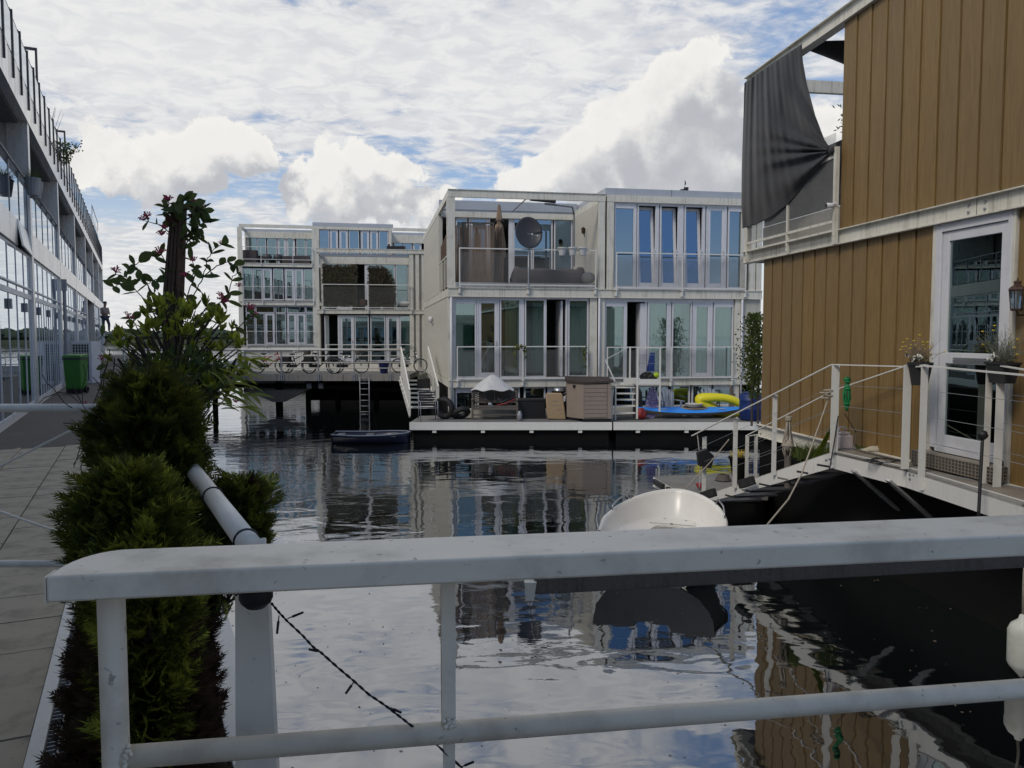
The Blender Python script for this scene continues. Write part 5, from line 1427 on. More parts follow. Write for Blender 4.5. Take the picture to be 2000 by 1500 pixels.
# rope fender hanging on the stair rail
fp = PY(1540, 815, 11.6)
rf = thing('rope_fender', 'old knotted rope fender with a round float hanging on the inner stair rail', 'fender', fp)
part('ball', MB().blob((0, 0, -0.42), 0.085, 0.085, 0.085, 16, 10), 'rope', rf, smooth=True)
m_ = MB()
for k in range(5):
    a = k * 1.25; m_.tube([(0.02 * math.cos(a), 0.02 * math.sin(a), 0.02), (0.035 * math.cos(a), 0.035 * math.sin(a), -0.2), (0.075 * math.cos(a), 0.075 * math.sin(a), -0.38), (0.07 * math.cos(a), 0.07 * math.sin(a), -0.5), (0.03 * math.cos(a), 0.03 * math.sin(a), -0.62)], 0.012, 5)
for k in range(3): m_.torus((0, 0, -0.0 - 0.02 * k), 0.04, 0.012, 12, 5, 'z')
m_.torus((0, 0, -0.42), 0.086, 0.009, 16, 5, 'z')
part('rope_wrap', m_, 'rope', rf, smooth=True)
part('stub', MB().tube([(0, 0, -0.58), (0.01, 0, -1.05)], 0.05, 8), 'wood_grey', rf)
# ropes
def rope(pts, r, label, mat='rope', cat='rope', name='mooring_rope', n=6):
    m_ = MB(); P_ = [Vector(p) for p in pts]; out = []
    for i in range(len(P_) - 1):
        for k in range(6): out.append(P_[i].lerp(P_[i + 1], k / 6) - Vector((0, 0, 0.0)))
    out.append(P_[-1]); m_.tube(out, r, n)
    return single(name, m_, mat, label, cat, smooth=True)
boat_cleat = PZ(1496, 1030, 0.75)
rope([PY(1622, 765, A.y), PY(1600, 830, A.y - 0.2), PY(1566, 925, A.y - 1.0), PY(1540, 975, 9.5), PY(1496, 1028, 9.2)], 0.011, 'pale mooring rope running from the corner post down behind the rail')
m_ = MB()
for k in range(4): m_.torus((PY(1618, 762, A.y - .02).x - 0.05 * (k % 2), A.y - 0.02, PY(1618, 762 + k * 5, A.y).z), 0.06, 0.010, 14, 5, 'z')
single('rope_knot', m_, 'rope', 'several turns of pale rope lashed round the corner post', 'rope', smooth=True)
rope([PY(1637, 812, A.y - .06), PY(1630, 860, A.y - .1), PY(1620, 918, A.y - .15)], 0.008, 'short black line hanging over the corner of the platform', 'black')
rope([PY(1424, 858, 12.6), PY(1390, 900, 12.5), PY(1332, 962, 12.2)], 0.009, 'thin rope from the stair post down to the bow of the white boat')
rope([PY(1919, 855, 8.0), PY(1915, 930, 7.9), PY(1911, 1012, 7.8)], 0.016, 'black cord with a thick knot hanging at the platform edge', 'black')
m_ = MB().blob(PY(1919, 850, 8.0), 0.05, 0.05, 0.05, 10, 8, 0.1)
single('cord_knot', m_, 'black', 'thick dark knot at the top of the hanging black cord', 'knot', smooth=True)
rope([PY(1362, 848, 12.9), PY(1368, 900, 12.9), PY(1366, 955, 12.9)], 0.009, 'pink and white cord hanging on the lowest stair post', 'jerrycan')
single('black_bucket', MB().prism_y([(-.1, -.12), (.1, -.16), (.15, 0.04), (.02, .16), (-.13, .10)], -0.06, 0.06).xf(Matrix.Translation(PY(1376, 895, 12.8))), 'black', 'dark lamp box hanging beside the lowest stair post', 'lamp', bevel=0.01)
m_ = MB(); pp = PZ(1368, 955, 0.56)
for k in range(4): m_.tube([pp + Vector((0.05 * math.cos(a_) * (1 + .2 * k), 0.05 * math.sin(a_), 0.03 + .02 * k)) for a_ in [j * .7 for j in range(9)]], 0.012, 5)
single('red_line', m_, 'red', 'small red coil of line at the foot of the stair post', 'rope', smooth=True)
m_ = MB(); pp = PZ(1415, 940, 0.56) + Vector((0, 0.1, 0))
for k in range(6): m_.torus((pp.x, pp.y, pp.z + 0.015 + 0.018 * k), 0.14 - 0.01 * k, 0.014, 18, 5, 'z')
single('rope_coil', m_, 'wood_grey', 'dark coil of rope lying on the mooring float', 'rope', smooth=True)
pp = PZ(1444, 945, 0.56)
gp_ = thing('flower_pot', 'tall dark pot with sparse yellow flowers on the mooring float', 'flower pot', pp + Vector((0.02, 0.12, 0)))
part('pot', MB().lathe([(0.10, 0), (0.17, 0.44), (0.19, 0.44), (0.19, 0.48), (0.16, 0.48)], n=18), 'hull', gp_, smooth=False)
m_ = MB(); g = random.Random(31)
for i in range(60):
    a = g.uniform(0, 6.28); r_ = g.uniform(0.02, .17); c = Vector((r_ * math.cos(a), r_ * math.sin(a), .47)); d_ = Vector((g.uniform(-.6, .6), g.uniform(-.6, .6), 1)).normalized() * g.uniform(.05, .14)
    m_.tube([c, c + d_], 0.003, 3, cap=False); m_.blob(c + d_, 0.012, 0.012, 0.008, 5, 3)
part('plants', m_, 'flower_yellow', gp_, stuff=True)

# fender hanging from the platform edge at the far right
fz = 0.03
fpos = PY(1996, 1265, 7.3)
fd = thing('boat_fender', 'weathered white fender hanging on a rope at the right edge over black water', 'fender', (fpos.x, 7.3, 0))
z0_ = fpos.z
zc = PY(1996, 1262, 7.3).z
part('body', MB().lathe([(0.012, -0.30), (0.035, -0.27), (0.10, -0.20), (0.122, -0.16), (0.125, 0.15), (0.10, 0.21), (0.04, 0.26), (0.03, 0.30), (0.012, 0.31)], (0, 0, zc), 20), 'buoy', fd, smooth=True)
part('rope', MB().tube([(0, 0, zc + 0.29), (-0.005, 0, zc + 0.6), (0, 0, 1.5)], 0.014, 6), 'rope', fd, smooth=True)

# ---------------------------------------------------------------- white open boat
cx_, Yb, Ys = PZ(1338, 968, 0.95).x, 11.95, 8.35
bo = thing('open_boat', 'white open motorboat moored bow on below the stair', 'boat', (1.84, 10.1, 0), R(-20))
mi = None
Lb = 2.2; HW = 0.85
def half(s):      # half width along the boat, s=0 stern .. 1 bow
    return HW * (0.86 + 0.14 * min(1, s * 3)) * (1 - max(0, (s - 0.25) / 0.75) ** 2.5) ** 0.62 if s < 1 else 0.0
def sheer(s): return 0.62 + 0.30 * max(0, s - 0.2) ** 1.6
def hullp(s, t):   # t 0..1 around the section from port gunwale to keel to starboard
    hw = half(s); a = (t - 0.5) * 2
    x = hw * (abs(a) ** 0.6) * (1 if a > 0 else -1) if a else 0
    keel = -0.12 + 0.35 * max(0, s - 0.7) ** 1.5 * 3
    z = keel + (sheer(s) - keel) * abs(a) ** 1.9
    return Vector((x, s * Lb, z))
part('hull', MB().grid(hullp, 30, 22), 'boat_floor', bo, smooth=True, solid=0.0)  # white boat's hull and transom coloured dark: shadow put into the colour
def gun(s, side, w, dz=0.0): return Vector((side * max(0.0, half(s) - w), s * Lb - (0.10 if s > 0.98 else 0) * (w > 0) * 1, sheer(s) + dz))
m_ = MB()
N_ = 44
ring_o = [gun(1 - (1 - i / N_) ** 1.6 if False else math.sin(i / N_ * PI / 2), 1, -0.02, 0.01) for i in range(N_ + 1)] + [gun(math.sin(i / N_ * PI / 2), -1, -0.02, 0.01) for i in range(N_, -1, -1)]
def inset(p, k, dz):   # inner outline
    s = min(1, p.y / Lb); c = Vector((0, p.y * 0 + Lb * 0.45, 0))
    d = Vector((p.x, p.y - Lb * 0.45, 0)); L0 = d.length
    return Vector((p.x - d.x / L0 * k, p.y - d.y / L0 * k, p.z + dz))
rings = [ring_o, [inset(p, 0.02, 0.03) for p in ring_o], [inset(p, 0.055, 0.025) for p in ring_o], [inset(p, 0.075, -0.02) for p in ring_o], [inset(p, 0.20, -0.30) for p in ring_o], [inset(p, 0.26, -0.34) for p in ring_o], [inset(p, 0.58, -0.33) for p in ring_o]]
for p in rings[-1]: p.z = 0.44
for p in rings[-2]: p.z = 0.45
for p in rings[-3]: p.z = 0.49
n_ = len(ring_o)
for r_ in rings: m_.v += [tuple(p) for p in r_]
for k in range(len(rings) - 1):
    for i in range(n_ - 1): m_.f.append((k * n_ + i, k * n_ + i + 1, (k + 1) * n_ + i + 1, (k + 1) * n_ + i))
part('inner_liner', m_, 'boat_white', bo, smooth=True)
# bench front wall, floor, hatch
well = rings[-1]
m_ = MB(); m_.v += [tuple(p) for p in well] + [(p.x, p.y, 0.12) for p in well]
for i in range(n_ - 1): m_.f.append((i, i + 1, n_ + i + 1, n_ + i))
m_.v += [(0, Lb * 0.3, 0.12)]
for i in range(n_ - 1): m_.f.append((n_ + i, n_ + i + 1, 2 * n_))
part('well', m_, 'boat_white', bo, smooth=False)
part('transom', MB().prism_y([(-0.76, 0.34), (-0.6, 0.12), (-0.3, -0.02), (0.0, -0.06), (0.3, -0.02), (0.6, 0.12), (0.76, 0.34), (0.80, 0.62), (0.25, 0.62), (0.2, 0.5), (-0.2, 0.5), (-0.25, 0.62), (-0.80, 0.62)], -0.02, 0.04), 'boat_floor', bo)
hy = Lb * 0.78
part('hatch', MB().prism([(-0.34, hy - 0.17), (0.34, hy - 0.17), (0.30, hy + 0.16), (-0.26, hy + 0.16)], 0.452, 0.466), 'boat_white', bo, bevel=0.004)
part('seat_bridge', MB().prism([(-0.42, hy - 0.24), (0.42, hy - 0.24), (0.5, hy + 0.5), (-0.5, hy + 0.5)], 0.42, 0.448), 'boat_white', bo)
for b_ in ((-0.16, -0.12, hy + 0.08, hy + 0.10, 0.467, 0.472), (0.16, 0.20, hy + 0.06, hy + 0.08, 0.467, 0.472), (-0.015, 0.015, hy - 0.19, hy - 0.172, 0.38, 0.47)): part('hinge', MB().box(*b_), 'steel', bo)
for sgn in (-1, 1):
    a = [gun(0.50, sgn, 0.02, 0.03), gun(0.50, sgn, 0.02, 0.10), gun(0.62, sgn, 0.0, 0.12), gun(0.74, sgn, 0.0, 0.13), gun(0.75, sgn, 0.02, 0.03)]
    part('grab_rail', MB().tube(a, 0.012, 8), 'steel', bo, smooth=True)
part('rubbing_strip', MB().tube([(p.x * 1.0, p.y, p.z - 0.05) for p in ring_o], 0.018, 6), 'boat_navy', bo, smooth=True)


# small greenery and barrel between the two houses
tr = thing('climbing_plant', 'bushy climber on two dark stakes between the grey house and the brown house', 'plant', PZ(1470, 826, 0.57))
st_ = MB()
for u in (1468, 1480):
    st_.tube([PY(u, 832, 23.8), PY(u + 2, 720, 23.8), PY(u + 1, 640, 23.9)], 0.035, 6)
part('stake', st_, 'twig', tr, world=True)
lf = MB(); g = random.Random(17)
for i in range(2600):
    v = g.uniform(612, 778) ; wdt = 14 + 12 * math.sin((v - 600) / 180 * PI) * g.uniform(.6, 1.2)
    if 745 < v and g.random() < .5: continue
    c = PY(1474 + g.gauss(0, 1) * wdt * 0.55, v, 23.9 + g.uniform(-.4, .3))
    d_ = Vector((g.uniform(-1, 1), g.uniform(-1, 1), g.uniform(-1, 1))).normalized() * g.uniform(.05, .09); n_ = d_.cross(Vector((.3, 1, .2))).normalized() * 0.03
    lf.add([c, c + d_ * .5 + n_, c + d_, c + d_ * .5 - n_], [(0, 1, 2, 3)])
part('foliage', lf, 'ivy', tr, world=True, stuff=True)
p_ = PZ(1476, 824, 0.57) + Vector((0, .5, 0))
br = thing('barrel', 'large blue plastic barrel behind the climber beside the brown house', 'barrel', p_)
part('body', MB().lathe([(0.30, 0), (0.36, 0.06), (0.36, 0.35), (0.375, 0.37), (0.36, 0.39), (0.36, 0.62), (0.375, 0.64), (0.36, 0.66), (0.35, 0.82), (0.28, 0.86)], n=24), 'blue_plastic', br, smooth=True)
part('lid', MB().lathe([(0.29, 0.861), (0.29, 0.89), (0.1, 0.895)], n=20), 'blue_plastic', br)
# ================================================================ FOREGROUND
ZT = CAM_Z - 0.49
a0 = PZ(88, 1126, ZT); a1 = PZ(1000, 1086, ZT); a2 = PZ(2060, 1041, ZT)
rd = (PZ(2000, 1044, ZT) - PZ(90, 1126, ZT)).normalized()
# the gate rail runs along rd
GA = math.atan2(rd.y, rd.x)
GFm = Frame(a0.x, a0.y, GA)
gt = thing('gate_railing', 'weathered white flat topped gate rail across the front of the view', 'railing', (a0.x, a0.y, 0), GA)
Lr = 3.6; TH = 0.056
wd = GFm.l(PZ(1000, 1042, ZT)).y - GFm.l(PZ(1000, 1086, ZT)).y
poly = [(0, 0), (Lr, 0), (Lr, wd), (0.10, wd)] + [(0.10 - 0.098 * math.sin(k / 8 * PI / 2), wd - 0.14 * (1 - math.cos(k / 8 * PI / 2))) for k in range(1, 9)]
part('top_rail', MB().prism(poly, ZT - TH, ZT), 'gate_paint', gt, bevel=0.006)
part('end_cap', MB().prism([(-0.004, 0.004), (-0.001, 0.004), (-0.001, wd - 0.14), (-0.004, wd - 0.14)], ZT - TH - 0.004, ZT - 0.003), 'gate_paint', gt)
yc = wd / 2
pl_ = GFm.at(1000, 1421, yc); pr_ = GFm.at(2000, 1344, yc); pz_ = (pl_.z + pr_.z) / 2
xpost = GFm.at(222, 1330, yc).x
part('lower_rail', MB().tube([(xpost, yc, pl_.z), (Lr, yc, pl_.z)], 0.0255, 20), 'gate_paint', gt, smooth=True)
part('end_post', MB().tube([(xpost, yc, 1.60), (xpost, yc, ZT - TH)], 0.0285, 24, cap=False), 'gate_paint', gt, smooth=True)
xm = GFm.at(876, 1280, yc).x
part('middle_post', MB().box(xm - 0.016, xm + 0.016, yc - 0.005, yc + 0.005, pl_.z + 0.02, ZT - TH).box(xm - 0.0165, xm - 0.012, yc - 0.012, yc + 0.03, pl_.z + .02, ZT - TH).box(xm - 0.014, xm + 0.014, yc - 0.005, yc + 0.005, 1.6, pl_.z), 'gate_paint', gt)
wb = MB(); g = random.Random(8)
for i in range(16): wb.blob((xm + g.uniform(-.016, .014), yc + g.uniform(-.02, -.004), pl_.z + 0.024 + g.uniform(-.004, .012)), 0.006, 0.006, 0.006, 6, 4, .2)
for i in range(26): wb.blob((xpost + 0.028 + g.uniform(-.006, .01), yc + g.uniform(-.026, -.006), pl_.z + g.uniform(-.028, .03)), 0.006, 0.006, 0.006, 6, 4, .2)
part('weld_bead', wb, 'gate_paint', gt, smooth=True, stuff=True)

# camera side gangway below the viewer
structure('footbridge', MB().prism([wp(PX0 + 0.03, -0.9), wp(PX0 + 0.9, -0.9), (3.0, -1.6), (3.0, 1.25), (-0.6, 0.85), wp(PX0 + 0.03, 0.6)], 1.45, 1.6), 'deck_grey')

# dark timber below the rail
q0 = PY(1042, 1146, 2.35); q1 = PY(2050, 1092, 2.62)
tb = thing('fender_timber', 'dark worn timber running just behind and below the gate rail', 'beam', (q0.x, q0.y, 0))
q0b = q0 - Vector((0, 0, 0.0))
m_ = MB().bar(q0 + Vector((0, 0, 0.01)), q1 + Vector((0, 0, 0.01)), 0.05, 0.055)
part('timber', m_, 'wood_grey', tb, world=True, bevel=0.004)
part('end_fitting', MB().prism_y([(-.012, -.02), (.012, -.02), (.02, .035), (-.016, .035)], -0.02, 0.02).xf(Matrix.Translation(q0 + Vector((-0.012, -0.02, -0.01)))), 'cream_steel', tb, world=True)

# ---- railing of the pier beside the hedge
pr = thing('pier_railing', 'white tube railing with a broad plate post running away beside the hedge', 'railing', WA.w(pier_c(0.315), 1.9, 0), WA.a)
pf = PY(497, 1180, 1.90)
ptop = PY(485, 1062, 1.95); pback = PY(397, 945, 2.75)
pback.z = (ptop.z + pback.z) / 2; ptop.z = pback.z
dirp = (pback - ptop).normalized()
far_ = ptop + dirp * 3.6
m_ = MB().tube([ptop - dirp * 0.02, ptop + dirp * 0.5, pback, far_], 0.029, 20)
part('handrail', m_, 'rail_white', pr, smooth=True, world=True)
pw = 0.092
pbot = PY(503, 1440, 1.90)
m_ = MB()
tl_, tr_ = PY(459, 1160, 1.90), PY(523, 1160, 1.90)
bl_, br_ = PY(460, 1440, 1.87), PY(537, 1440, 1.87)
bl2 = tl_.lerp(bl_, 2.9); br2 = tr_.lerp(br_, 2.9)
dv = Vector((0.004, 0.012, 0))
m_.add([tl_, tr_, br2, bl2, tl_ + dv, tr_ + dv, br2 + dv, bl2 + dv], [(0,3,2,1),(4,5,6,7),(0,1,5,4),(1,2,6,5),(2,3,7,6),(3,0,4,7)])
m_.bar(tl_.lerp(tr_, .5), ptop + Vector((0, .03, 0)), 0.07, 0.010, up=(0, 1, 0))
part('plate_post', m_, 'rail_white', pr, world=True)
# further sections to the jetty
sec = MB(); cxx = pier_c(0.30)
ys = [5.6, 8.2, 10.8, 13.4, 16.0, 18.6, 21.2, 23.8, 26.4, 29.0, 31.6, 34.2]
hz_ = 2.70
sec.tube([WA.w(cxx, ys[0], hz_), WA.w(cxx, ys[-1], hz_)], 0.024, 10)
part('handrail', sec, 'rail_white', pr, smooth=True, world=True)
for y in ys:
    part('post', MB().bar(WA.w(cxx, y, DECK - .2), WA.w(cxx, y, hz_), 0.035, 0.05, up=(0, 1, 0)), 'rail_white', pr, world=True)
sec = MB()
for k in range(3): sec.tube([WA.w(cxx, ys[0], DECK + .25 + .26 * k), WA.w(cxx, ys[-1], DECK + .25 + .26 * k)], 0.008, 6)
part('wire', sec, 'galv', pr, world=True)

# ---- white barrier across the pier
bY = 3.85
br_t = PY(0, 797, bY); br_l = PY(0, 1101, bY)
ba = thing('barrier_rail', 'white tube barrier with slack wires crossing the paving at the left edge', 'barrier', (PY(215, 800, bY).x, bY, DECK))
part('top_rail', MB().tube([(br_t.x - 1.2, bY, br_t.z), (PY(225, 797, bY).x, bY, br_t.z)], 0.021, 14), 'rail_white', ba, smooth=True, world=True)
part('lower_rail', MB().tube([(br_l.x - 1.2, bY, br_l.z), (PY(150, 1097, bY).x, bY, br_l.z)], 0.018, 14), 'rail_white', ba, smooth=True, world=True)
part('post', MB().tube([(PY(222, 800, bY).x, bY, DECK), (PY(222, 800, bY).x, bY, br_t.z)], 0.022, 12), 'rail_white', ba, smooth=True, world=True)
for (u0, v0, u1, v1) in ((-60, 941, 175, 822), (-60, 978, 140, 1048)):
    part('wire', MB().tube([PY(u0, v0, bY), PY(u1, v1, bY)], 0.006, 6), 'rail_white', ba, world=True)

# ---- solar lamp and string lights
lp_ = PY(500, 1166, 1.80)
sl = thing('solar_lamp', 'round black solar lamp under the rail where the string of lights starts', 'lamp', lp_)
part('housing', MB().lathe([(0.0385, 0.03), (0.0385, -0.002), (0.034, -0.012), (0.022, -0.024), (0.006, -0.028)], n=28), 'black', sl, smooth=True)
part('cable', MB().tube([(-0.03, 0.0, 0.02), (-0.05, 0.01, 0.0), (-0.075, 0.03, 0.012), (-0.08, 0.06, 0.03)], 0.0025, 6), 'black', sl, smooth=True)
sg = thing('string_lights', 'thin black string of lights sagging from the lamp to the lower rail', 'string lights', lp_)
path = [(530, 1178), (545, 1196), (562, 1214), (590, 1240), (612, 1264), (630, 1277), (660, 1304), (690, 1329), (720, 1356), (750, 1376), (775, 1395), (802, 1416), (850, 1452), (905, 1502), (940, 1540)]
pts = [PY(u, v, 1.80 + 0.02 * math.sin(i)) for i, (u, v) in enumerate(path)]
fine = []
for i in range(len(pts) - 1):
    for k in range(8):
        q = pts[i].lerp(pts[i + 1], k / 8); fine.append(q)
w1 = [q + Vector((0.0011 * math.cos(j * 0.9), 0.0011 * math.sin(j * 0.9), 0.0011 * math.sin(j * 0.9 + .6))) for j, q in enumerate(fine)]
w2 = [q - Vector((0.0011 * math.cos(j * 0.9), 0.0011 * math.sin(j * 0.9), 0.0011 * math.sin(j * 0.9 + .6))) for j, q in enumerate(fine)]
part('cable', MB().tube(w1, 0.0017, 6).tube(w2, 0.0017, 6), 'string_light', sg, world=True)
for (a, b) in (((562, 1208), (592, 1196)), ((545, 1202), (541, 1238)), ((628, 1273), (603, 1268)), ((692, 1331), (675, 1355)), ((762, 1382), (784, 1392)), ((900, 1498), (925, 1488))):
    p_ = PY(*a, 1.80); q_ = PY(*b, 1.79)
    part('bulb', MB().tube([p_, p_.lerp(q_, .3), p_.lerp(q_, .32), q_], [0.0015, 0.0015, 0.0032, 0.0028], 6), 'string_light', sg, world=True)
# cable ties on the tube
for f_ in (0.03, 0.72):
    c_ = ptop.lerp(pback, f_); 
    mt_ = dirp.to_track_quat('Z', 'Y').to_matrix().to_4x4()
    m_ = MB().torus((0, 0, 0), 0.031, 0.003, 20, 6, 'z'); m_.xf(Matrix.Translation(c_) @ mt_)
    single('cable_tie', m_, 'string_light', 'black cable tie around the white tube rail, %s' % ('nearest the gate' if f_ < .5 else 'by the hedge'), 'cable tie', 'cable ties on the tube rail')

# ---------------------------------------------------------------- conifer hedge
import numpy as np
def spray_mesh(seed, brown=False):
    """one flat fan of a thuja twig: a midrib with scale-like side fronds"""
    g = random.Random(seed); m_ = MB(); L = 1.0
    nseg = 9
    for side in (-1, 1):
        for i in range(nseg):
            t = (i + 0.4) / nseg; base = Vector((0, t * L * 0.8, 0.12 * t * t))
            ln = (0.42 * (1 - t) + 0.14) * g.uniform(0.75, 1.2); ang = R(34 + 12 * g.random())
            d = Vector((side * math.sin(ang), math.cos(ang), g.uniform(-.18, .12))) * ln
            n_ = Vector((d.y, -d.x, 0)).normalized() * 0.026
            m_.add([base - n_ * .5, base + n_ * .5, base + d * .55 + n_ * 1.1, base + d, base + d * .55 - n_ * 1.1], [(0, 1, 2, 3, 4)])
            if ln > 0.3:
                b2 = base + d * .5; d2 = (d * .5 + Vector((side * -0.02, .16, 0)));n2 = Vector((d2.y, -d2.x, 0)).normalized() * 0.022
                m_.add([b2, b2 + d2 * .5 + n2, b2 + d2, b2 + d2 * .5 - n2], [(0, 1, 2, 3)])
    m_.add([(-.02, 0, 0), (.02, 0, 0), (.03, .6, .06), (0, 1.05, .13), (-.03, .6, .06)], [(0, 1, 2, 3, 4)])
    return np.array(m_.v), m_.f
SPR = [spray_mesh(s) for s in range(4)]
def scatter(name, mat, parent, samples, seed):
    """samples: (position, outward dir, size)"""
    g = random.Random(seed); V = []; Fc = []; b = 0
    for (p, out, size) in samples:
        vs, fs = SPR[g.randrange(4)]
        up = Vector((g.uniform(-.5, .5), g.uniform(-.5, .5), g.uniform(0.25, 1.0)))
        y = (Vector(out) * g.uniform(.6, 1.3) + up * 0.75).normalized()
        z = y.cross(Vector((g.uniform(-1, 1), g.uniform(-1, 1), g.uniform(-1, 1)))).normalized(); x = y.cross(z)
        mt = np.array([x, y, z]); q = vs @ mt * size + np.array(p)
        V.append(q); Fc += [tuple(b + i for i in f) for f in fs]; b += len(q)
    me = bpy.data.meshes.new(name); me.from_pydata(np.concatenate(V).tolist(), [], Fc); me.update(); me.materials.append(M[mat])
    o = bpy.data.objects.new(name, me); C.objects.link(o); o.parent = parent; o['kind'] = 'stuff'
    o.matrix_parent_inverse = ROOTM[root_of(parent).name] if parent.parent is None else Matrix()
    return o
def thuja(name, label, cx, cy, z0, z1, rad, n, seed, brown=0.0, tilt=(0, 0), mat='thuja', foot=0.0):
    t = thing(name, label, 'conifer', (cx, cy, DECK), group='conifers in the planting strip')
    part('trunk', MB().tube([(cx - foot, cy, DECK - .05), (cx - foot * .6, cy, z0 if foot else DECK), (cx + tilt[0] * .5, cy + tilt[1] * .5, (z0 + z1) / 2), (cx + tilt[0], cy + tilt[1], z1 - .05)], [0.035, 0.032, 0.025, 0.008], 8), 'bark', t, world=True)
    g = random.Random(seed); S_ = []; S2 = []
    br = MB()
    for i in range(46):
        h = g.uniform(0.02, .92); a = g.uniform(0, 2 * PI); rr = rad(h, a) * g.uniform(.6, .9)
        c = Vector((cx + tilt[0] * h, cy + tilt[1] * h, z0 + (z1 - z0) * h)); e = c + Vector((math.cos(a) * rr, math.sin(a) * rr, .10))
        br.tube([c, c.lerp(e, .5) - Vector((0, 0, .02)), e], [0.007, 0.005, 0.003], 5, cap=False)
    part('branches', br, 'twig', t, world=True, stuff=True)
    for i in range(n):
        h = g.random() ** 0.9; a = g.uniform(0, 2 * PI)
        lump = 0.80 + 0.16 * math.sin(a * 3 + h * 9 + seed) + 0.12 * math.sin(a * 7 - h * 17 + seed * 2) + g.uniform(-.14, .10)
        depth = 1 - 0.62 * g.random() ** 2.1
        rr = rad(h, a) * lump * depth
        p = Vector((cx + tilt[0] * h + math.cos(a) * rr, cy + tilt[1] * h + math.sin(a) * rr, z0 + (z1 - z0) * h + g.uniform(-.03, .03)))
        out = Vector((math.cos(a), math.sin(a), 0.15))
        size = g.uniform(0.045, 0.115) * (1.15 if depth > .9 else .8)
        isb = (h < brown * (0.7 + .5 * math.sin(a * 2 + 1)) + g.uniform(-.1, .1)) or (depth < .62 and g.random() < .6)
        (S2 if isb else S_).append((p, out, size))
    if S_: scatter('foliage', mat, t, S_, seed)
    if S2: scatter('dead_foliage', 'thuja_brown', t, S2, seed + 1)
    return t
def conic(rb, rt, flare=0.15):
    return lambda h, a: (rb + (rt - rb) * h) * (1 if h < 0.85 else max(0.05, 1 - ((h - .85) / .15) ** 2 * .75)) * (0.85 + flare * math.sin(h * 8))
h1 = PY(238, 1100, 2.55)
thuja('conifer', 'nearest conifer of the hedge, browned at its foot, behind the rail post', h1.x + .05, 2.52, DECK + 0.02, PY(240, 930, 2.5).z, conic(.215, .16), 3600, 1, brown=.6)
thuja('conifer', 'tallest thick conifer of the hedge below the leafy shrub', PY(300, 900, 3.05).x, 3.05, DECK + 0.02, PY(300, 752, 3.0).z, conic(.235, .19), 4400, 2, brown=.4)
thuja('conifer', 'low yellow green conifer leaning out to the water behind the tube rail', PY(440, 1000, 3.15).x - .03, 3.2, 2.12, PY(430, 960, 3.1).z, conic(.15, .08), 1000, 3, brown=.1, tilt=(.10, 0), foot=.22)
thuja('conifer', 'dark lower conifer filling the hedge just below the rail', PY(298, 1250, 2.45).x, 2.42, DECK + 0.02, PY(345, 1120, 2.4).z + .1, conic(.165, .16), 2700, 4, brown=.6)

# ---------------------------------------------------------------- leafy shrub above the conifers
sY = 3.55
sh = thing('leafy_shrub', 'broad leaved shrub with bright young leaf tufts rising above the conifers', 'shrub', (PY(350, 900, sY).x, sY, DECK))
def leaf_mesh(name, mat, L, Wd, fold=0.25, curl=0.15):
    vs = []; fs = []; n = 4
    for i in range(n + 1):
        t = i / n; w = Wd * math.sin(PI * min(1, t * 0.92 + 0.06)) ** 0.8 * (1 if t < 1 else 0)
        z = curl * L * t * t
        vs += [(-w / 2, t * L, z + w * fold), (0, t * L, z), (w / 2, t * L, z + w * fold)]
    for i in range(n):
        a = i * 3; fs += [(a, a + 1, a + 4, a + 3), (a + 1, a + 2, a + 5, a + 4)]
    me = bpy.data.meshes.new(name); me.from_pydata(vs, [], fs); me.materials.append(M[mat]); me.shade_smooth(); return me, vs, fs
def rosette_mesh(seed, n=9, L=0.075, Wd=0.022, mat='shrub_leaf'):
    g = random.Random(seed); _, vs, fs = leaf_mesh('leaf_tmp', mat, 1, 0.30); m_ = MB()
    for i in range(n):
        a = i * 2.399 + g.uniform(-.2, .2); el = R(g.uniform(18, 75)) if i < n - 2 else R(80); s_ = L * g.uniform(.7, 1.15)
        mt = Matrix.Rotation(a, 4, 'Z') @ Matrix.Rotation(el, 4, 'X') @ Matrix.Scale(s_, 4)
        m_.add([mt @ Vector(v) for v in vs], fs)
    me = m_.mesh('leaf_tuft', M[mat]); me.shade_smooth(); return me
ROS = [rosette_mesh(s, 8 + s % 4, 0.08) for s in range(5)]
g = random.Random(41)
stems = MB()
roots = [((318, 815), (306, 740), (300, 690)), ((350, 810), (345, 720), (350, 640)), ((385, 800), (398, 730), (410, 665)), ((330, 800), (262, 745), (230, 700)), ((380, 800), (440, 740), (462, 700)), ((320, 760), (285, 700), (265, 660))]
for (a, b, c) in roots:
    stems.tube([PY(a[0], a[1] + 90, sY), PY(*a, sY), PY(*b, sY + g.uniform(-.1, .1)), PY(*c, sY + g.uniform(-.15, .15))], [0.024, 0.020, 0.014, 0.005], 7)
nros = 0
tips = []
for i in range(125):
    # crown outline in the photograph's picture, with depth
    a = g.uniform(0, 2 * PI); r_ = math.sqrt(g.random())
    u = 350 + 135 * r_ * math.cos(a); v = 705 + 105 * r_ * math.sin(a)
    if i % 4 == 0: u = 355 + g.uniform(-75, 75); v = g.uniform(590, 660)
    if v > 745 and (u < 275 or u > 455): continue
    if v < 640 and (u < 285 or u > 440) and g.random() < .85: continue
    Yy = sY + g.uniform(-.28, .32)
    p = PY(u, v, Yy); tips.append(p)
    s_ = g.uniform(.5, .95)
    copypart(ROS[g.randrange(5)], 'leaf_tuft', Vector(p) - Vector(sh.location), sh, rot=(g.gauss(0, .45), g.gauss(0, .45), g.uniform(0, 6.28)), scale=s_)
    b = PY(345 + (u - 345) * 0.62, v + 38, (Yy + sY) / 2)
    stems.tube([b, p - Vector((0, 0, .005))], [0.0045, 0.0025], 5, cap=False)
    nros += 1
part('branch', stems, 'twig', sh, world=True)
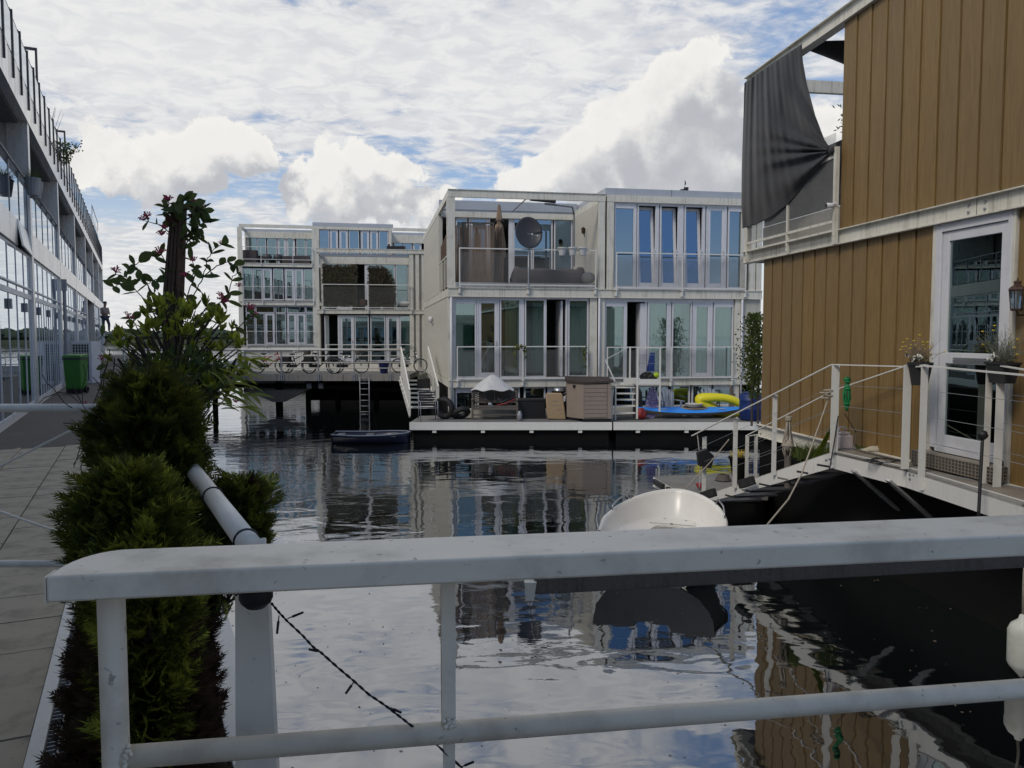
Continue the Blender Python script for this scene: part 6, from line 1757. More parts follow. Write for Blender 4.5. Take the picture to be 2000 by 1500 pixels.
# inner small leaves: dark mass
lf = MB(); _, lvs, lfs = leaf_mesh('tmpl', 'shrub_leaf', 1, .34)
for i in range(1100):
    a = g.uniform(0, 2 * PI); r_ = math.sqrt(g.random()); u = 352 + 88 * r_ * math.cos(a); v = 745 + 60 * r_ * math.sin(a)
    p = PY(u, v, sY + g.uniform(-.2, .35)); s_ = g.uniform(.03, .06)
    mt = Matrix.Translation(p) @ Matrix.Rotation(g.uniform(0, 6.28), 4, 'Z') @ Matrix.Rotation(g.uniform(-.6, 1.4), 4, 'X') @ Matrix.Scale(s_, 4)
    lf.add([mt @ Vector(q) for q in lvs], lfs)
part('inner_leaves', lf, 'vine_leaf', sh, world=True, stuff=True)
# long drooping leaves on the right
LONG, _, _ = leaf_mesh('long_leaf', 'shrub_leaf', 0.13, 0.03, .2, -.35)
for i in range(46):
    u = g.uniform(405, 480); v = g.uniform(690, 800); p = PY(u, v, sY + g.uniform(-.3, .1))
    copypart(LONG, 'leaf', Vector(p) - Vector(sh.location), sh, rot=(g.uniform(-.5, .3), g.uniform(-.5, .5), g.uniform(-2.6, -.8)), scale=g.uniform(.6, 1.1))

# ---------------------------------------------------------------- weathered post with honeysuckle
hY = 4.15
ps = thing('wooden_post', 'rough brown timber post rising out of the greenery', 'post', (PY(345, 800, hY).x, hY, DECK))
m_ = MB()
pb, pt_ = PY(338, 640, hY), PY(352, 398, hY)
pb0 = PY(334, 760, hY); pb0.z = DECK
m_.tube([pb0, pb0.lerp(pb, .5), pb, pb.lerp(pt_, .33), pb.lerp(pt_, .66), pt_], [0.050, 0.048, 0.048, 0.045, 0.040, 0.034], 14)
part('timber', m_, 'bark', ps, smooth=True, world=True)
m_ = MB()
for k in range(4):
    o_ = (-0.03 + 0.02 * k)
    m_.tube([pb + Vector((o_, -.05, -.3)), pb.lerp(pt_, .3) + Vector((o_ + .01 * math.sin(k * 3), -.052, 0)), pb.lerp(pt_, .6) + Vector((o_ * .9, -.05, 0)), pt_ + Vector((o_ * .7, -.043, 0))], [0.012, 0.010, 0.008, 0.005], 6)
part('bark_strip', m_, 'bark', ps, world=True, smooth=True)
hs = thing('honeysuckle', 'honeysuckle with oval leaves and magenta flowers climbing the timber post', 'climber', (PY(350, 800, hY).x, hY - .02, DECK))
HD_ = [leaf_mesh('leaf', 'vine_dark', 0.055, 0.034, .3, .2)[0]]
HL = [leaf_mesh('leaf', 'vine_leaf', 0.074, 0.048, .15, .1)[0], leaf_mesh('leaf', 'vine_leaf', 0.06, 0.043, .35, -.15)[0], leaf_mesh('leaf', 'vine_leaf', 0.08, 0.036, .3, .25)[0]]
def flower_mesh(seed):
    g = random.Random(seed); m_ = MB()
    for i in range(11):
        a = i * 2 * PI / 11; el = g.uniform(.3, 1.1); L = g.uniform(.022, .036)
        d = Vector((math.cos(a) * math.cos(el), math.sin(a) * math.cos(el), math.sin(el)))
        m_.tube([(0, 0, 0), d * L * .6, d * L + Vector((0, 0, .004)), d * L * 1.08 + Vector((math.cos(a) * .006, math.sin(a) * .006, -.003))], [0.0015, 0.0022, 0.004, 0.002], 5)
    me = m_.mesh('flower', M['flower_magenta']); me.shade_smooth(); return me
FL = [flower_mesh(s) for s in range(3)]
vines = [
 [(350,640),(318,622),(290,598),(262,560),(245,541),(228,536)],
 [(245,541),(258,520),(272,512)], [(262,560),(238,552),(222,560)],
 [(340,640),(318,600),(300,575),(283,550),(262,545)],
 [(345,560),(328,520),(315,498),(308,493)],
 [(350,478),(325,448),(305,436),(284,432)],
 [(352,620),(380,575),(398,540),(406,505),(418,487),(432,478)],
 [(398,540),(425,520),(445,512),(462,520)],
 [(355,640),(395,612),(430,590),(446,585)],
 [(360,650),(410,612),(445,575),(455,540),(470,530)],
 [(355,600),(372,560),(380,525),(374,505)],
 [(340,520),(326,540),(300,548),(285,555)],
 [(300,700),(278,660),(262,628),(256,620)],
 [(430,690),(455,650),(480,625),(498,612)],
 [(352,440),(372,420),(385,405),(398,412)], [(350,420),(340,404),(352,394),(366,392)],
 [(352,470),(374,452),(392,440),(400,430)], [(346,455),(330,428),(322,408),(330,398)],
 [(356,500),(366,470),(382,462),(390,450)],
 [(215,690),(200,740),(178,800),(190,860)], [(225,700),(215,760),(235,810)],
 [(235,655),(215,670),(200,655)],
]
vm = MB(); g = random.Random(77)
nl = 0
for vi, pl in enumerate(vines):
    off = g.uniform(-.18, .15)
    P_ = [PY(u, v, hY - 0.05 + off * min(1, k / 2)) for k, (u, v) in enumerate(pl)]
    fine = []
    for i in range(len(P_) - 1):
        for k in range(4): fine.append(P_[i].lerp(P_[i + 1], k / 4) + Vector((g.uniform(-.004, .004), 0, g.uniform(-.004, .004))))
    fine.append(P_[-1])
    vm.tube(fine, [0.0035 - 0.0018 * i / len(fine) for i in range(len(fine))], 5, cap=False)
    crown = vi in (14, 15, 16, 17, 18)
    stepn = 2 if crown else 3
    for i in range(2, len(fine), stepn):
        for sgn in (-1, 1):
            if g.random() < .12: continue
            t_ = (fine[min(i + 1, len(fine) - 1)] - fine[i - 1]).normalized()
            sd_ = t_.cross(Vector((0, 1, 0))).normalized() * sgn
            d = (sd_ + t_ * .5 + Vector((0, g.uniform(-.5, .5), g.uniform(-.3, .2)))).normalized()
            q = d.to_track_quat('Y', 'Z').to_euler()
            lf_ = copypart(HL[g.randrange(3)], 'leaf', fine[i] - Vector(hs.location), hs, rot=(q.x + g.uniform(-.5, .5), q.y + g.uniform(-1.1, 1.1), q.z), scale=g.uniform(.65, 1.1)); nl += 1
part('stem', vm, 'twig', hs, world=True, smooth=True)
for (u, v) in ((281,431),(287,423),(330,393),(372,394),(397,404),(402,425),(430,577),(434,585),(441,591),(432,478),(312,494),(380,510),(440,590),(226,532),(250,620),(318,446),(316,460),(228,660),(198,702),(168,792),(240,788),(466,560),(492,615),(500,620),(488,604),(362,540),(450,742),(458,785)):
    copypart(FL[g.randrange(3)], 'flower', PY(u, v, hY - 0.12 + g.uniform(-.1, .1)) - Vector(hs.location), hs, rot=(g.uniform(-.7, .7), g.uniform(-.7, .7), g.uniform(0, 6)), scale=g.uniform(.55, .95))
for i in range(66):   # crown of small leaves round the top of the post
    a = g.uniform(0, 6.28); r_ = g.random() ** .5; u = 362 + 38 * r_ * math.cos(a); v = 412 + 26 * r_ * math.sin(a) + abs(u - 362) * .2
    if i > 48: u = g.uniform(318, 345) + (0 if i % 2 else 44); v = g.uniform(400, 475)
    copypart(HL[g.randrange(3)] if i % 3 == 0 else HD_[0], 'leaf', PY(u, v, hY + g.uniform(-.12, .08)) - Vector(hs.location), hs, rot=(g.uniform(-1.2, 1.2), g.uniform(-1, 1), g.uniform(0, 6.28)), scale=g.uniform(.5, .9))
# bare tangled stems at the left foot
tg = MB()
for i in range(26):
    u, v = g.uniform(170, 260), g.uniform(780, 900); p = PY(u, v, hY - .2 + g.uniform(-.2, .1)); pts = [p]
    d = Vector((g.uniform(-.4, .4), 0, g.uniform(-.3, .6)))
    for k in range(7):
        d += Vector((g.uniform(-.35, .35), g.uniform(-.1, .1), g.uniform(-.35, .35))); p = p + d.normalized() * 0.045; pts.append(p)
    tg.tube(pts, 0.0022, 4, cap=False)
part('tangle', tg, 'twig', hs, world=True, stuff=True)
# ================================================================ ON THE MIDDLE HOUSE'S DECK
def onpx(u, v, z=DZ, back=0.0):
    p = PZ(u, v, z); p.y += back; return p
mpp = lambda p: p.y / FPX          # metres per pixel at that distance
H_GRP = 'things standing on the float decks'
# aluminium chair
p = onpx(836, 822); s_ = 1.0
ch = thing('garden_chair', 'light tube garden chair standing at the foot of the jetty stair', 'chair', p, R(15))
fr = MB()
for sx in (-.27, .27):
    fr.tube([(sx, -.28, 0.02), (sx, .22, 0.02)], .013, 6).tube([(sx, -.28, 0.02), (sx, -.25, .62), (sx, .05, .64), (sx, .18, .60)], .013, 6).tube([(sx, .22, .02), (sx, .12, .42), (sx, .24, .92)], .013, 6)
fr.tube([(-.27, -.25, .42), (.27, -.25, .42)], .013, 6).tube([(-.27, .24, .92), (.27, .24, .92)], .013, 6)
part('frame', fr, 'galv', ch, smooth=True)
sl_ = MB()
for k in range(8): sl_.box(-.26, .26, -.25 + k * .05, -.215 + k * .05, .42, .43)
for k in range(6): sl_.box(-.26, .26, .14 + k * .018, .15 + k * .018, .47 + k * .075, .52 + k * .075)
part('slats', sl_, 'dark_metal', ch)
# side table left of it
tp_ = onpx(806, 800)
# tyres
for (u, v, r_, rot, lab) in ((866, 821, .36, (R(8), 0, R(-25)), 'large worn tyre leaning on the corner post beside the garden chair'), (899, 821, .30, (R(52), 0, R(28)), 'tyre tipped against the house just left of the bench')):
    c = onpx(u, v, back=.35); zc_ = r_ * (1 if r_ > .33 else .68)
    ty = thing('tyre', lab, 'tyre', (c.x, c.y, DZ + zc_), 0, 'old tyres on the float deck')
    ty.rotation_euler = rot
    part('rubber', MB().torus((0, 0, 0), r_ - .085, .085, 32, 12, 'y', 1.1), 'rubber', ty, smooth=True)
    tr_ = MB()
    for k in range(40):
        a = k * 2 * PI / 40; c_ = Vector((math.cos(a), 0, math.sin(a))) * (r_ - .002); tr_.bar(c_ - Vector((0, .06, 0)), c_ + Vector((0, .06, 0)), .02, .012, up=(math.cos(a), 0, math.sin(a)))
    part('tread', tr_, 'rubber', ty)
# bench
pL, pRr = onpx(920, 822, back=.25), onpx(1012, 822, back=.25)
bw = pRr.x - pL.x
be = thing('garden_bench', 'weathered wooden bench with lattice back heaped with odds and ends', 'bench', pL, R(2))
for x in (0.03, bw - .03):
    part('leg', MB().box(x - .03, x + .03, 0, .06, 0, .62), 'wood_grey', be)
    part('leg', MB().box(x - .03, x + .03, .48, .54, 0, .92), 'wood_grey', be)
    part('armrest', MB().box(x - .04, x + .04, -.03, .52, .621, .65), 'wood_grey', be)
for k in range(5): part('slat', MB().box(.06, bw - .06, .02 + k * .095, .09 + k * .095, .40, .425), 'wood_grey', be)
part('apron', MB().box(.06, bw - .06, .0, .03, .32, .395).box(.06, bw - .06, .01, .04, .14, .18), 'wood_grey', be)
m_ = MB().box(.06, bw - .06, .49, .53, .86, .93).box(.06, bw - .06, .49, .53, .50, .55).box(bw / 2 - .03, bw / 2 + .03, .49, .53, .55, .86)
part('back_frame', m_, 'wood_grey', be)
lt_ = MB(); lattice(lt_, .07, bw / 2 - .04, .56, .85, .505, .12, .025); lattice(lt_, bw / 2 + .04, bw - .07, .56, .85, .505, .12, .025)
part('lattice', lt_, 'wood_grey', be, solid=.012)
# white tarp parcel
def tarp(s, t):
    a = s * 2 * PI; r_ = (1 - t) ** .8
    return Vector((1.12 * math.cos(a) * r_ * .62 + .02 * math.sin(a * 5), .30 * math.sin(a) * r_, .50 * (t ** 1.05) + .03 * math.sin(a * 7 + t * 8) * (1 - t)))
tpz = onpx(962, 822, back=.5)
single('tarp_bundle', MB().grid(tarp, 36, 10).xf(Matrix.Translation((tpz.x - .02, tpz.y + .28, DZ + .92))), 'tarp_white', 'white tarpaulin bundle rising to a peak behind the bench back', 'tarpaulin', smooth=True)
# odds and ends on the seat
g = random.Random(3)
m_ = MB()
for k in range(12):
    a = Vector((pL.x + .15 + g.random() * (bw - .4), pL.y + .2 + g.random() * .2, DZ + .44 + g.random() * .1)); m_.tube([a, a + Vector((g.uniform(-.35, .35), g.uniform(-.1, .1), g.uniform(0, .2)))], .014, 6)
single('tool_heap', m_, 'dark_metal', 'heap of dark hoses and tools lying on the bench seat', 'tools', smooth=True)
a = Vector((pL.x + bw * .4, pL.y + .12, DZ + .47))
single('reflector_lamp', MB().lathe([(.015, .03), (.07, .0), (.075, -.02), (.06, -.03)], a, 14, 'y').torus((a.x + .02, a.y, a.z - .05), .07, .008, 14, 5, 'y'), 'steel', 'small shiny bicycle lamp among the things on the bench', 'lamp', smooth=True)
m_ = MB().tube([(pL.x + bw * .55, pL.y + .1, DZ + .47), (pL.x + bw * .75, pL.y + .12, DZ + .52), (pL.x + bw * .93, pL.y + .12, DZ + .66)], .017, 6)
single('red_handled_tool', m_, 'red', 'red handled pole lying across the right half of the bench', 'tool', smooth=True)
single('jar', MB().lathe([(.07, 0), (.08, .02), (.08, .22), (.05, .26), (.05, .3)], onpx(1015, 822, back=.1), 12), 'galv', 'small grey jar standing right of the bench leg', 'jar', smooth=True)
# black chest
p = onpx(1040, 820, back=.3)
bx_ = thing('storage_box', 'long black storage box between the bench and the cardboard package', 'box', p, R(5))
part('body', MB().box(-.46, .43, 0, .5, 0, .58), 'black', bx_, bevel=.015)
part('lid', MB().box(-.48, .45, -.02, .52, .581, .64), 'rubber', bx_, bevel=.01)
# brown package
p = onpx(1087, 821, back=.15)
pk = thing('package', 'tall brown paper covered package leaning against the house wall', 'package', p, R(-4))
m_ = MB().prism_y([(-.28, .02), (.30, 0), (.30, .10), (.20, .78), (.16, .85), (-.30, .85), (-.34, .78), (-.30, .14)], 0.0, .22)
part('wrapping', m_, 'cardboard', pk, bevel=.03)
m_ = MB()
for (x, z, w) in ((-.05, .6, .22), (0, .45, .3), (.18, .2, .08), (.05, .32, .2)): m_.box(x - w / 2, x + w / 2, -.006, -.002, z, z + .016)
part('tape', m_, 'shed_beige', pk)
q_ = onpx(1092, 821, back=.4)
single('metal_bowl', MB().lathe([(.02, .0), (.13, -.02), (.17, -.10), (.17, -.12)][::-1], (q_.x, q_.y, DZ + 1.02), 18), 'steel', 'shiny steel bowl upside down on top of the brown package', 'bowl', smooth=True)
q_ = onpx(1112, 821, back=.55)
m_ = MB()
for k in range(3): m_.torus((q_.x, q_.y + .03 * k, DZ + .62 - .04 * k), .36 - .05 * k, .035, 26, 8, 'y')
m_.blob((q_.x, q_.y + .1, DZ + .3), .2, .1, .3, 10, 8)
single('hose_coil', m_, 'black', 'black hose coil and bag squeezed between the package and the shed', 'hose', smooth=True)
# shed
pa, pb_ = onpx(1139, 825, back=.12), onpx(1190, 825, back=.12)
sw_ = pb_.x - pa.x + .08
shd = thing('storage_shed', 'beige plastic storage shed with grooved side and dark brown sloping lid', 'shed', pa, R(3))
part('body', MB().box(-.0, sw_, 0.001, .75, .1, 1.18), 'shed_beige', shd)
part('side_panel', MB().add([(-.42, .62, .1), (0, 0, .1), (0, 0, 1.18), (-.42, .62, 1.22), (-.42, .9, .1), (0, .75, .1), (0, .75, 1.18), (-.42, .9, 1.22)], [(0,1,2,3),(4,7,6,5),(3,2,6,7),(0,4,5,1),(0,3,7,4)]), 'shed_beige', shd)
for k in range(8): part('groove_board', MB().box(.05, sw_ - .14, -.018, 0, .14 + k * .13, .14 + k * .13 + .118), 'shed_beige', shd)
for a_, b_ in ((sw_ - .12, sw_), (0, .045)): part('corner_post', MB().box(a_, b_, -.022, 0, .1, 1.18), 'shed_beige', shd)
part('base', MB().box(-.0, sw_ + .01, -.03, .74, 0, .099), 'black', shd)
part('lid', MB().add([(-.5, .6, 1.225), (0, -.05, 1.185), (sw_ + .05, -.05, 1.22), (sw_ + .05, .85, 1.3), (-.45, .95, 1.32)] + [(-.5, .6, 1.285), (0, -.05, 1.245), (sw_ + .05, -.05, 1.28), (sw_ + .05, .85, 1.36), (-.45, .95, 1.38)], [(0,4,3,2,1),(5,6,7,8,9),(0,1,6,5),(1,2,7,6),(2,3,8,7),(3,4,9,8),(4,0,5,9)]), 'shed_lid', shd)
part('latch', MB().box(-.28, -.18, .28, .33, 1.05, 1.13), 'black', shd)

# white stair with landing at the second house
sx0, sx1 = onpx(1203, 824, back=.3), onpx(1241, 824, back=.3)
Ys_ = 24.75
ws = thing('entry_stair', 'white steel stair with landing up to the door of the second grey house', 'stair', (sx0.x, Ys_, DZ))
def Q(u, v, Y=Ys_): return PY(u, v, Y)
for i, v in enumerate((806, 792, 780, 768, 756)):
    a, b = Q(1203, v, Ys_ + .22 * i), Q(1241, v, Ys_ + .22 * i)
    part('tread', MB().box(a.x, b.x, a.y, a.y + .24, a.z - .035, a.z), 'white_paint', ws, world=True)
a, b = Q(1212, 748, Ys_ + 1.1), Q(1243, 748, Ys_ + 1.1)
part('tread', MB().box(a.x, b.x + .1, a.y, a.y + .3, a.z - .06, a.z), 'white_paint', ws, world=True)
a, b = Q(1218, 738, Ys_ + .8), Q(1243, 748, Ys_ + .8)
part('riser_panel', MB().box(a.x, b.x, a.y, a.y + .04, b.z - .02, a.z), 'white_paint', ws, world=True)
a, b = Q(1243, 741), Q(1288, 750); zl_ = Q(1243, 741).z
part('landing', MB().box(a.x, b.x, Ys_, Ys_ + .62, zl_ - .16, zl_), 'white_paint', ws, world=True)
for (u, v0, v1, w) in ((1244, 818, 678, .055), (1288, 804, 679, .045), (1202, 822, 745, .045), (1195, 822, 762, .05), (1230, 740, 677, .05)):
    c0, c1 = Q(u, v0, Ys_ + (.02 if u != 1230 else .9)), Q(u, v1, Ys_ + (.02 if u != 1230 else .9))
    part('post', MB().box(c0.x - w / 2, c0.x + w / 2, c0.y - .03, c0.y + .03, c0.z if v0 > 790 and u != 1288 else c0.z, c1.z), 'white_paint', ws, world=True)
m_ = MB().bar(Q(1182, 703, Ys_ - .05), Q(1201, 745, Ys_ - .05), .05, .04).bar(Q(1182, 703, Ys_), Q(1228, 678, Ys_ + .9), .02, .02)
m_.bar(Q(1244, 679), Q(1289, 679), .03, .03)
part('handrail', m_, 'white_paint', ws, world=True)
for v in (693, 710, 726):
    part('wire', MB().tube([Q(1246, v), Q(1287, v)], .006, 4), 'galv', ws, world=True)
# things on and below the landing
p = Q(1268, 741, Ys_ + .3)
m_ = MB()
for (dx, dz, r1_, r2_) in ((-.14, .10, .17, .11), (.04, .09, .16, .10), (-.05, .17, .12, .09), (.14, .05, .12, .06)): m_.blob((p.x + dx, p.y, p.z + dz), r1_, .13, r2_, 12, 7, .14)
single('rubbish_bag', m_, 'black', 'black plastic bag lying on the white stair landing', 'bag')
single('lime_buoyancy_vest', MB().blob((p.x + .22, p.y - .05, p.z + .14), .10, .09, .09, 12, 8, .1), 'lime', 'lime yellow bundle beside the black bag on the landing', 'vest', smooth=True)
a = Q(1272, 726, Ys_ + .55)
single('folding_seat', MB().prism_y([(-.17, 0), (.10, 0), (.13, .62), (-.02, .62)], -.02, .03).xf(Matrix.Translation(a) @ Matrix.Rotation(R(-10), 4, 'X')), 'blue_plastic', 'dark blue board like seat standing up on the landing', 'seat', bevel=.01)
# patterned board
p = onpx(1279, 822, back=.72)
sb = thing('body_board', 'purple and white patterned board leaning under the stair landing', 'board', p, R(-8))
sb.rotation_euler = (R(-6), R(3), R(-8))
pr_ = []
for k in range(24):
    a = k / 24 * 2 * PI; pr_.append((.19 * math.copysign(abs(math.cos(a)) ** .8, math.cos(a)) * (1 - .12 * math.sin(a)), .5 + .5 * math.sin(a)))
part('deck', MB().prism_y(pr_, 0, .06), 'pattern', sb)
m_ = MB(); a = onpx(1258, 822, back=.5)
single('red_canister', MB().lathe([(.05, 0), (.15, .04), (.16, .16), (.13, .30), (.05, .36)], a, 14), 'red', 'dull red rounded canister under the stair landing', 'canister', smooth=True)
m_ = MB()
for i, u in enumerate((1250, 1256, 1262)):
    q_ = onpx(u, 822, back=.9 + .1 * i); m_.bar(q_, q_ + Vector((.05 - .04 * i, .15, 1.05 - .1 * i)), .18, .03, up=(0, 1, 0))
single('leaning_boards', m_, 'wood_grey', 'grey boards leaning against the house under the landing', 'boards')
# adirondack chairs
def adirondack(u, v, lab, back, sc_=1.0, rot=0):
    p_ = onpx(u, v, back=back)
    t = thing('garden_armchair', lab, 'chair', p_, rot, 'grey blue slatted armchairs on the float deck')
    for k in range(6):
        x0 = (k - 2.5) * .085; x1 = (k - 2.5) * .125; hgt = .92 - .035 * abs(k - 2.5) ** 1.6
        m_ = MB().bar((x0, .22, .28), (x1, .48, hgt), .075, .018, up=(0, 1, .3))
        m_.lathe([(.0375, -.009), (.0375, .009)], (x1, .48, hgt), 10, 'y'); part('back_slat', m_, 'chair_blue', t)
    for k in range(4): part('seat_slat', MB().bar((-.27, -.22 + k * .12, .34 - k * .02), (.27, -.22 + k * .12, .34 - k * .02), .10, .018, up=(0, 0, 1)), 'chair_blue', t)
    for sx in (-1, 1):
        part('armrest', MB().box(sx * .36 - .055, sx * .36 + .055, -.30, .36, .52, .545), 'chair_blue', t)
        part('leg', MB().box(sx * .30 - .015, sx * .30 + .015, -.28, -.19, 0, .52), 'chair_blue', t)
        part('leg', MB().bar((sx * .30, -.2, .30), (sx * .30, .50, .03), .02, .10), 'chair_blue', t)
    part('front_rail', MB().box(-.285, .285, -.285, -.262, .16, .30), 'chair_blue', t)
    t.scale = (sc_, sc_, sc_)
    return t
adirondack(1317, 818, 'grey blue slatted armchair behind the middle of the kayak', .75, .98, R(12))
adirondack(1400, 818, 'grey blue slatted armchair half hidden by the yellow float', 1.0, .98, R(-6))
# bucket
p = onpx(1361, 818, back=.45)
bk = thing('white_tub', 'white plastic tub with a large pink dot standing behind the kayak', 'tub', p)
part('tub', MB().lathe([(.22, 0), (.28, .44), (.29, .45), (.27, .46), (.25, .44)], n=24), 'tarp_white', bk, smooth=True)
part('dot', MB().lathe([(.10, -.006), (.10, .0)], (0.08, -.242, .26), 20, 'y').xf(Matrix.Rotation(0, 4, 'X')), 'pink', bk)
# kayak
pa, pb_ = onpx(1243, 818, back=.18), onpx(1462, 818, back=.35)
ky = thing('kayak', 'bright blue kayak with grey hull lying along the front of the deck', 'kayak', pa, math.atan2(pb_.y - pa.y, pb_.x - pa.x))
Lk = (pb_ - pa).length
def kw(s): return .33 * math.sin(PI * min(1, max(0, s))) ** .62
def kz(s): return .16 + .10 * abs(2 * s - 1) ** 3
def khull(s, t):
    a = (t - .5) * 2; w = kw(s); return (s * Lk, w * math.copysign(abs(a) ** .7, a), .02 + .07 * abs(2 * s - 1) ** 3 + (kz(s) - .02 - .07 * abs(2 * s - 1) ** 3) * abs(a) ** 2.2)
def kdeck(s, t):
    a = (t - .5) * 2; w = kw(s); return (s * Lk, w * a, kz(s) + .085 * (1 - a * a) * math.sin(PI * s) ** .5 + .003)
part('hull', MB().grid(khull, 40, 12), 'kayak_grey', ky, smooth=True)
part('deck', MB().grid(kdeck, 40, 10), 'kayak_blue', ky, smooth=True)
part('cockpit_rim', MB().torus((0, 0, 0), 1, .06, 28, 8, 'z').xf(Matrix.Translation((Lk * .53, 0, .25)) @ Matrix.Diagonal((.42, .20, .35, 1))), 'cardboard', ky, smooth=True)
part('cockpit', MB().lathe([(1, 0), (.9, .012)], (0, 0, 0), 24).xf(Matrix.Translation((Lk * .53, 0, .247)) @ Matrix.Diagonal((.40, .19, 1, 1))), 'black', ky)
for (s, w, l) in ((.24, .05, .25), (.36, .012, .12), (.77, .05, .22)):
    z_ = kdeck(s, .30)[2]
    part('decal', MB().box(s * Lk - l / 2, s * Lk + l / 2, -kw(s) * .55 - w / 2, -kw(s) * .55 + w / 2, z_ + .004, z_ + .008).xf(Matrix.Translation((0, 0, .0))), 'tarp_white', ky)
ky.rotation_euler.x = R(11); ky.location.z += .10
# yellow float
p = onpx(1413, 816, back=.3)
def yring(k, ex=0):
    a = k * 2 * PI; x = .60 * math.cos(a); z = .0
    return Vector((.62 * math.cos(a) + .10 * math.cos(a) ** 3, 0, .26 * math.sin(a) + .05 * math.sin(2 * a)))
m_ = MB(); N_ = 40; n0 = 12
ctr = [yring(k / N_) for k in range(N_)]
for k in range(N_):
    c = ctr[k]; tdir = (ctr[(k + 1) % N_] - ctr[k - 1]).normalized(); nn = Vector((-tdir.z, 0, tdir.x)); rr = .125 + .055 * max(0, -math.sin(k / N_ * 2 * PI)) + .03 * max(0, -math.cos(k / N_ * 2 * PI))
    for j in range(n0):
        a = j * 2 * PI / n0; m_.v.append(tuple(c + nn * math.cos(a) * rr + Vector((0, 1, 0)) * math.sin(a) * rr * 1.25))
for k in range(N_):
    for j in range(n0): m_.f.append((k * n0 + j, ((k + 1) % N_) * n0 + j, ((k + 1) % N_) * n0 + (j + 1) % n0, k * n0 + (j + 1) % n0))
m_.xf(Matrix.Translation((p.x, p.y + .1, DZ + .40)) @ Matrix.Rotation(R(14), 4, 'Y') @ Matrix.Rotation(R(24), 4, 'X'))
yf = thing('inflatable_float', 'bright yellow inflatable float propped on the right end of the kayak', 'float', p)
part('ring', m_, 'yellow', yf, smooth=True, world=True)
# planks right
m_ = MB()
for i in range(4):
    a = onpx(1438 + i * 3, 815, back=.9); m_.bar(a, a + Vector((.10, .2, 1.0 - .1 * i)), .05, .02)
single('leaning_sticks', m_, 'wood_grey', 'thin grey sticks leaning beside the barrel', 'sticks')

# ---------------------------------------------------------------- upper balcony things
zfl = zf1 + 0.05
def HB(u, v, y): return HF.w(*HF.at(u, v, y))
# satellite dish
dc = HB(1033, 455, -.05)
di = thing('satellite_dish', 'large dark satellite dish on a pole at the balcony railing', 'satellite dish', HB(1033, 560, -.05), R(8))
def dish(s, t):
    a = s * 2 * PI; r_ = t; return (.45 * r_ * math.cos(a), .12 * r_ * r_ - .12, .54 * r_ * math.sin(a))
dm = MB().grid(dish, 40, 8)
dm.xf(Matrix.Translation((dc.x, dc.y - .12, dc.z)) @ Matrix.Rotation(R(12), 4, 'Z') @ Matrix.Rotation(R(-14), 4, 'X') @ Matrix.Scale(-1, 4, (0, 1, 0)))
part('reflector', dm, 'dark_metal', di, smooth=True, world=True, solid=.012)
part('mast', MB().tube([HB(1032, 565, -.14), dc + Vector((0, .02, -.35))], .024, 8), 'galv', di, world=True)
part('feed_arm', MB().tube([dc + Vector((.03, -.1, -.5)), dc + Vector((.10, -.5, -.22)), dc + Vector((.10, -.52, -.13))], .014, 6).tube([dc + Vector((-.06, -.5, -.08)), dc + Vector((.30, -.5, -.17))], .010, 6), 'galv', di, world=True)
for dx, dz in ((.10, -.11), (.27, -.16)):
    part('receiver', MB().lathe([(.028, -.03), (.032, 0), (.02, .05)], dc + Vector((dx, -.52, dz)), 10, 'y'), 'tarp_white', di, smooth=True, world=True)
# pots on the rail
g = random.Random(4)
for i, (u, gr_) in enumerate(((1098, 1), (1118, 0), (1138, 0))):
    p = HB(u, 499, -.16); 
    t = thing('railing_pot', ['white rail pot with green grass, leftmost of three on the balcony railing', 'white rail pot with a pale pebble like plant, middle of the three', 'empty looking white rail pot, rightmost of the three'][i], 'flower pot', p, HF.a, 'white pots hooked on the balcony railing')
    part('pot', MB().lathe([(.095, 0), (.14, .22), (.165, .22), (.165, .26), (.14, .262)], n=16), 'tarp_white', t)
    m_ = MB()
    for k in range(40 if gr_ else 8):
        a = Vector((g.uniform(-.1, .1), g.uniform(-.08, .08), .24)); d = Vector((g.uniform(-.7, .7), g.uniform(-.5, .5), 1)).normalized() * g.uniform(.06, .18 if gr_ else .07); m_.tube([a, a + d], [.006, .002], 4)
    part('plant', m_, 'grass_blade' if gr_ else 'flower_white', t)
# sofa under cover
def sofa(s, t):
    x = (s - .5) * 2; prof = [(0, 0), (0, .35), (.1, .62), (.45, .70), (.7, .62), (.75, 0)]
    k = t * 5; i = min(int(k), 4); f = k - i; y = prof[i][0] + (prof[i + 1][0] - prof[i][0]) * f; z = prof[i][1] + (prof[i + 1][1] - prof[i][1]) * f
    e = 1 - max(0, abs(x) - .9) / .1 * .9
    return (1.28 * x + .05 * (z > .2) * math.sin(z * 9), y, z * (0.15 + .85 * e ** .5) + .025 * math.sin(x * 9 + y * 7) + (.10 if x > .75 and z > .5 else 0) * 1 + (.06 if x < -.8 and z > .5 else 0))
q_ = HF.at(1075, 550, .75)
m_ = MB().grid(sofa, 40, 15).xf(Matrix.Translation(HF.w(q_.x, .55, zfl)) @ Matrix.Rotation(HF.a, 4, 'Z'))
single('covered_sofa', m_, 'brown_cover', 'balcony sofa hidden under a sagging dark brown cover', 'sofa', smooth=True)
a = HB(1149, 543, .35)
single('patterned_cushion', MB().blob((a.x, a.y, a.z), .24, .2, .20, 18, 10), 'kayak_grey', 'round grey green cushion at the right end of the covered sofa', 'cushion', smooth=True)
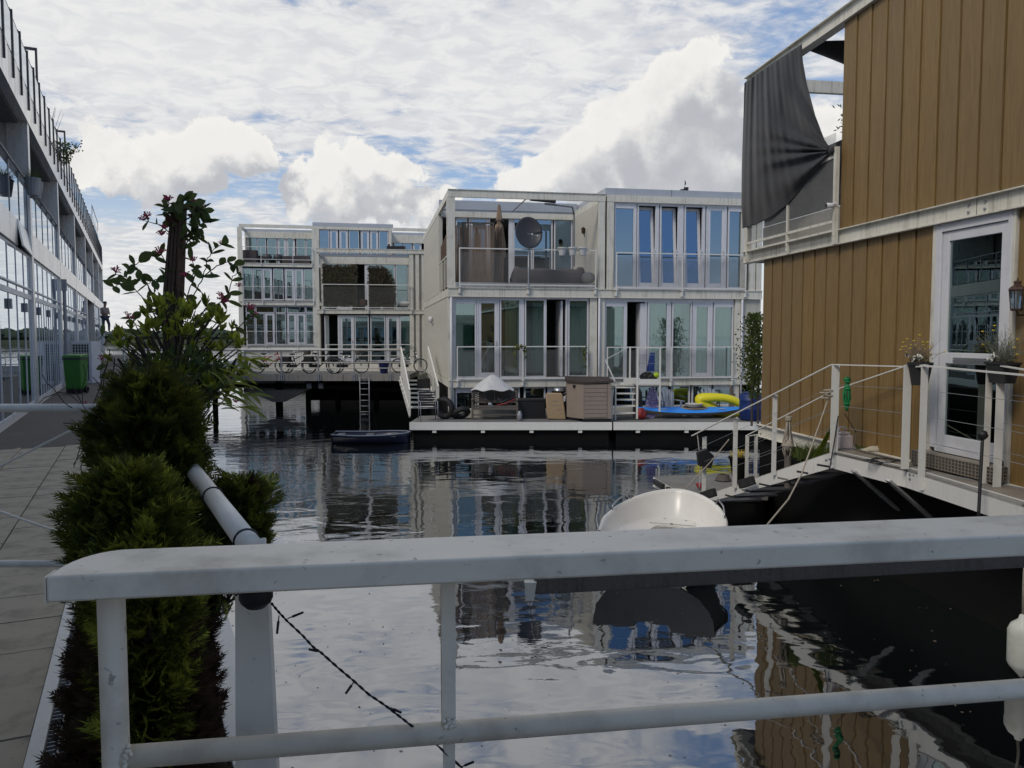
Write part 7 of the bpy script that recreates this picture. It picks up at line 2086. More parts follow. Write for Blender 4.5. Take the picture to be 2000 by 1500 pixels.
# reed screens
rs = thing('reed_screen', 'brown reed privacy screen in a frame at the left of the balcony', 'screen', HF.w(.3, .45, zfl), HF.a)
x0_, x1_ = HF.at(905, 500, .45).x - .3, HF.at(962, 500, .45).x - .3
ztp = HF.at(930, 437, .45).z - zfl
rm = MB(); g = random.Random(6)
n_ = 70
for k in range(n_):
    x = x0_ + (x1_ - x0_) * (k + .5) / n_; rm.bar((x, g.uniform(-.006, .006), .06), (x + g.uniform(-.012, .012), g.uniform(-.006, .006), ztp - .02 - g.uniform(0, .03)), (x1_ - x0_) / n_ * .95, .012, up=(0, 1, 0))
part('reeds', rm, 'reed', rs, stuff=True)
part('frame', MB().box(x0_ - .05, x0_, -.03, .03, 0, ztp + .05).box(x1_, x1_ + .05, -.03, .03, 0, ztp + .05).box(x0_, x1_, -.03, .03, ztp, ztp + .05).box(x0_, x1_, -.03, .03, 0.02, .07), 'wood_grey', rs)
rs2 = thing('reed_screen', 'loose reed mat hanging left of the framed screen behind the corner post', 'screen', HF.w(.3, .6, zfl), HF.a)
rm = MB()
for k in range(34):
    x = -.02 + .013 * k; rm.bar((x, g.uniform(-.02, .02), .02), (x + g.uniform(-.02, .02), g.uniform(-.02, .02), ztp - .02 - g.uniform(0, .12)), .014, .012, up=(0, 1, 0))
xx_ = HF.at(978, 500, .6).x - .3
for k in range(26):
    x = x1_ + .08 + .013 * k; rm.bar((x, .1 + g.uniform(-.02, .02), .02), (x + g.uniform(-.02, .02), .1 + g.uniform(-.02, .02), ztp - .02 - g.uniform(0, .2)), .014, .012, up=(0, 1, 0))
part('reeds', rm, 'reed', rs2, stuff=True)
# parasol
pp_ = HF.at(975, 555, .95)
pa_ = thing('parasol', 'closed tan parasol standing beside the reed screen', 'parasol', HF.w(pp_.x, .95, zfl), HF.a)
zt2 = HF.at(975, 400, .95).z - zfl
part('pole', MB().tube([(0, 0, 0), (0, 0, zt2 - .02)], .022, 8), 'wood_grey', pa_)
def fold(s, t):
    a = s * 2 * PI; r_ = (.035 + .15 * min(1, t * 1.3) - (.05 if .28 < t < .36 else 0)) * (1 + .22 * math.cos(a * 6 + t)); return (r_ * math.cos(a), r_ * math.sin(a), zt2 - t * 1.75)
part('canopy', MB().grid(fold, 36, 18), 'tan_cloth', pa_, smooth=True)
part('tie', MB().torus((0, 0, zt2 - .55), .15, .02, 18, 6, 'z'), 'black', pa_)
# heater
a = HB(1036, 389, .9); b = HB(1085, 394, .9)
he = thing('patio_heater', 'black bar heater on a grey bracket under the pergola beam', 'heater', a)
part('heater_bar', MB().bar(a, b, .16, .09), 'black', he, world=True, bevel=.01)
part('bracket', MB().tube([HB(1064, 398, .9), HB(1118, 404, 1.2), HB(1121, 420, 1.5), HB(1121, 520, 1.5)], .035, 8), 'galv', he, world=True)
part('stay', MB().tube([HB(1028, 388, .2), HB(1000, 414, 1.2)], .02, 6), 'galv', he, world=True)
# wall lantern on the balcony
ln_ = HF.w(W1 - .22, 2.0, HF.at(1141, 450, 2.0).z)
wl = thing('wall_lantern', 'small dark lantern on the boarded balcony side wall', 'lantern', ln_, HF.a)
part('body', MB().lathe([(.02, -.12), (.06, -.10), (.07, .05), (.09, .06), (.02, .12)], n=6), 'lantern', wl)
part('arm', MB().tube([(0, 0, -.1), (.05, 0, -.2), (.11, 0, -.15)], .012, 6), 'lantern', wl)
# roof ornament with feather flag
a = HB(1336, 373, .5)
ro = thing('roof_vent', 'black roof fitting with a small feather shaped flag on the parapet', 'vent', a)
part('fitting', MB().blob((a.x - .05, a.y, a.z), .12, .1, .07, 10, 6).box(a.x, a.x + .14, a.y - .06, a.y + .06, a.z - .12, a.z + .12), 'black', ro, world=True)
part('pole', MB().tube([a, HB(1338, 352, .5)], .008, 5), 'galv', ro, world=True)
part('flag', MB().add([HB(1337, 352, .5), HB(1340, 356, .5), HB(1339.5, 362, .5), HB(1337.5, 360, .5)], [(0, 1, 2, 3)]), 'dark_metal', ro, world=True, solid=.004)
# garland on the lower railing
m_ = MB(); g = random.Random(7)
gb_ = MB()
for (u, v0, v1) in ((1004, 676, 722), (1012, 674, 684), (1018, 674, 682), (1027, 674, 700), (1024, 676, 690), (1143, 676, 718), (1140, 680, 700)):
    for k in range(22):
        c = HB(u + g.uniform(-2, 2), v0 + (v1 - v0) * g.random(), -.13); d = Vector((g.uniform(-1, 1), g.uniform(-1, 1), g.uniform(-1, 1))).normalized() * .06; n_ = d.cross(Vector((.3, 1, .2))).normalized() * .025
        m_.add([c, c + d * .5 + n_, c + d, c + d * .5 - n_], [(0, 1, 2, 3)])
t = thing('garland', 'dark leafy garland twisted round the lower balcony railing', 'garland', HB(1021, 737, -.12))
part('leaves', m_, 'thuja', t, world=True, stuff=True)
# outdoor lamp on side wall corner
a = HB(840, 614, .0)
sl2 = thing('wall_lamp', 'small white outdoor lamp on the grey side wall above the jetty stair', 'lamp', HF.w(-.1, 6.5, 3.9), HF.a)
part('shade', MB().lathe([(.05, -.12), (.09, -.1), (.09, .08), (.05, .1)], n=12), 'frame_white', sl2, smooth=True)
part('arm', MB().bar((0, 0, -.1), (.1, 0, -.25), .03, .03), 'galv', sl2)
# lit lamp seen through the low window
lw_ = HF.w(hx(1057), .9, DZ + .72)
lf_ = thing('table_lamp', 'small lit table lamp glowing behind the low window', 'lamp', lw_)
m, nt = newmat('lamp_glow'); N = NT(nt); e_ = N.n('ShaderNodeEmission'); e_.inputs[0].default_value = (1, .55, .2, 1); e_.inputs[1].default_value = 5.0
o_ = N.n('ShaderNodeOutputMaterial'); N.L(e_.outputs[0], o_.inputs[0]); MATS['lamp_glow'] = m
part('bulb', MB().blob((0, 0, 0), .09, .05, .04, 12, 8), 'lamp_glow', lf_, smooth=True)
part('foot', MB().tube([(0, 0, -.4), (0, 0, -.04)], .02, 6), 'dark_metal', lf_)

# ---------------------------------------------------------------- small blue rowing boat
pa, pb_ = PZ(645, 868, .0), PZ(797, 868, .0)
rb = thing('rowing_boat', 'small dark blue rowing boat floating in front of the jetty', 'boat', (pa.x, pa.y + .4, 0), R(3))
Lr2 = pb_.x - pa.x; Hw2 = .55
def rhw(s): return Hw2 * (0.74 + .26 * math.sin(min(1, s * 2.2) * PI / 2)) * (1 - max(0, (s - .55) / .45) ** 2.4) ** .6 if s < 1 else 0
def rsh(s): return .34 + .12 * abs(s - .4) ** 1.4
def rhull(s, t):
    a = (t - .5) * 2; w = rhw(s); return (s * Lr2, w * math.copysign(abs(a) ** .55, a), -.08 + (rsh(s) + .08) * abs(a) ** 1.9)
rb.scale = (1, 1, .78)
part('hull', MB().grid(rhull, 30, 16), 'boat_navy', rb, smooth=True, solid=.02)
part('gunwale', MB().tube([(s / 24 * Lr2, rhw(s / 24), rsh(s / 24) + .005) for s in range(25)], .024, 6).tube([(s / 24 * Lr2, -rhw(s / 24), rsh(s / 24) + .005) for s in range(25)], .024, 6), 'chair_blue', rb, smooth=True)
part('transom', MB().add([(0, -Hw2 * .74, rsh(0)), (0, Hw2 * .74, rsh(0)), (.01, Hw2 * .5, -.06), (.01, -Hw2 * .5, -.06), (.03, -Hw2 * .74, rsh(0)), (.03, Hw2 * .74, rsh(0)), (.04, Hw2 * .5, -.06), (.04, -Hw2 * .5, -.06)], [(0,1,2,3),(4,7,6,5),(0,4,5,1),(3,2,6,7)]), 'boat_navy', rb)
m_ = MB()
def rfl(s, t): a = (t - .5) * 2; return (.04 + s * (Lr2 - .25), rhw(.02 + s * .9) * .84 * a, .16)
part('floor', MB().grid(rfl, 20, 4), 'boat_floor', rb)
for s in (.05, .42, .74): part('thwart', MB().box(s * Lr2, s * Lr2 + .22, -rhw(s) * .95, rhw(s) * .95, rsh(s) - .08, rsh(s) - .05), 'boat_floor', rb)

# ================================================================ JETTY
Yj = 33.0
jl, jr = PZ(235, 731, 1.62), PZ(800, 731, 1.62)
yj = PZ(600, 731, 1.62).y
jt = thing('jetty', 'concrete edged jetty with tube railing and parked bicycles', 'jetty', (jl.x, yj, 0))
jx0, jx1 = jl.x - .5, PY(800, 700, yj).x
part('deck', MB().box(jx0, jx1, yj + .16, yj + 3.2, 1.40, 1.62), 'deck_grey', jt, world=True)
ebm = MB(); pz0 = PY(600, 731, yj).z; pz1 = PY(600, 744, yj).z
xs_ = [PY(u, 700, yj).x for u in (235, 540, 670, 705, 800)]
for a, b in zip(xs_[:-1], xs_[1:]): part('edge_beam', MB().box(a + .01, b - .01, yj, yj + .155, pz1, pz0), 'concrete', jt, world=True)
part('kerb', MB().box(jx0, jx1, yj + 3.0, yj + 3.2, 1.62, 1.95), 'cream_steel', jt, world=True)
pst = [PY(u, 700, yj).x for u in (330, 402, 479, 550, 622, 692, 762)]
zr_ = PY(600, 683, yj).z
for x in pst:
    part('rail_post', MB().box(x - .03, x + .03, yj - .06, yj - .02, pz1, zr_).box(x - .10, x - .06, yj - .03, yj - .002, pz1 + .02, pz0).box(x + .06, x + .10, yj - .03, yj - .002, pz1 + .02, pz0), 'galv', jt, world=True)
part('handrail', MB().tube([(jx0, yj - .04, zr_), (jx1 - .2, yj - .04, zr_)], .045, 8), 'rail_white', jt, smooth=True, world=True)
for v in (695, 708, 719):
    z_ = PY(600, v, yj).z; part('rail_bar', MB().tube([(jx0, yj - .04, z_), (jx1 - .2, yj - .04, z_)], .020, 6), 'rail_white', jt, smooth=True, world=True)
# piles with a flared head
for u in (545,):
    c = PY(u, 745, yj + 1.4)
    part('pile', MB().tube([(c.x, yj + 1.4, -1), (c.x, yj + 1.4, 1.4)], .16, 12), 'hull', jt, world=True)
    part('pile_cap', MB().add([(c.x - 1.3, yj + .9, .9), (c.x + 1.3, yj + .9, .9), (c.x + 1.3, yj + 1.9, .9), (c.x - 1.3, yj + 1.9, .9), (c.x - .25, yj + 1.2, .35), (c.x + .25, yj + 1.2, .35), (c.x + .25, yj + 1.6, .35), (c.x - .25, yj + 1.6, .35)], [(0,1,2,3),(4,7,6,5),(0,4,5,1),(1,5,6,2),(2,6,7,3),(3,7,4,0)]), 'concrete', jt, world=True)
part('back_wall', MB().box(PY(560, 700, yj).x, jx1 + 1.0, yj + 3.3, yj + 3.4, .25, 1.4), 'hull', jt, world=True)
for u in (602, 660, 735, 300, 420):
    c = PY(u, 760, yj + 2.2); part('pile', MB().tube([(c.x, yj + 2.2, -1), (c.x, yj + 2.2, 1.4)], .12, 10), 'hull', jt, world=True)
part('service_pipe', MB().tube([(jx0, yj + .6, 1.1), (PY(600, 700, yj).x, yj + .6, 1.1), (jx1, yj + .6, .9)], .10, 8), 'hull', jt, smooth=True, world=True)
for u in (605, 628): 
    c = PY(u, 768, yj + .6); part('pipe_joint', MB().tube([(c.x - .1, yj + .6, 1.1), (c.x + .1, yj + .6, 1.1)], .13, 10), 'galv', jt, world=True)
# ladder
ld = thing('ladder', 'narrow steel ladder hanging from the jetty edge into the water', 'ladder', (PY(712, 740, yj).x, yj - .08, 0))
for u in (703, 721):
    x = PY(u, 760, yj - .08).x; part('rail', MB().tube([(x, yj - .08, -.4), (x, yj - .08, 1.5)], .022, 6), 'galv', ld, smooth=True, world=True)
for k in range(7):
    z_ = .05 + k * .24; part('rung', MB().tube([(PY(703, 760, yj - .08).x, yj - .08, z_), (PY(721, 760, yj - .08).x, yj - .08, z_)], .016, 6), 'galv', ld, smooth=True, world=True)
# stair down to the float deck
st_ = thing('jetty_stair', 'white stair with slanted railings leading from the jetty down to the float deck', 'stair', (PY(815, 740, 28).x, 28, DZ))
topL, topR = PY(783, 680, 30.5), PY(836, 679, 30.5)
midL, midR = PY(800, 764, 26.2), PY(856, 757, 26.2)
for nm, tL, mL, sx in (('L', topL, midL, -1), ('R', topR, midR, 1)):
    m_ = MB().bar(tL, mL, .05, .10)
    part('handrail', m_, 'white_paint', st_, world=True)
    m_ = MB()
    n_ = 7
    for k in range(n_ + 1):
        q_ = tL.lerp(mL, k / n_); zb_ = 1.62 + (DZ - 1.62) * max(0, (k / n_ - .15) / .85)
        m_.bar(Vector((q_.x, q_.y, max(DZ, zb_))), q_, .035, .05, up=(0, 1, 0))
    part('baluster', m_, 'white_paint', st_, world=True)
    s1 = Vector((tL.x, tL.y - .3, 1.55)); s2 = Vector((mL.x, mL.y, DZ + .08))
    part('stringer', MB().bar(s1, s2, .04, .28), 'white_paint', st_, world=True)
    q_ = Vector((mL.x, mL.y, 0))
    part('newel', MB().bar(Vector((mL.x, mL.y, DZ)), mL, .06, .06, up=(0, 1, 0)), 'white_paint', st_, world=True)
# solid side plate on the left rail
pv = [PY(772, 682, 30.6), topL, midL, PY(797, 815, 26.0), PY(795, 760, 27.5), PY(772, 738, 30.4)]
plate = MB(); c_ = [topL + Vector((0, 0, -.05)), midL + Vector((0, 0, -.03)), Vector((midL.x, midL.y, midL.z - .45)), Vector((topL.x, topL.y, topL.z - .85))]
off = Vector((.012, 0, 0)); plate.add([q - off for q in c_] + [q + off for q in c_], [(0,1,2,3),(4,7,6,5),(0,4,5,1),(1,5,6,2),(2,6,7,3),(3,7,4,0)])
part('side_plate', plate, 'white_paint', st_, world=True)
for k in range(7):
    f_ = k / 7; y_s = 30.2 + (26.3 - 30.2) * f_; z_s = 1.55 + (DZ + .15 - 1.55) * f_
    xa = topL.x + (midL.x - topL.x) * f_; xb = topR.x + (midR.x - topR.x) * f_
    part('tread', MB().box(xa, xb, y_s - .42, y_s, z_s - .04, z_s), 'white_paint', st_, world=True)
q_ = PZ(826, 742, 1.4); q_ = Vector((PY(828, 740, 29).x, 28.9, 1.30))
pb2_ = thing('plant_tub', 'black tub with a frothy grey plant standing on the jetty stair', 'tub', q_)
part('tub', MB().box(-.22, .22, -.18, .18, 0, .38), 'black', pb2_, bevel=.02)
m_ = MB(); g = random.Random(14)
for k in range(150):
    a = Vector((g.uniform(-.18, .14), g.uniform(-.14, .14), .36)); d = Vector((g.uniform(-.8, .8), g.uniform(-.8, .8), 1)).normalized() * g.uniform(.08, .3); m_.tube([a, a + d], [.008, .003], 4, cap=False)
part('plant', m_, 'grey_stem', pb2_, stuff=True)
# blue pot
q_ = Vector((PY(750, 728, yj + .8).x, yj + .8, 1.62))
bp = thing('flower_pot', 'dark blue tapered pot standing on the jetty right of the bicycles', 'flower pot', q_)
part('pot', MB().lathe([(.15, 0), (.24, .46), (.26, .46), (.26, .50), (.22, .50)], n=20), 'blue_pot', bp, smooth=False)
part('soil', MB().lathe([(.215, .47), (.2, .48)], n=16), 'soil', bp)
# white fence
wf = thing('picket_fence', 'short run of white bars beside the entrance steps behind the bicycles', 'fence', (PY(590, 725, yj + 2.2).x, yj + 2.2, 1.62))
for k in range(9):
    u = 574 + k * 4.3; a = PY(u, 725, yj + 2.2); b = PY(u, 684, yj + 2.2)
    part('picket', MB().box(a.x - .03, a.x + .03, yj + 2.18, yj + 2.22, 1.62, b.z), 'white_paint', wf, world=True)
part('rail', MB().bar(PY(572, 686, yj + 2.15), PY(612, 681, yj + 2.15), .04, .05).bar(PY(572, 722, yj + 2.15), PY(612, 722, yj + 2.15), .04, .05), 'white_paint', wf, world=True)

# bicycles
def bicycle(x, y, rz, col, lab, scale=1.0, crate=False, loaded=False):
    t = thing('bicycle', lab, 'bicycle', (x, y, 1.62), rz, 'bicycles parked on the jetty')
    R_ = .34
    for wx in (0.0, 1.08):
        w = part('wheel', MB().torus((wx, 0, R_), R_ - .02, .028, 30, 6, 'y'), 'rubber', t, smooth=True)
        part('rim', MB().torus((wx, 0, R_), R_ - .045, .010, 24, 5, 'y'), 'steel', w, smooth=True)
        sp = MB()
        for k in range(14):
            a = k * 2 * PI / 14; sp.bar((wx, 0, R_), (wx + (R_ - .05) * math.cos(a), 0, R_ + (R_ - .05) * math.sin(a)), .004, .004)
        part('spokes', sp, 'steel', w)
    m_ = MB(); bb = (.45, 0, .30); st = (.30, 0, .80); hd = (.88, 0, .86); hl = (.92, 0, .70)
    for a, b in ((bb, st), (bb, hl), ((.33, 0, .62), hd), (bb, (0, 0, R_)), ((.34, 0, .58), (0, 0, R_)), (hd, (1.08, 0, R_)), (hd, (.85, 0, 1.02))): m_.tube([a, b], .024, 6)
    part('frame', m_, col, t, smooth=True)
    m_ = MB().tube([(.72, -.28, 1.02), (.80, -.24, 1.05), (.86, 0, 1.02), (.80, .24, 1.05), (.72, .28, 1.02)], .014, 6)
    part('handlebar', m_, 'dark_metal', t, smooth=True)
    part('saddle', MB().blob((.27, 0, .86), .14, .08, .04, 12, 6).tube([(.30, 0, .78), (.28, 0, .86)], .014, 6), 'black', t, smooth=True)
    part('chain_case', MB().box(.02, .50, -.05, -.03, .26, .40), 'black', t)
    m_ = MB()
    for k in range(10):
        a = R(20 + 16 * k); m_.bar((R_ * 1.04 * math.cos(a), 0, R_ + R_ * 1.04 * math.sin(a)), (R_ * 1.04 * math.cos(a + R(16)), 0, R_ + R_ * 1.04 * math.sin(a + R(16))), .045, .006)
    m_.box(-.22, .26, -.07, .07, .735, .75)
    part('carrier', m_, 'black', t)
    if crate: part('saddlebag', MB().box(-.18, .18, -.16, -.08, .42, .74).box(-.18, .18, .08, .16, .42, .74), 'black', t, bevel=.02)
    if loaded: part('basket', MB().lathe([(.14, 0), (.19, .22), (.2, .23)], (.98, 0, .84), 12), 'wood_grey', t)
    t.scale = (scale,) * 3
    return t
jz = lambda u, dy: (PY(u, 730, yj + dy).x, yj + dy)
for (u, dy, rz, col, lab, sc_, cr, ld_) in (
    (503, .7, R(4), 'red', 'red framed bicycle, leftmost of those on the jetty', .98, False, False),
    (560, .9, R(-7), 'black', 'dark bicycle with a loaded basket right beside the red one', .96, True, True),
    (604, .6, R(-6), 'black', 'black bicycle with saddlebags left of the grey one', 1.0, True, False),
    (657, .75, R(10), 'steel', 'grey bicycle overlapping the black one, facing right', .98, False, True),
    (778, 1.6, R(8), 'steel', 'light bicycle half hidden behind the stair railing', .9, False, False)):
    x, y = jz(u, dy); bicycle(x, y, rz, col, lab, sc_, cr, ld_)
# parked white scooter shape at left of the jetty
x, y = jz(462, .8)
sc2 = thing('mobility_scooter', 'pale covered scooter at the left end of the jetty', 'scooter', (x, y, 1.62))
part('body', MB().prism_y([(-.5, .15), (.45, .15), (.5, .5), (.35, .95), (.1, 1.0), (.05, .6), (-.2, .55), (-.5, .5)], -.2, .2), 'tarp_white', sc2, bevel=.08)
for wx in (-.35, .35): part('wheel', MB().torus((wx, 0, .17), .13, .04, 18, 8, 'y'), 'rubber', sc2, smooth=True)

# ================================================================ LEFT PIER THINGS
# green wheelie bin
def binthing(u0, u1, vb, vt, lab):
    c = PZ((u0 + u1) / 2, vb, DECK); w = (u1 - u0) * mpp(c) * .7; h = (vb - vt) * mpp(c)
    t = thing('wheelie_bin', lab, 'bin', c, R(4))
    m_ = MB().add([(-w * .43, -w * .38, .12), (w * .43, -w * .38, .12), (w * .43, w * .42, .12), (-w * .43, w * .42, .12), (-w * .5, -w * .5, h * .9), (w * .5, -w * .5, h * .9), (w * .5, w * .55, h * .93), (-w * .5, w * .55, h * .93)], [(0,3,2,1),(4,5,6,7),(0,1,5,4),(1,2,6,5),(2,3,7,6),(3,0,4,7)])
    part('body', m_, 'green_bin', t, bevel=.02)
    part('lid', MB().add([(-w * .54, -w * .55, h * .905), (w * .54, -w * .55, h * .905), (w * .54, w * .6, h * .95), (-w * .54, w * .6, h * .95), (-w * .5, -w * .5, h * .97), (w * .5, -w * .5, h * .97), (w * .5, w * .55, h), (-w * .5, w * .55, h)], [(0,3,2,1),(4,5,6,7),(0,1,5,4),(1,2,6,5),(2,3,7,6),(3,0,4,7)]), 'green_bin', t, bevel=.015)
    part('rim', MB().box(-w * .53, w * .53, -w * .53, w * .55, h * .86, h * .90), 'dark_metal', t)
    part('handle', MB().tube([(-w * .35, w * .62, h * .93), (w * .35, w * .62, h * .93)], .015, 6), 'black', t)
    part('base', MB().box(-w * .42, w * .42, -w * .36, w * .4, 0.02, .119), 'black', t)
    for sx in (-1, 1): part('wheel', MB().torus((sx * w * .5, w * .25, .10), .07, .03, 18, 6, 'x'), 'rubber', t, smooth=True)
binthing(126, 173, 768, 691, 'green wheeled rubbish bin standing by the glass facade')
# louvred white cabinet
c0, c1 = PZ(158, 748, DECK), PZ(180, 748, DECK)
cb = thing('ventilation_cabinet', 'white cabinet with a grid front standing behind the green bin', 'cabinet', (c0.x, c0.y, DECK))
hgt = (748 - 667) * mpp(c0); wdt = c1.x - c0.x
part('body', MB().box(-.3, wdt, .02, .6, 0, hgt), 'frame_white', cb)
gm = MB()
for k in range(14): gm.box(-.26, wdt - .12, -.0, .012, .1 + k * (hgt - .2) / 13, .12 + k * (hgt - .2) / 13)
for k in range(6): gm.box(-.26 + k * (wdt + .1) / 5, -.24 + k * (wdt + .1) / 5, -.004, .008, .1, hgt - .1)
part('grid', gm, 'tarp_white', cb)
part('grid_back', MB().box(-.27, wdt - .1, .012, .018, .08, hgt - .08), 'dark_metal', cb)
# potted palm behind it
pm_ = thing('potted_palm', 'small potted palm behind the white cabinet', 'plant', (c0.x - .3, c0.y + .9, DECK))
m_ = MB(); g = random.Random(5)
for k in range(16):
    a = g.uniform(0, 6.28); L = g.uniform(.5, .8); pts = [Vector((0, 0, 1.15)) + Vector((math.cos(a) * L * t_, math.sin(a) * L * t_, .45 * t_ - .7 * t_ * t_)) for t_ in (0, .25, .5, .75, 1)]
    for i in range(4):
        w_ = .05 * (1 - i * .2); s2_ = Vector((-math.sin(a), math.cos(a), 0)) * w_; m_.add([pts[i] - s2_, pts[i] + s2_, pts[i + 1] + s2_ * .7, pts[i + 1] - s2_ * .7], [(0, 1, 2, 3)])
part('fronds', m_, 'ivy', pm_)
part('trunk', MB().tube([(0, 0, .3), (0, 0, 1.15)], .05, 7), 'bark', pm_)
part('pot', MB().lathe([(.16, 0), (.24, .4), (.22, .4)], n=14), 'concrete', pm_)
# planters with greenery on the left building's balcony
for k, (s, lab) in enumerate(((s0 + 3.78 * S, 'pair of grey planters with spiky grass hanging on the nearest balcony rail'), (s0 + 5.3 * S, 'small shrub leaning over the roof terrace rail of the glass building'), (s0 + 4.9 * S, 'two bare twigs above the roof terrace rail'))):
    if k == 0:
        b_ = LF.w(s, -.25, zL['br'] - .35); t = thing('balcony_planter', lab, 'planter', b_, LF.a)
        for j in (0, 1): part('pot', MB().lathe([(.10, 0), (.15, .32), (.16, .32), (.15, .34)], (j * .42, 0, 0), 14), 'galv', t)
        m_ = MB(); g = random.Random(2)
        for i in range(240):
            a = Vector((g.uniform(-.1, .52), g.uniform(-.08, .08), .3)); d = Vector((g.gauss(0, .6), g.gauss(-.2, .6), .8)).normalized() * g.uniform(.2, .5); n_ = Vector((.008, .004, 0)); m_.add([a - n_, a + n_, a + d - Vector((0, 0, .08))], [(0, 1, 2)])
        part('grass', m_, 'vine_leaf', t, stuff=True)
    else:
        b_ = LF.w(s, -.02, zL['bt']); t = thing('roof_plant', lab, 'plant', b_, LF.a); t.scale = (.68,) * 3
        m_ = MB(); g = random.Random(k); st2_ = MB()
        for i in range(9 if k == 1 else 5):
            p_ = Vector((g.uniform(-.4, .4), .1, 0)); d = Vector((g.uniform(-.5, .9), g.uniform(-1.1, -.1) if k == 1 else g.uniform(-.5, 0), 1.7 if k == 1 else 2.4)); st2_.tube([p_, p_ + d * .5, p_ + d * .8 + Vector((.1, -.1, .1))], [.014, .009, .004], 5)
            if k == 1:
                for j in range(26):
                    c = p_ + d * g.uniform(.3, .85) + Vector((g.gauss(0, .13), g.gauss(0, .13), g.gauss(0, .12))); e = Vector((g.uniform(-1, 1), g.uniform(-1, 1), g.uniform(-1, 1))).normalized() * .12; n_ = e.cross(Vector((1, .3, .2))).normalized() * .04; m_.add([c, c + e * .5 + n_, c + e, c + e * .5 - n_], [(0, 1, 2, 3)])
        part('stem', st2_, 'twig', t)
        if m_.v: part('leaves', m_, 'ivy', t, stuff=True)
# raised platform with a standing person
pf_ = PY(206, 650, 46.0)
rp = thing('raised_platform', 'low white railed platform at the far end of the pier', 'platform', (pf_.x, 46, DECK))
part('top', MB().box(pf_.x - .5, pf_.x + 1.2, 45.6, 47, pf_.z - .08, pf_.z), 'white_paint', rp, world=True)
for dx in (-.45, 1.1):
    part('leg', MB().box(pf_.x + dx, pf_.x + dx + .1, 45.7, 45.8, DECK, pf_.z - .081), 'white_paint', rp, world=True)
def body(name, edges_pts, edges, radii, mat, parent, sub=2):
    me = bpy.data.meshes.new(name); me.from_pydata([tuple(p) for p in edges_pts], edges, []); me.materials.append(M[mat])
    o = bpy.data.objects.new(name, me); C.objects.link(o); o.parent = parent
    sk = o.modifiers.new('skin', 'SKIN'); sk.use_smooth_shade = True
    ss = o.modifiers.new('sub', 'SUBSURF'); ss.levels = sub; ss.render_levels = sub
    layer = me.skin_vertices[0].data if me.skin_vertices else None
    if layer is None:
        me.attributes.new('dummy', 'FLOAT', 'POINT')
    for i, r_ in enumerate(radii):
        me.skin_vertices[0].data[i].radius = (r_, r_)
    me.skin_vertices[0].data[0].use_root = True
    return o
ps_ = thing('person', 'person in light shirt and jeans standing on the far platform, hands held together', 'person', (pf_.x, 46, pf_.z), R(60))
pts = [(0, 0, .95), (0, 0, 1.12), (0, .01, 1.32), (0, .0, 1.46), (0, -.02, 1.54), (0, -.05, 1.64), (0, -.06, 1.74),
       (-.19, 0, 1.40), (-.24, -.02, 1.12), (-.12, -.28, 1.08), (-.06, -.36, 1.12), (.19, 0, 1.40), (.24, -.02, 1.12), (.12, -.26, 1.07), (.06, -.34, 1.11),
       (-.10, 0, .88), (-.12, -.02, .50), (-.12, .03, .09), (-.12, -.14, .04), (.10, 0, .88), (.15, -.14, .50), (.16, -.10, .09), (.16, -.26, .04)]
ed = [(0,1),(1,2),(2,3),(3,4),(4,5),(5,6),(2,7),(7,8),(8,9),(9,10),(2,11),(11,12),(12,13),(13,14),(0,15),(15,16),(16,17),(17,18),(0,19),(19,20),(20,21),(21,22)]
rad = [.15, .15, .165, .08, .06, .095, .085, .07, .05, .038, .035, .07, .05, .038, .035, .095, .068, .045, .04, .095, .068, .045, .04]
try:
    bd = body('body', pts, ed, rad, 'skin', ps_)
    # jeans and shirt: clothing shells over the continuous figure
    k_ = [0, 15, 16, 17, 19, 20, 21]; body('trousers', [pts[i] for i in k_], [(0, 1), (1, 2), (2, 3), (0, 4), (4, 5), (5, 6)], [rad[i] * 1.12 + .004 for i in k_], 'denim', ps_)
    k_ = [1, 2, 3, 7, 8, 11, 12]; body('shirt', [(0, 0, .98)] + [pts[i] for i in k_], [(0, 1), (1, 2), (2, 3), (2, 4), (4, 5), (2, 6), (6, 7)], [.155] + [rad[i] * 1.12 + .006 for i in k_], 'shirt', ps_)
    part('hair', MB().blob((0, -.045, 1.745), .10, .115, .085, 14, 8), 'hair', ps_, smooth=True)
except Exception as ex:
    print('person', ex)
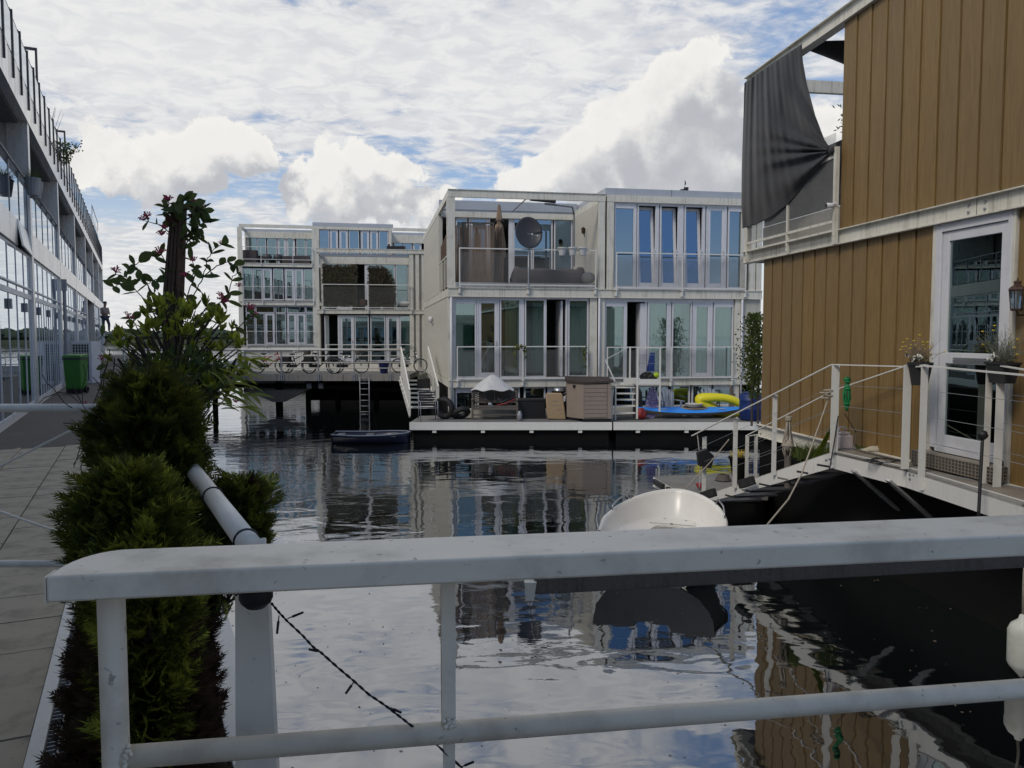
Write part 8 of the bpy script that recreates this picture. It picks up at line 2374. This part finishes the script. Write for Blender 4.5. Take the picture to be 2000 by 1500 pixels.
# dried vine screens on the near cream house, with cushion and lamp
for (c0u, c1u, v0, v1, lab, sd_) in ((630, 697, 517, 598, 'left screen overgrown with dried brown vines on the balcony', 1), (720, 772, 519, 598, 'right rounded screen overgrown with dried vines on the balcony', 2)):
    x0_, x1_ = BF.at(c0u, 550, .1).x, BF.at(c1u, 550, .1).x; zA_, zB_ = BF.at(660, v1, .1).z, BF.at(660, v0, .1).z
    t = thing('vine_screen', lab, 'screen', BF.w(x0_, .1, zA_), BF.a, 'dried vine screens on the balcony')
    wx, hz2 = x1_ - x0_, zB_ - zA_
    part('trellis', MB().box(0, .04, 0, .04, 0, hz2).box(wx - .04, wx, 0, .04, 0, hz2 * (1 if sd_ == 1 else .55)).box(.04, wx - .04, .001, .039, 0, .04).box(.04, (wx - .04) * (1 if sd_ == 1 else .6), .001, .039, hz2 - .04, hz2), 'wood_grey', t)
    g = random.Random(sd_); m_ = MB(); lm = MB()
    for i in range(2600):
        x = g.random() * wx; z = g.random() * hz2
        if sd_ == 2 and (x / wx) ** 2.2 + (z / hz2 * .98) ** 5 > 1.0 + .05 * g.random(): continue
        c = Vector((x, g.uniform(-.09, .06), z)); d = Vector((g.uniform(-1, 1), g.uniform(-.6, .6), g.uniform(-1, .7))).normalized() * g.uniform(.05, .14); n_ = d.cross(Vector((.2, 1, .3))).normalized() * .026
        m_.add([c, c + d * .5 + n_, c + d, c + d * .5 - n_], [(0, 1, 2, 3)])
    part('dry_leaves', m_, 'dry_vine', t, stuff=True)
    lattice(lm, .05, wx * .9, .05, hz2 * .92, .045, .14, .02); part('mesh', lm, 'twig', t)
    part('backing', MB().box(.05, wx * (.97 if sd_ == 1 else .72), .05, .06, .05, hz2 * .96), 'wood_grey', t)
a = BF.w(*BF.at(710, 597, .3)); single('orange_basket', MB().lathe([(.16, 0), (.2, .02), (.2, .26), (.17, .3)], a, 14), 'lantern', 'reddish brown basket between the two vine screens', 'basket')
a = BF.w(*BF.at(790, 593, .4)); single('white_cushion', MB().blob(a, .35, .2, .12, 14, 8, .05), 'tarp_white', 'white cushions heaped at the right end of the vine covered balcony', 'cushion', smooth=True)
# furniture on the farthest house's roof balcony
for (u, w, lab) in ((487, .62, 'dark wicker box at the left end of the roof balcony'),):
    a = AF.w(*AF.at(u, 505, .4)); single('wicker_box', MB().box(a.x - .5, a.x + .5, a.y, a.y + .5, g1 + .03, g1 + 1.0), 'brown_cover', lab, 'box', bevel=.03)
a = AF.w(*AF.at(573, 505, .5)); b_ = AF.w(*AF.at(608, 505, .5))
ws_ = thing('lounge_sofa', 'dark wicker lounge sofa along the right half of the roof balcony', 'sofa', (a.x, a.y, g1 + .03))
part('seat', MB().box(a.x - .8, b_.x, a.y, a.y + .7, g1 + .03, g1 + .38), 'brown_cover', ws_, world=True)
part('backrest', MB().box(a.x - .8, b_.x, a.y - .15, a.y - .001, g1 + .03, g1 + .62), 'brown_cover', ws_, world=True)
for i, (u, lab) in enumerate(((522, 'dark round garden chair, left of the two on the roof balcony'), (543, 'dark round garden chair, right of the two on the roof balcony'))):
    a = AF.w(*AF.at(u, 505, .8)); t = thing('garden_chair', lab, 'chair', (a.x, a.y, g1 + .03), 0, 'garden chairs on the roof balcony')
    part('shell', MB().blob((0, 0, .5), .36, .3, .26, 14, 8), 'dark_metal', t, smooth=True); part('leg', MB().tube([(-.2, 0, 0), (0, 0, .3)], .02, 5).tube([(.2, 0, 0), (0, 0, .3)], .02, 5), 'galv', t)
a = AF.w(*AF.at(775, 484, -.3)); rt_ = BF.w(*BF.at(775, 484, .5))
single('dark_planter_box', MB().box(rt_.x - .5, rt_.x + .4, rt_.y, rt_.y + .4, rt1, rt1 + .25).box(rt_.x - .45, rt_.x - .35, rt_.y, rt_.y + .1, rt1 + .25, rt1 + .34), 'black', 'low black box lying on the roof edge of the nearer cream house', 'box')

# specks of leaf litter and seeds floating on the water
m_ = MB(); g = random.Random(99)
for i in range(420):
    y = 2.6 + 9 * g.random() ** 1.6; x = g.uniform(-.42, .6) * y
    if x < -0.45 * y + 0.5: continue
    s_ = g.uniform(.004, .014) * (1 + .08 * y); a = g.uniform(0, 6.28); c_, d_ = math.cos(a) * s_, math.sin(a) * s_
    m_.add([(x - c_, y - d_, .003), (x + d_ * .4, y - c_ * .4, .006), (x + c_, y + d_, .004), (x - d_ * .4, y + c_ * .4, .003)], [(0, 1, 2, 3)])
single('floating_litter', m_, 'dry_stem', 'tiny leaf bits and seeds floating on the dark water below the rail', 'leaf litter', kind='stuff')
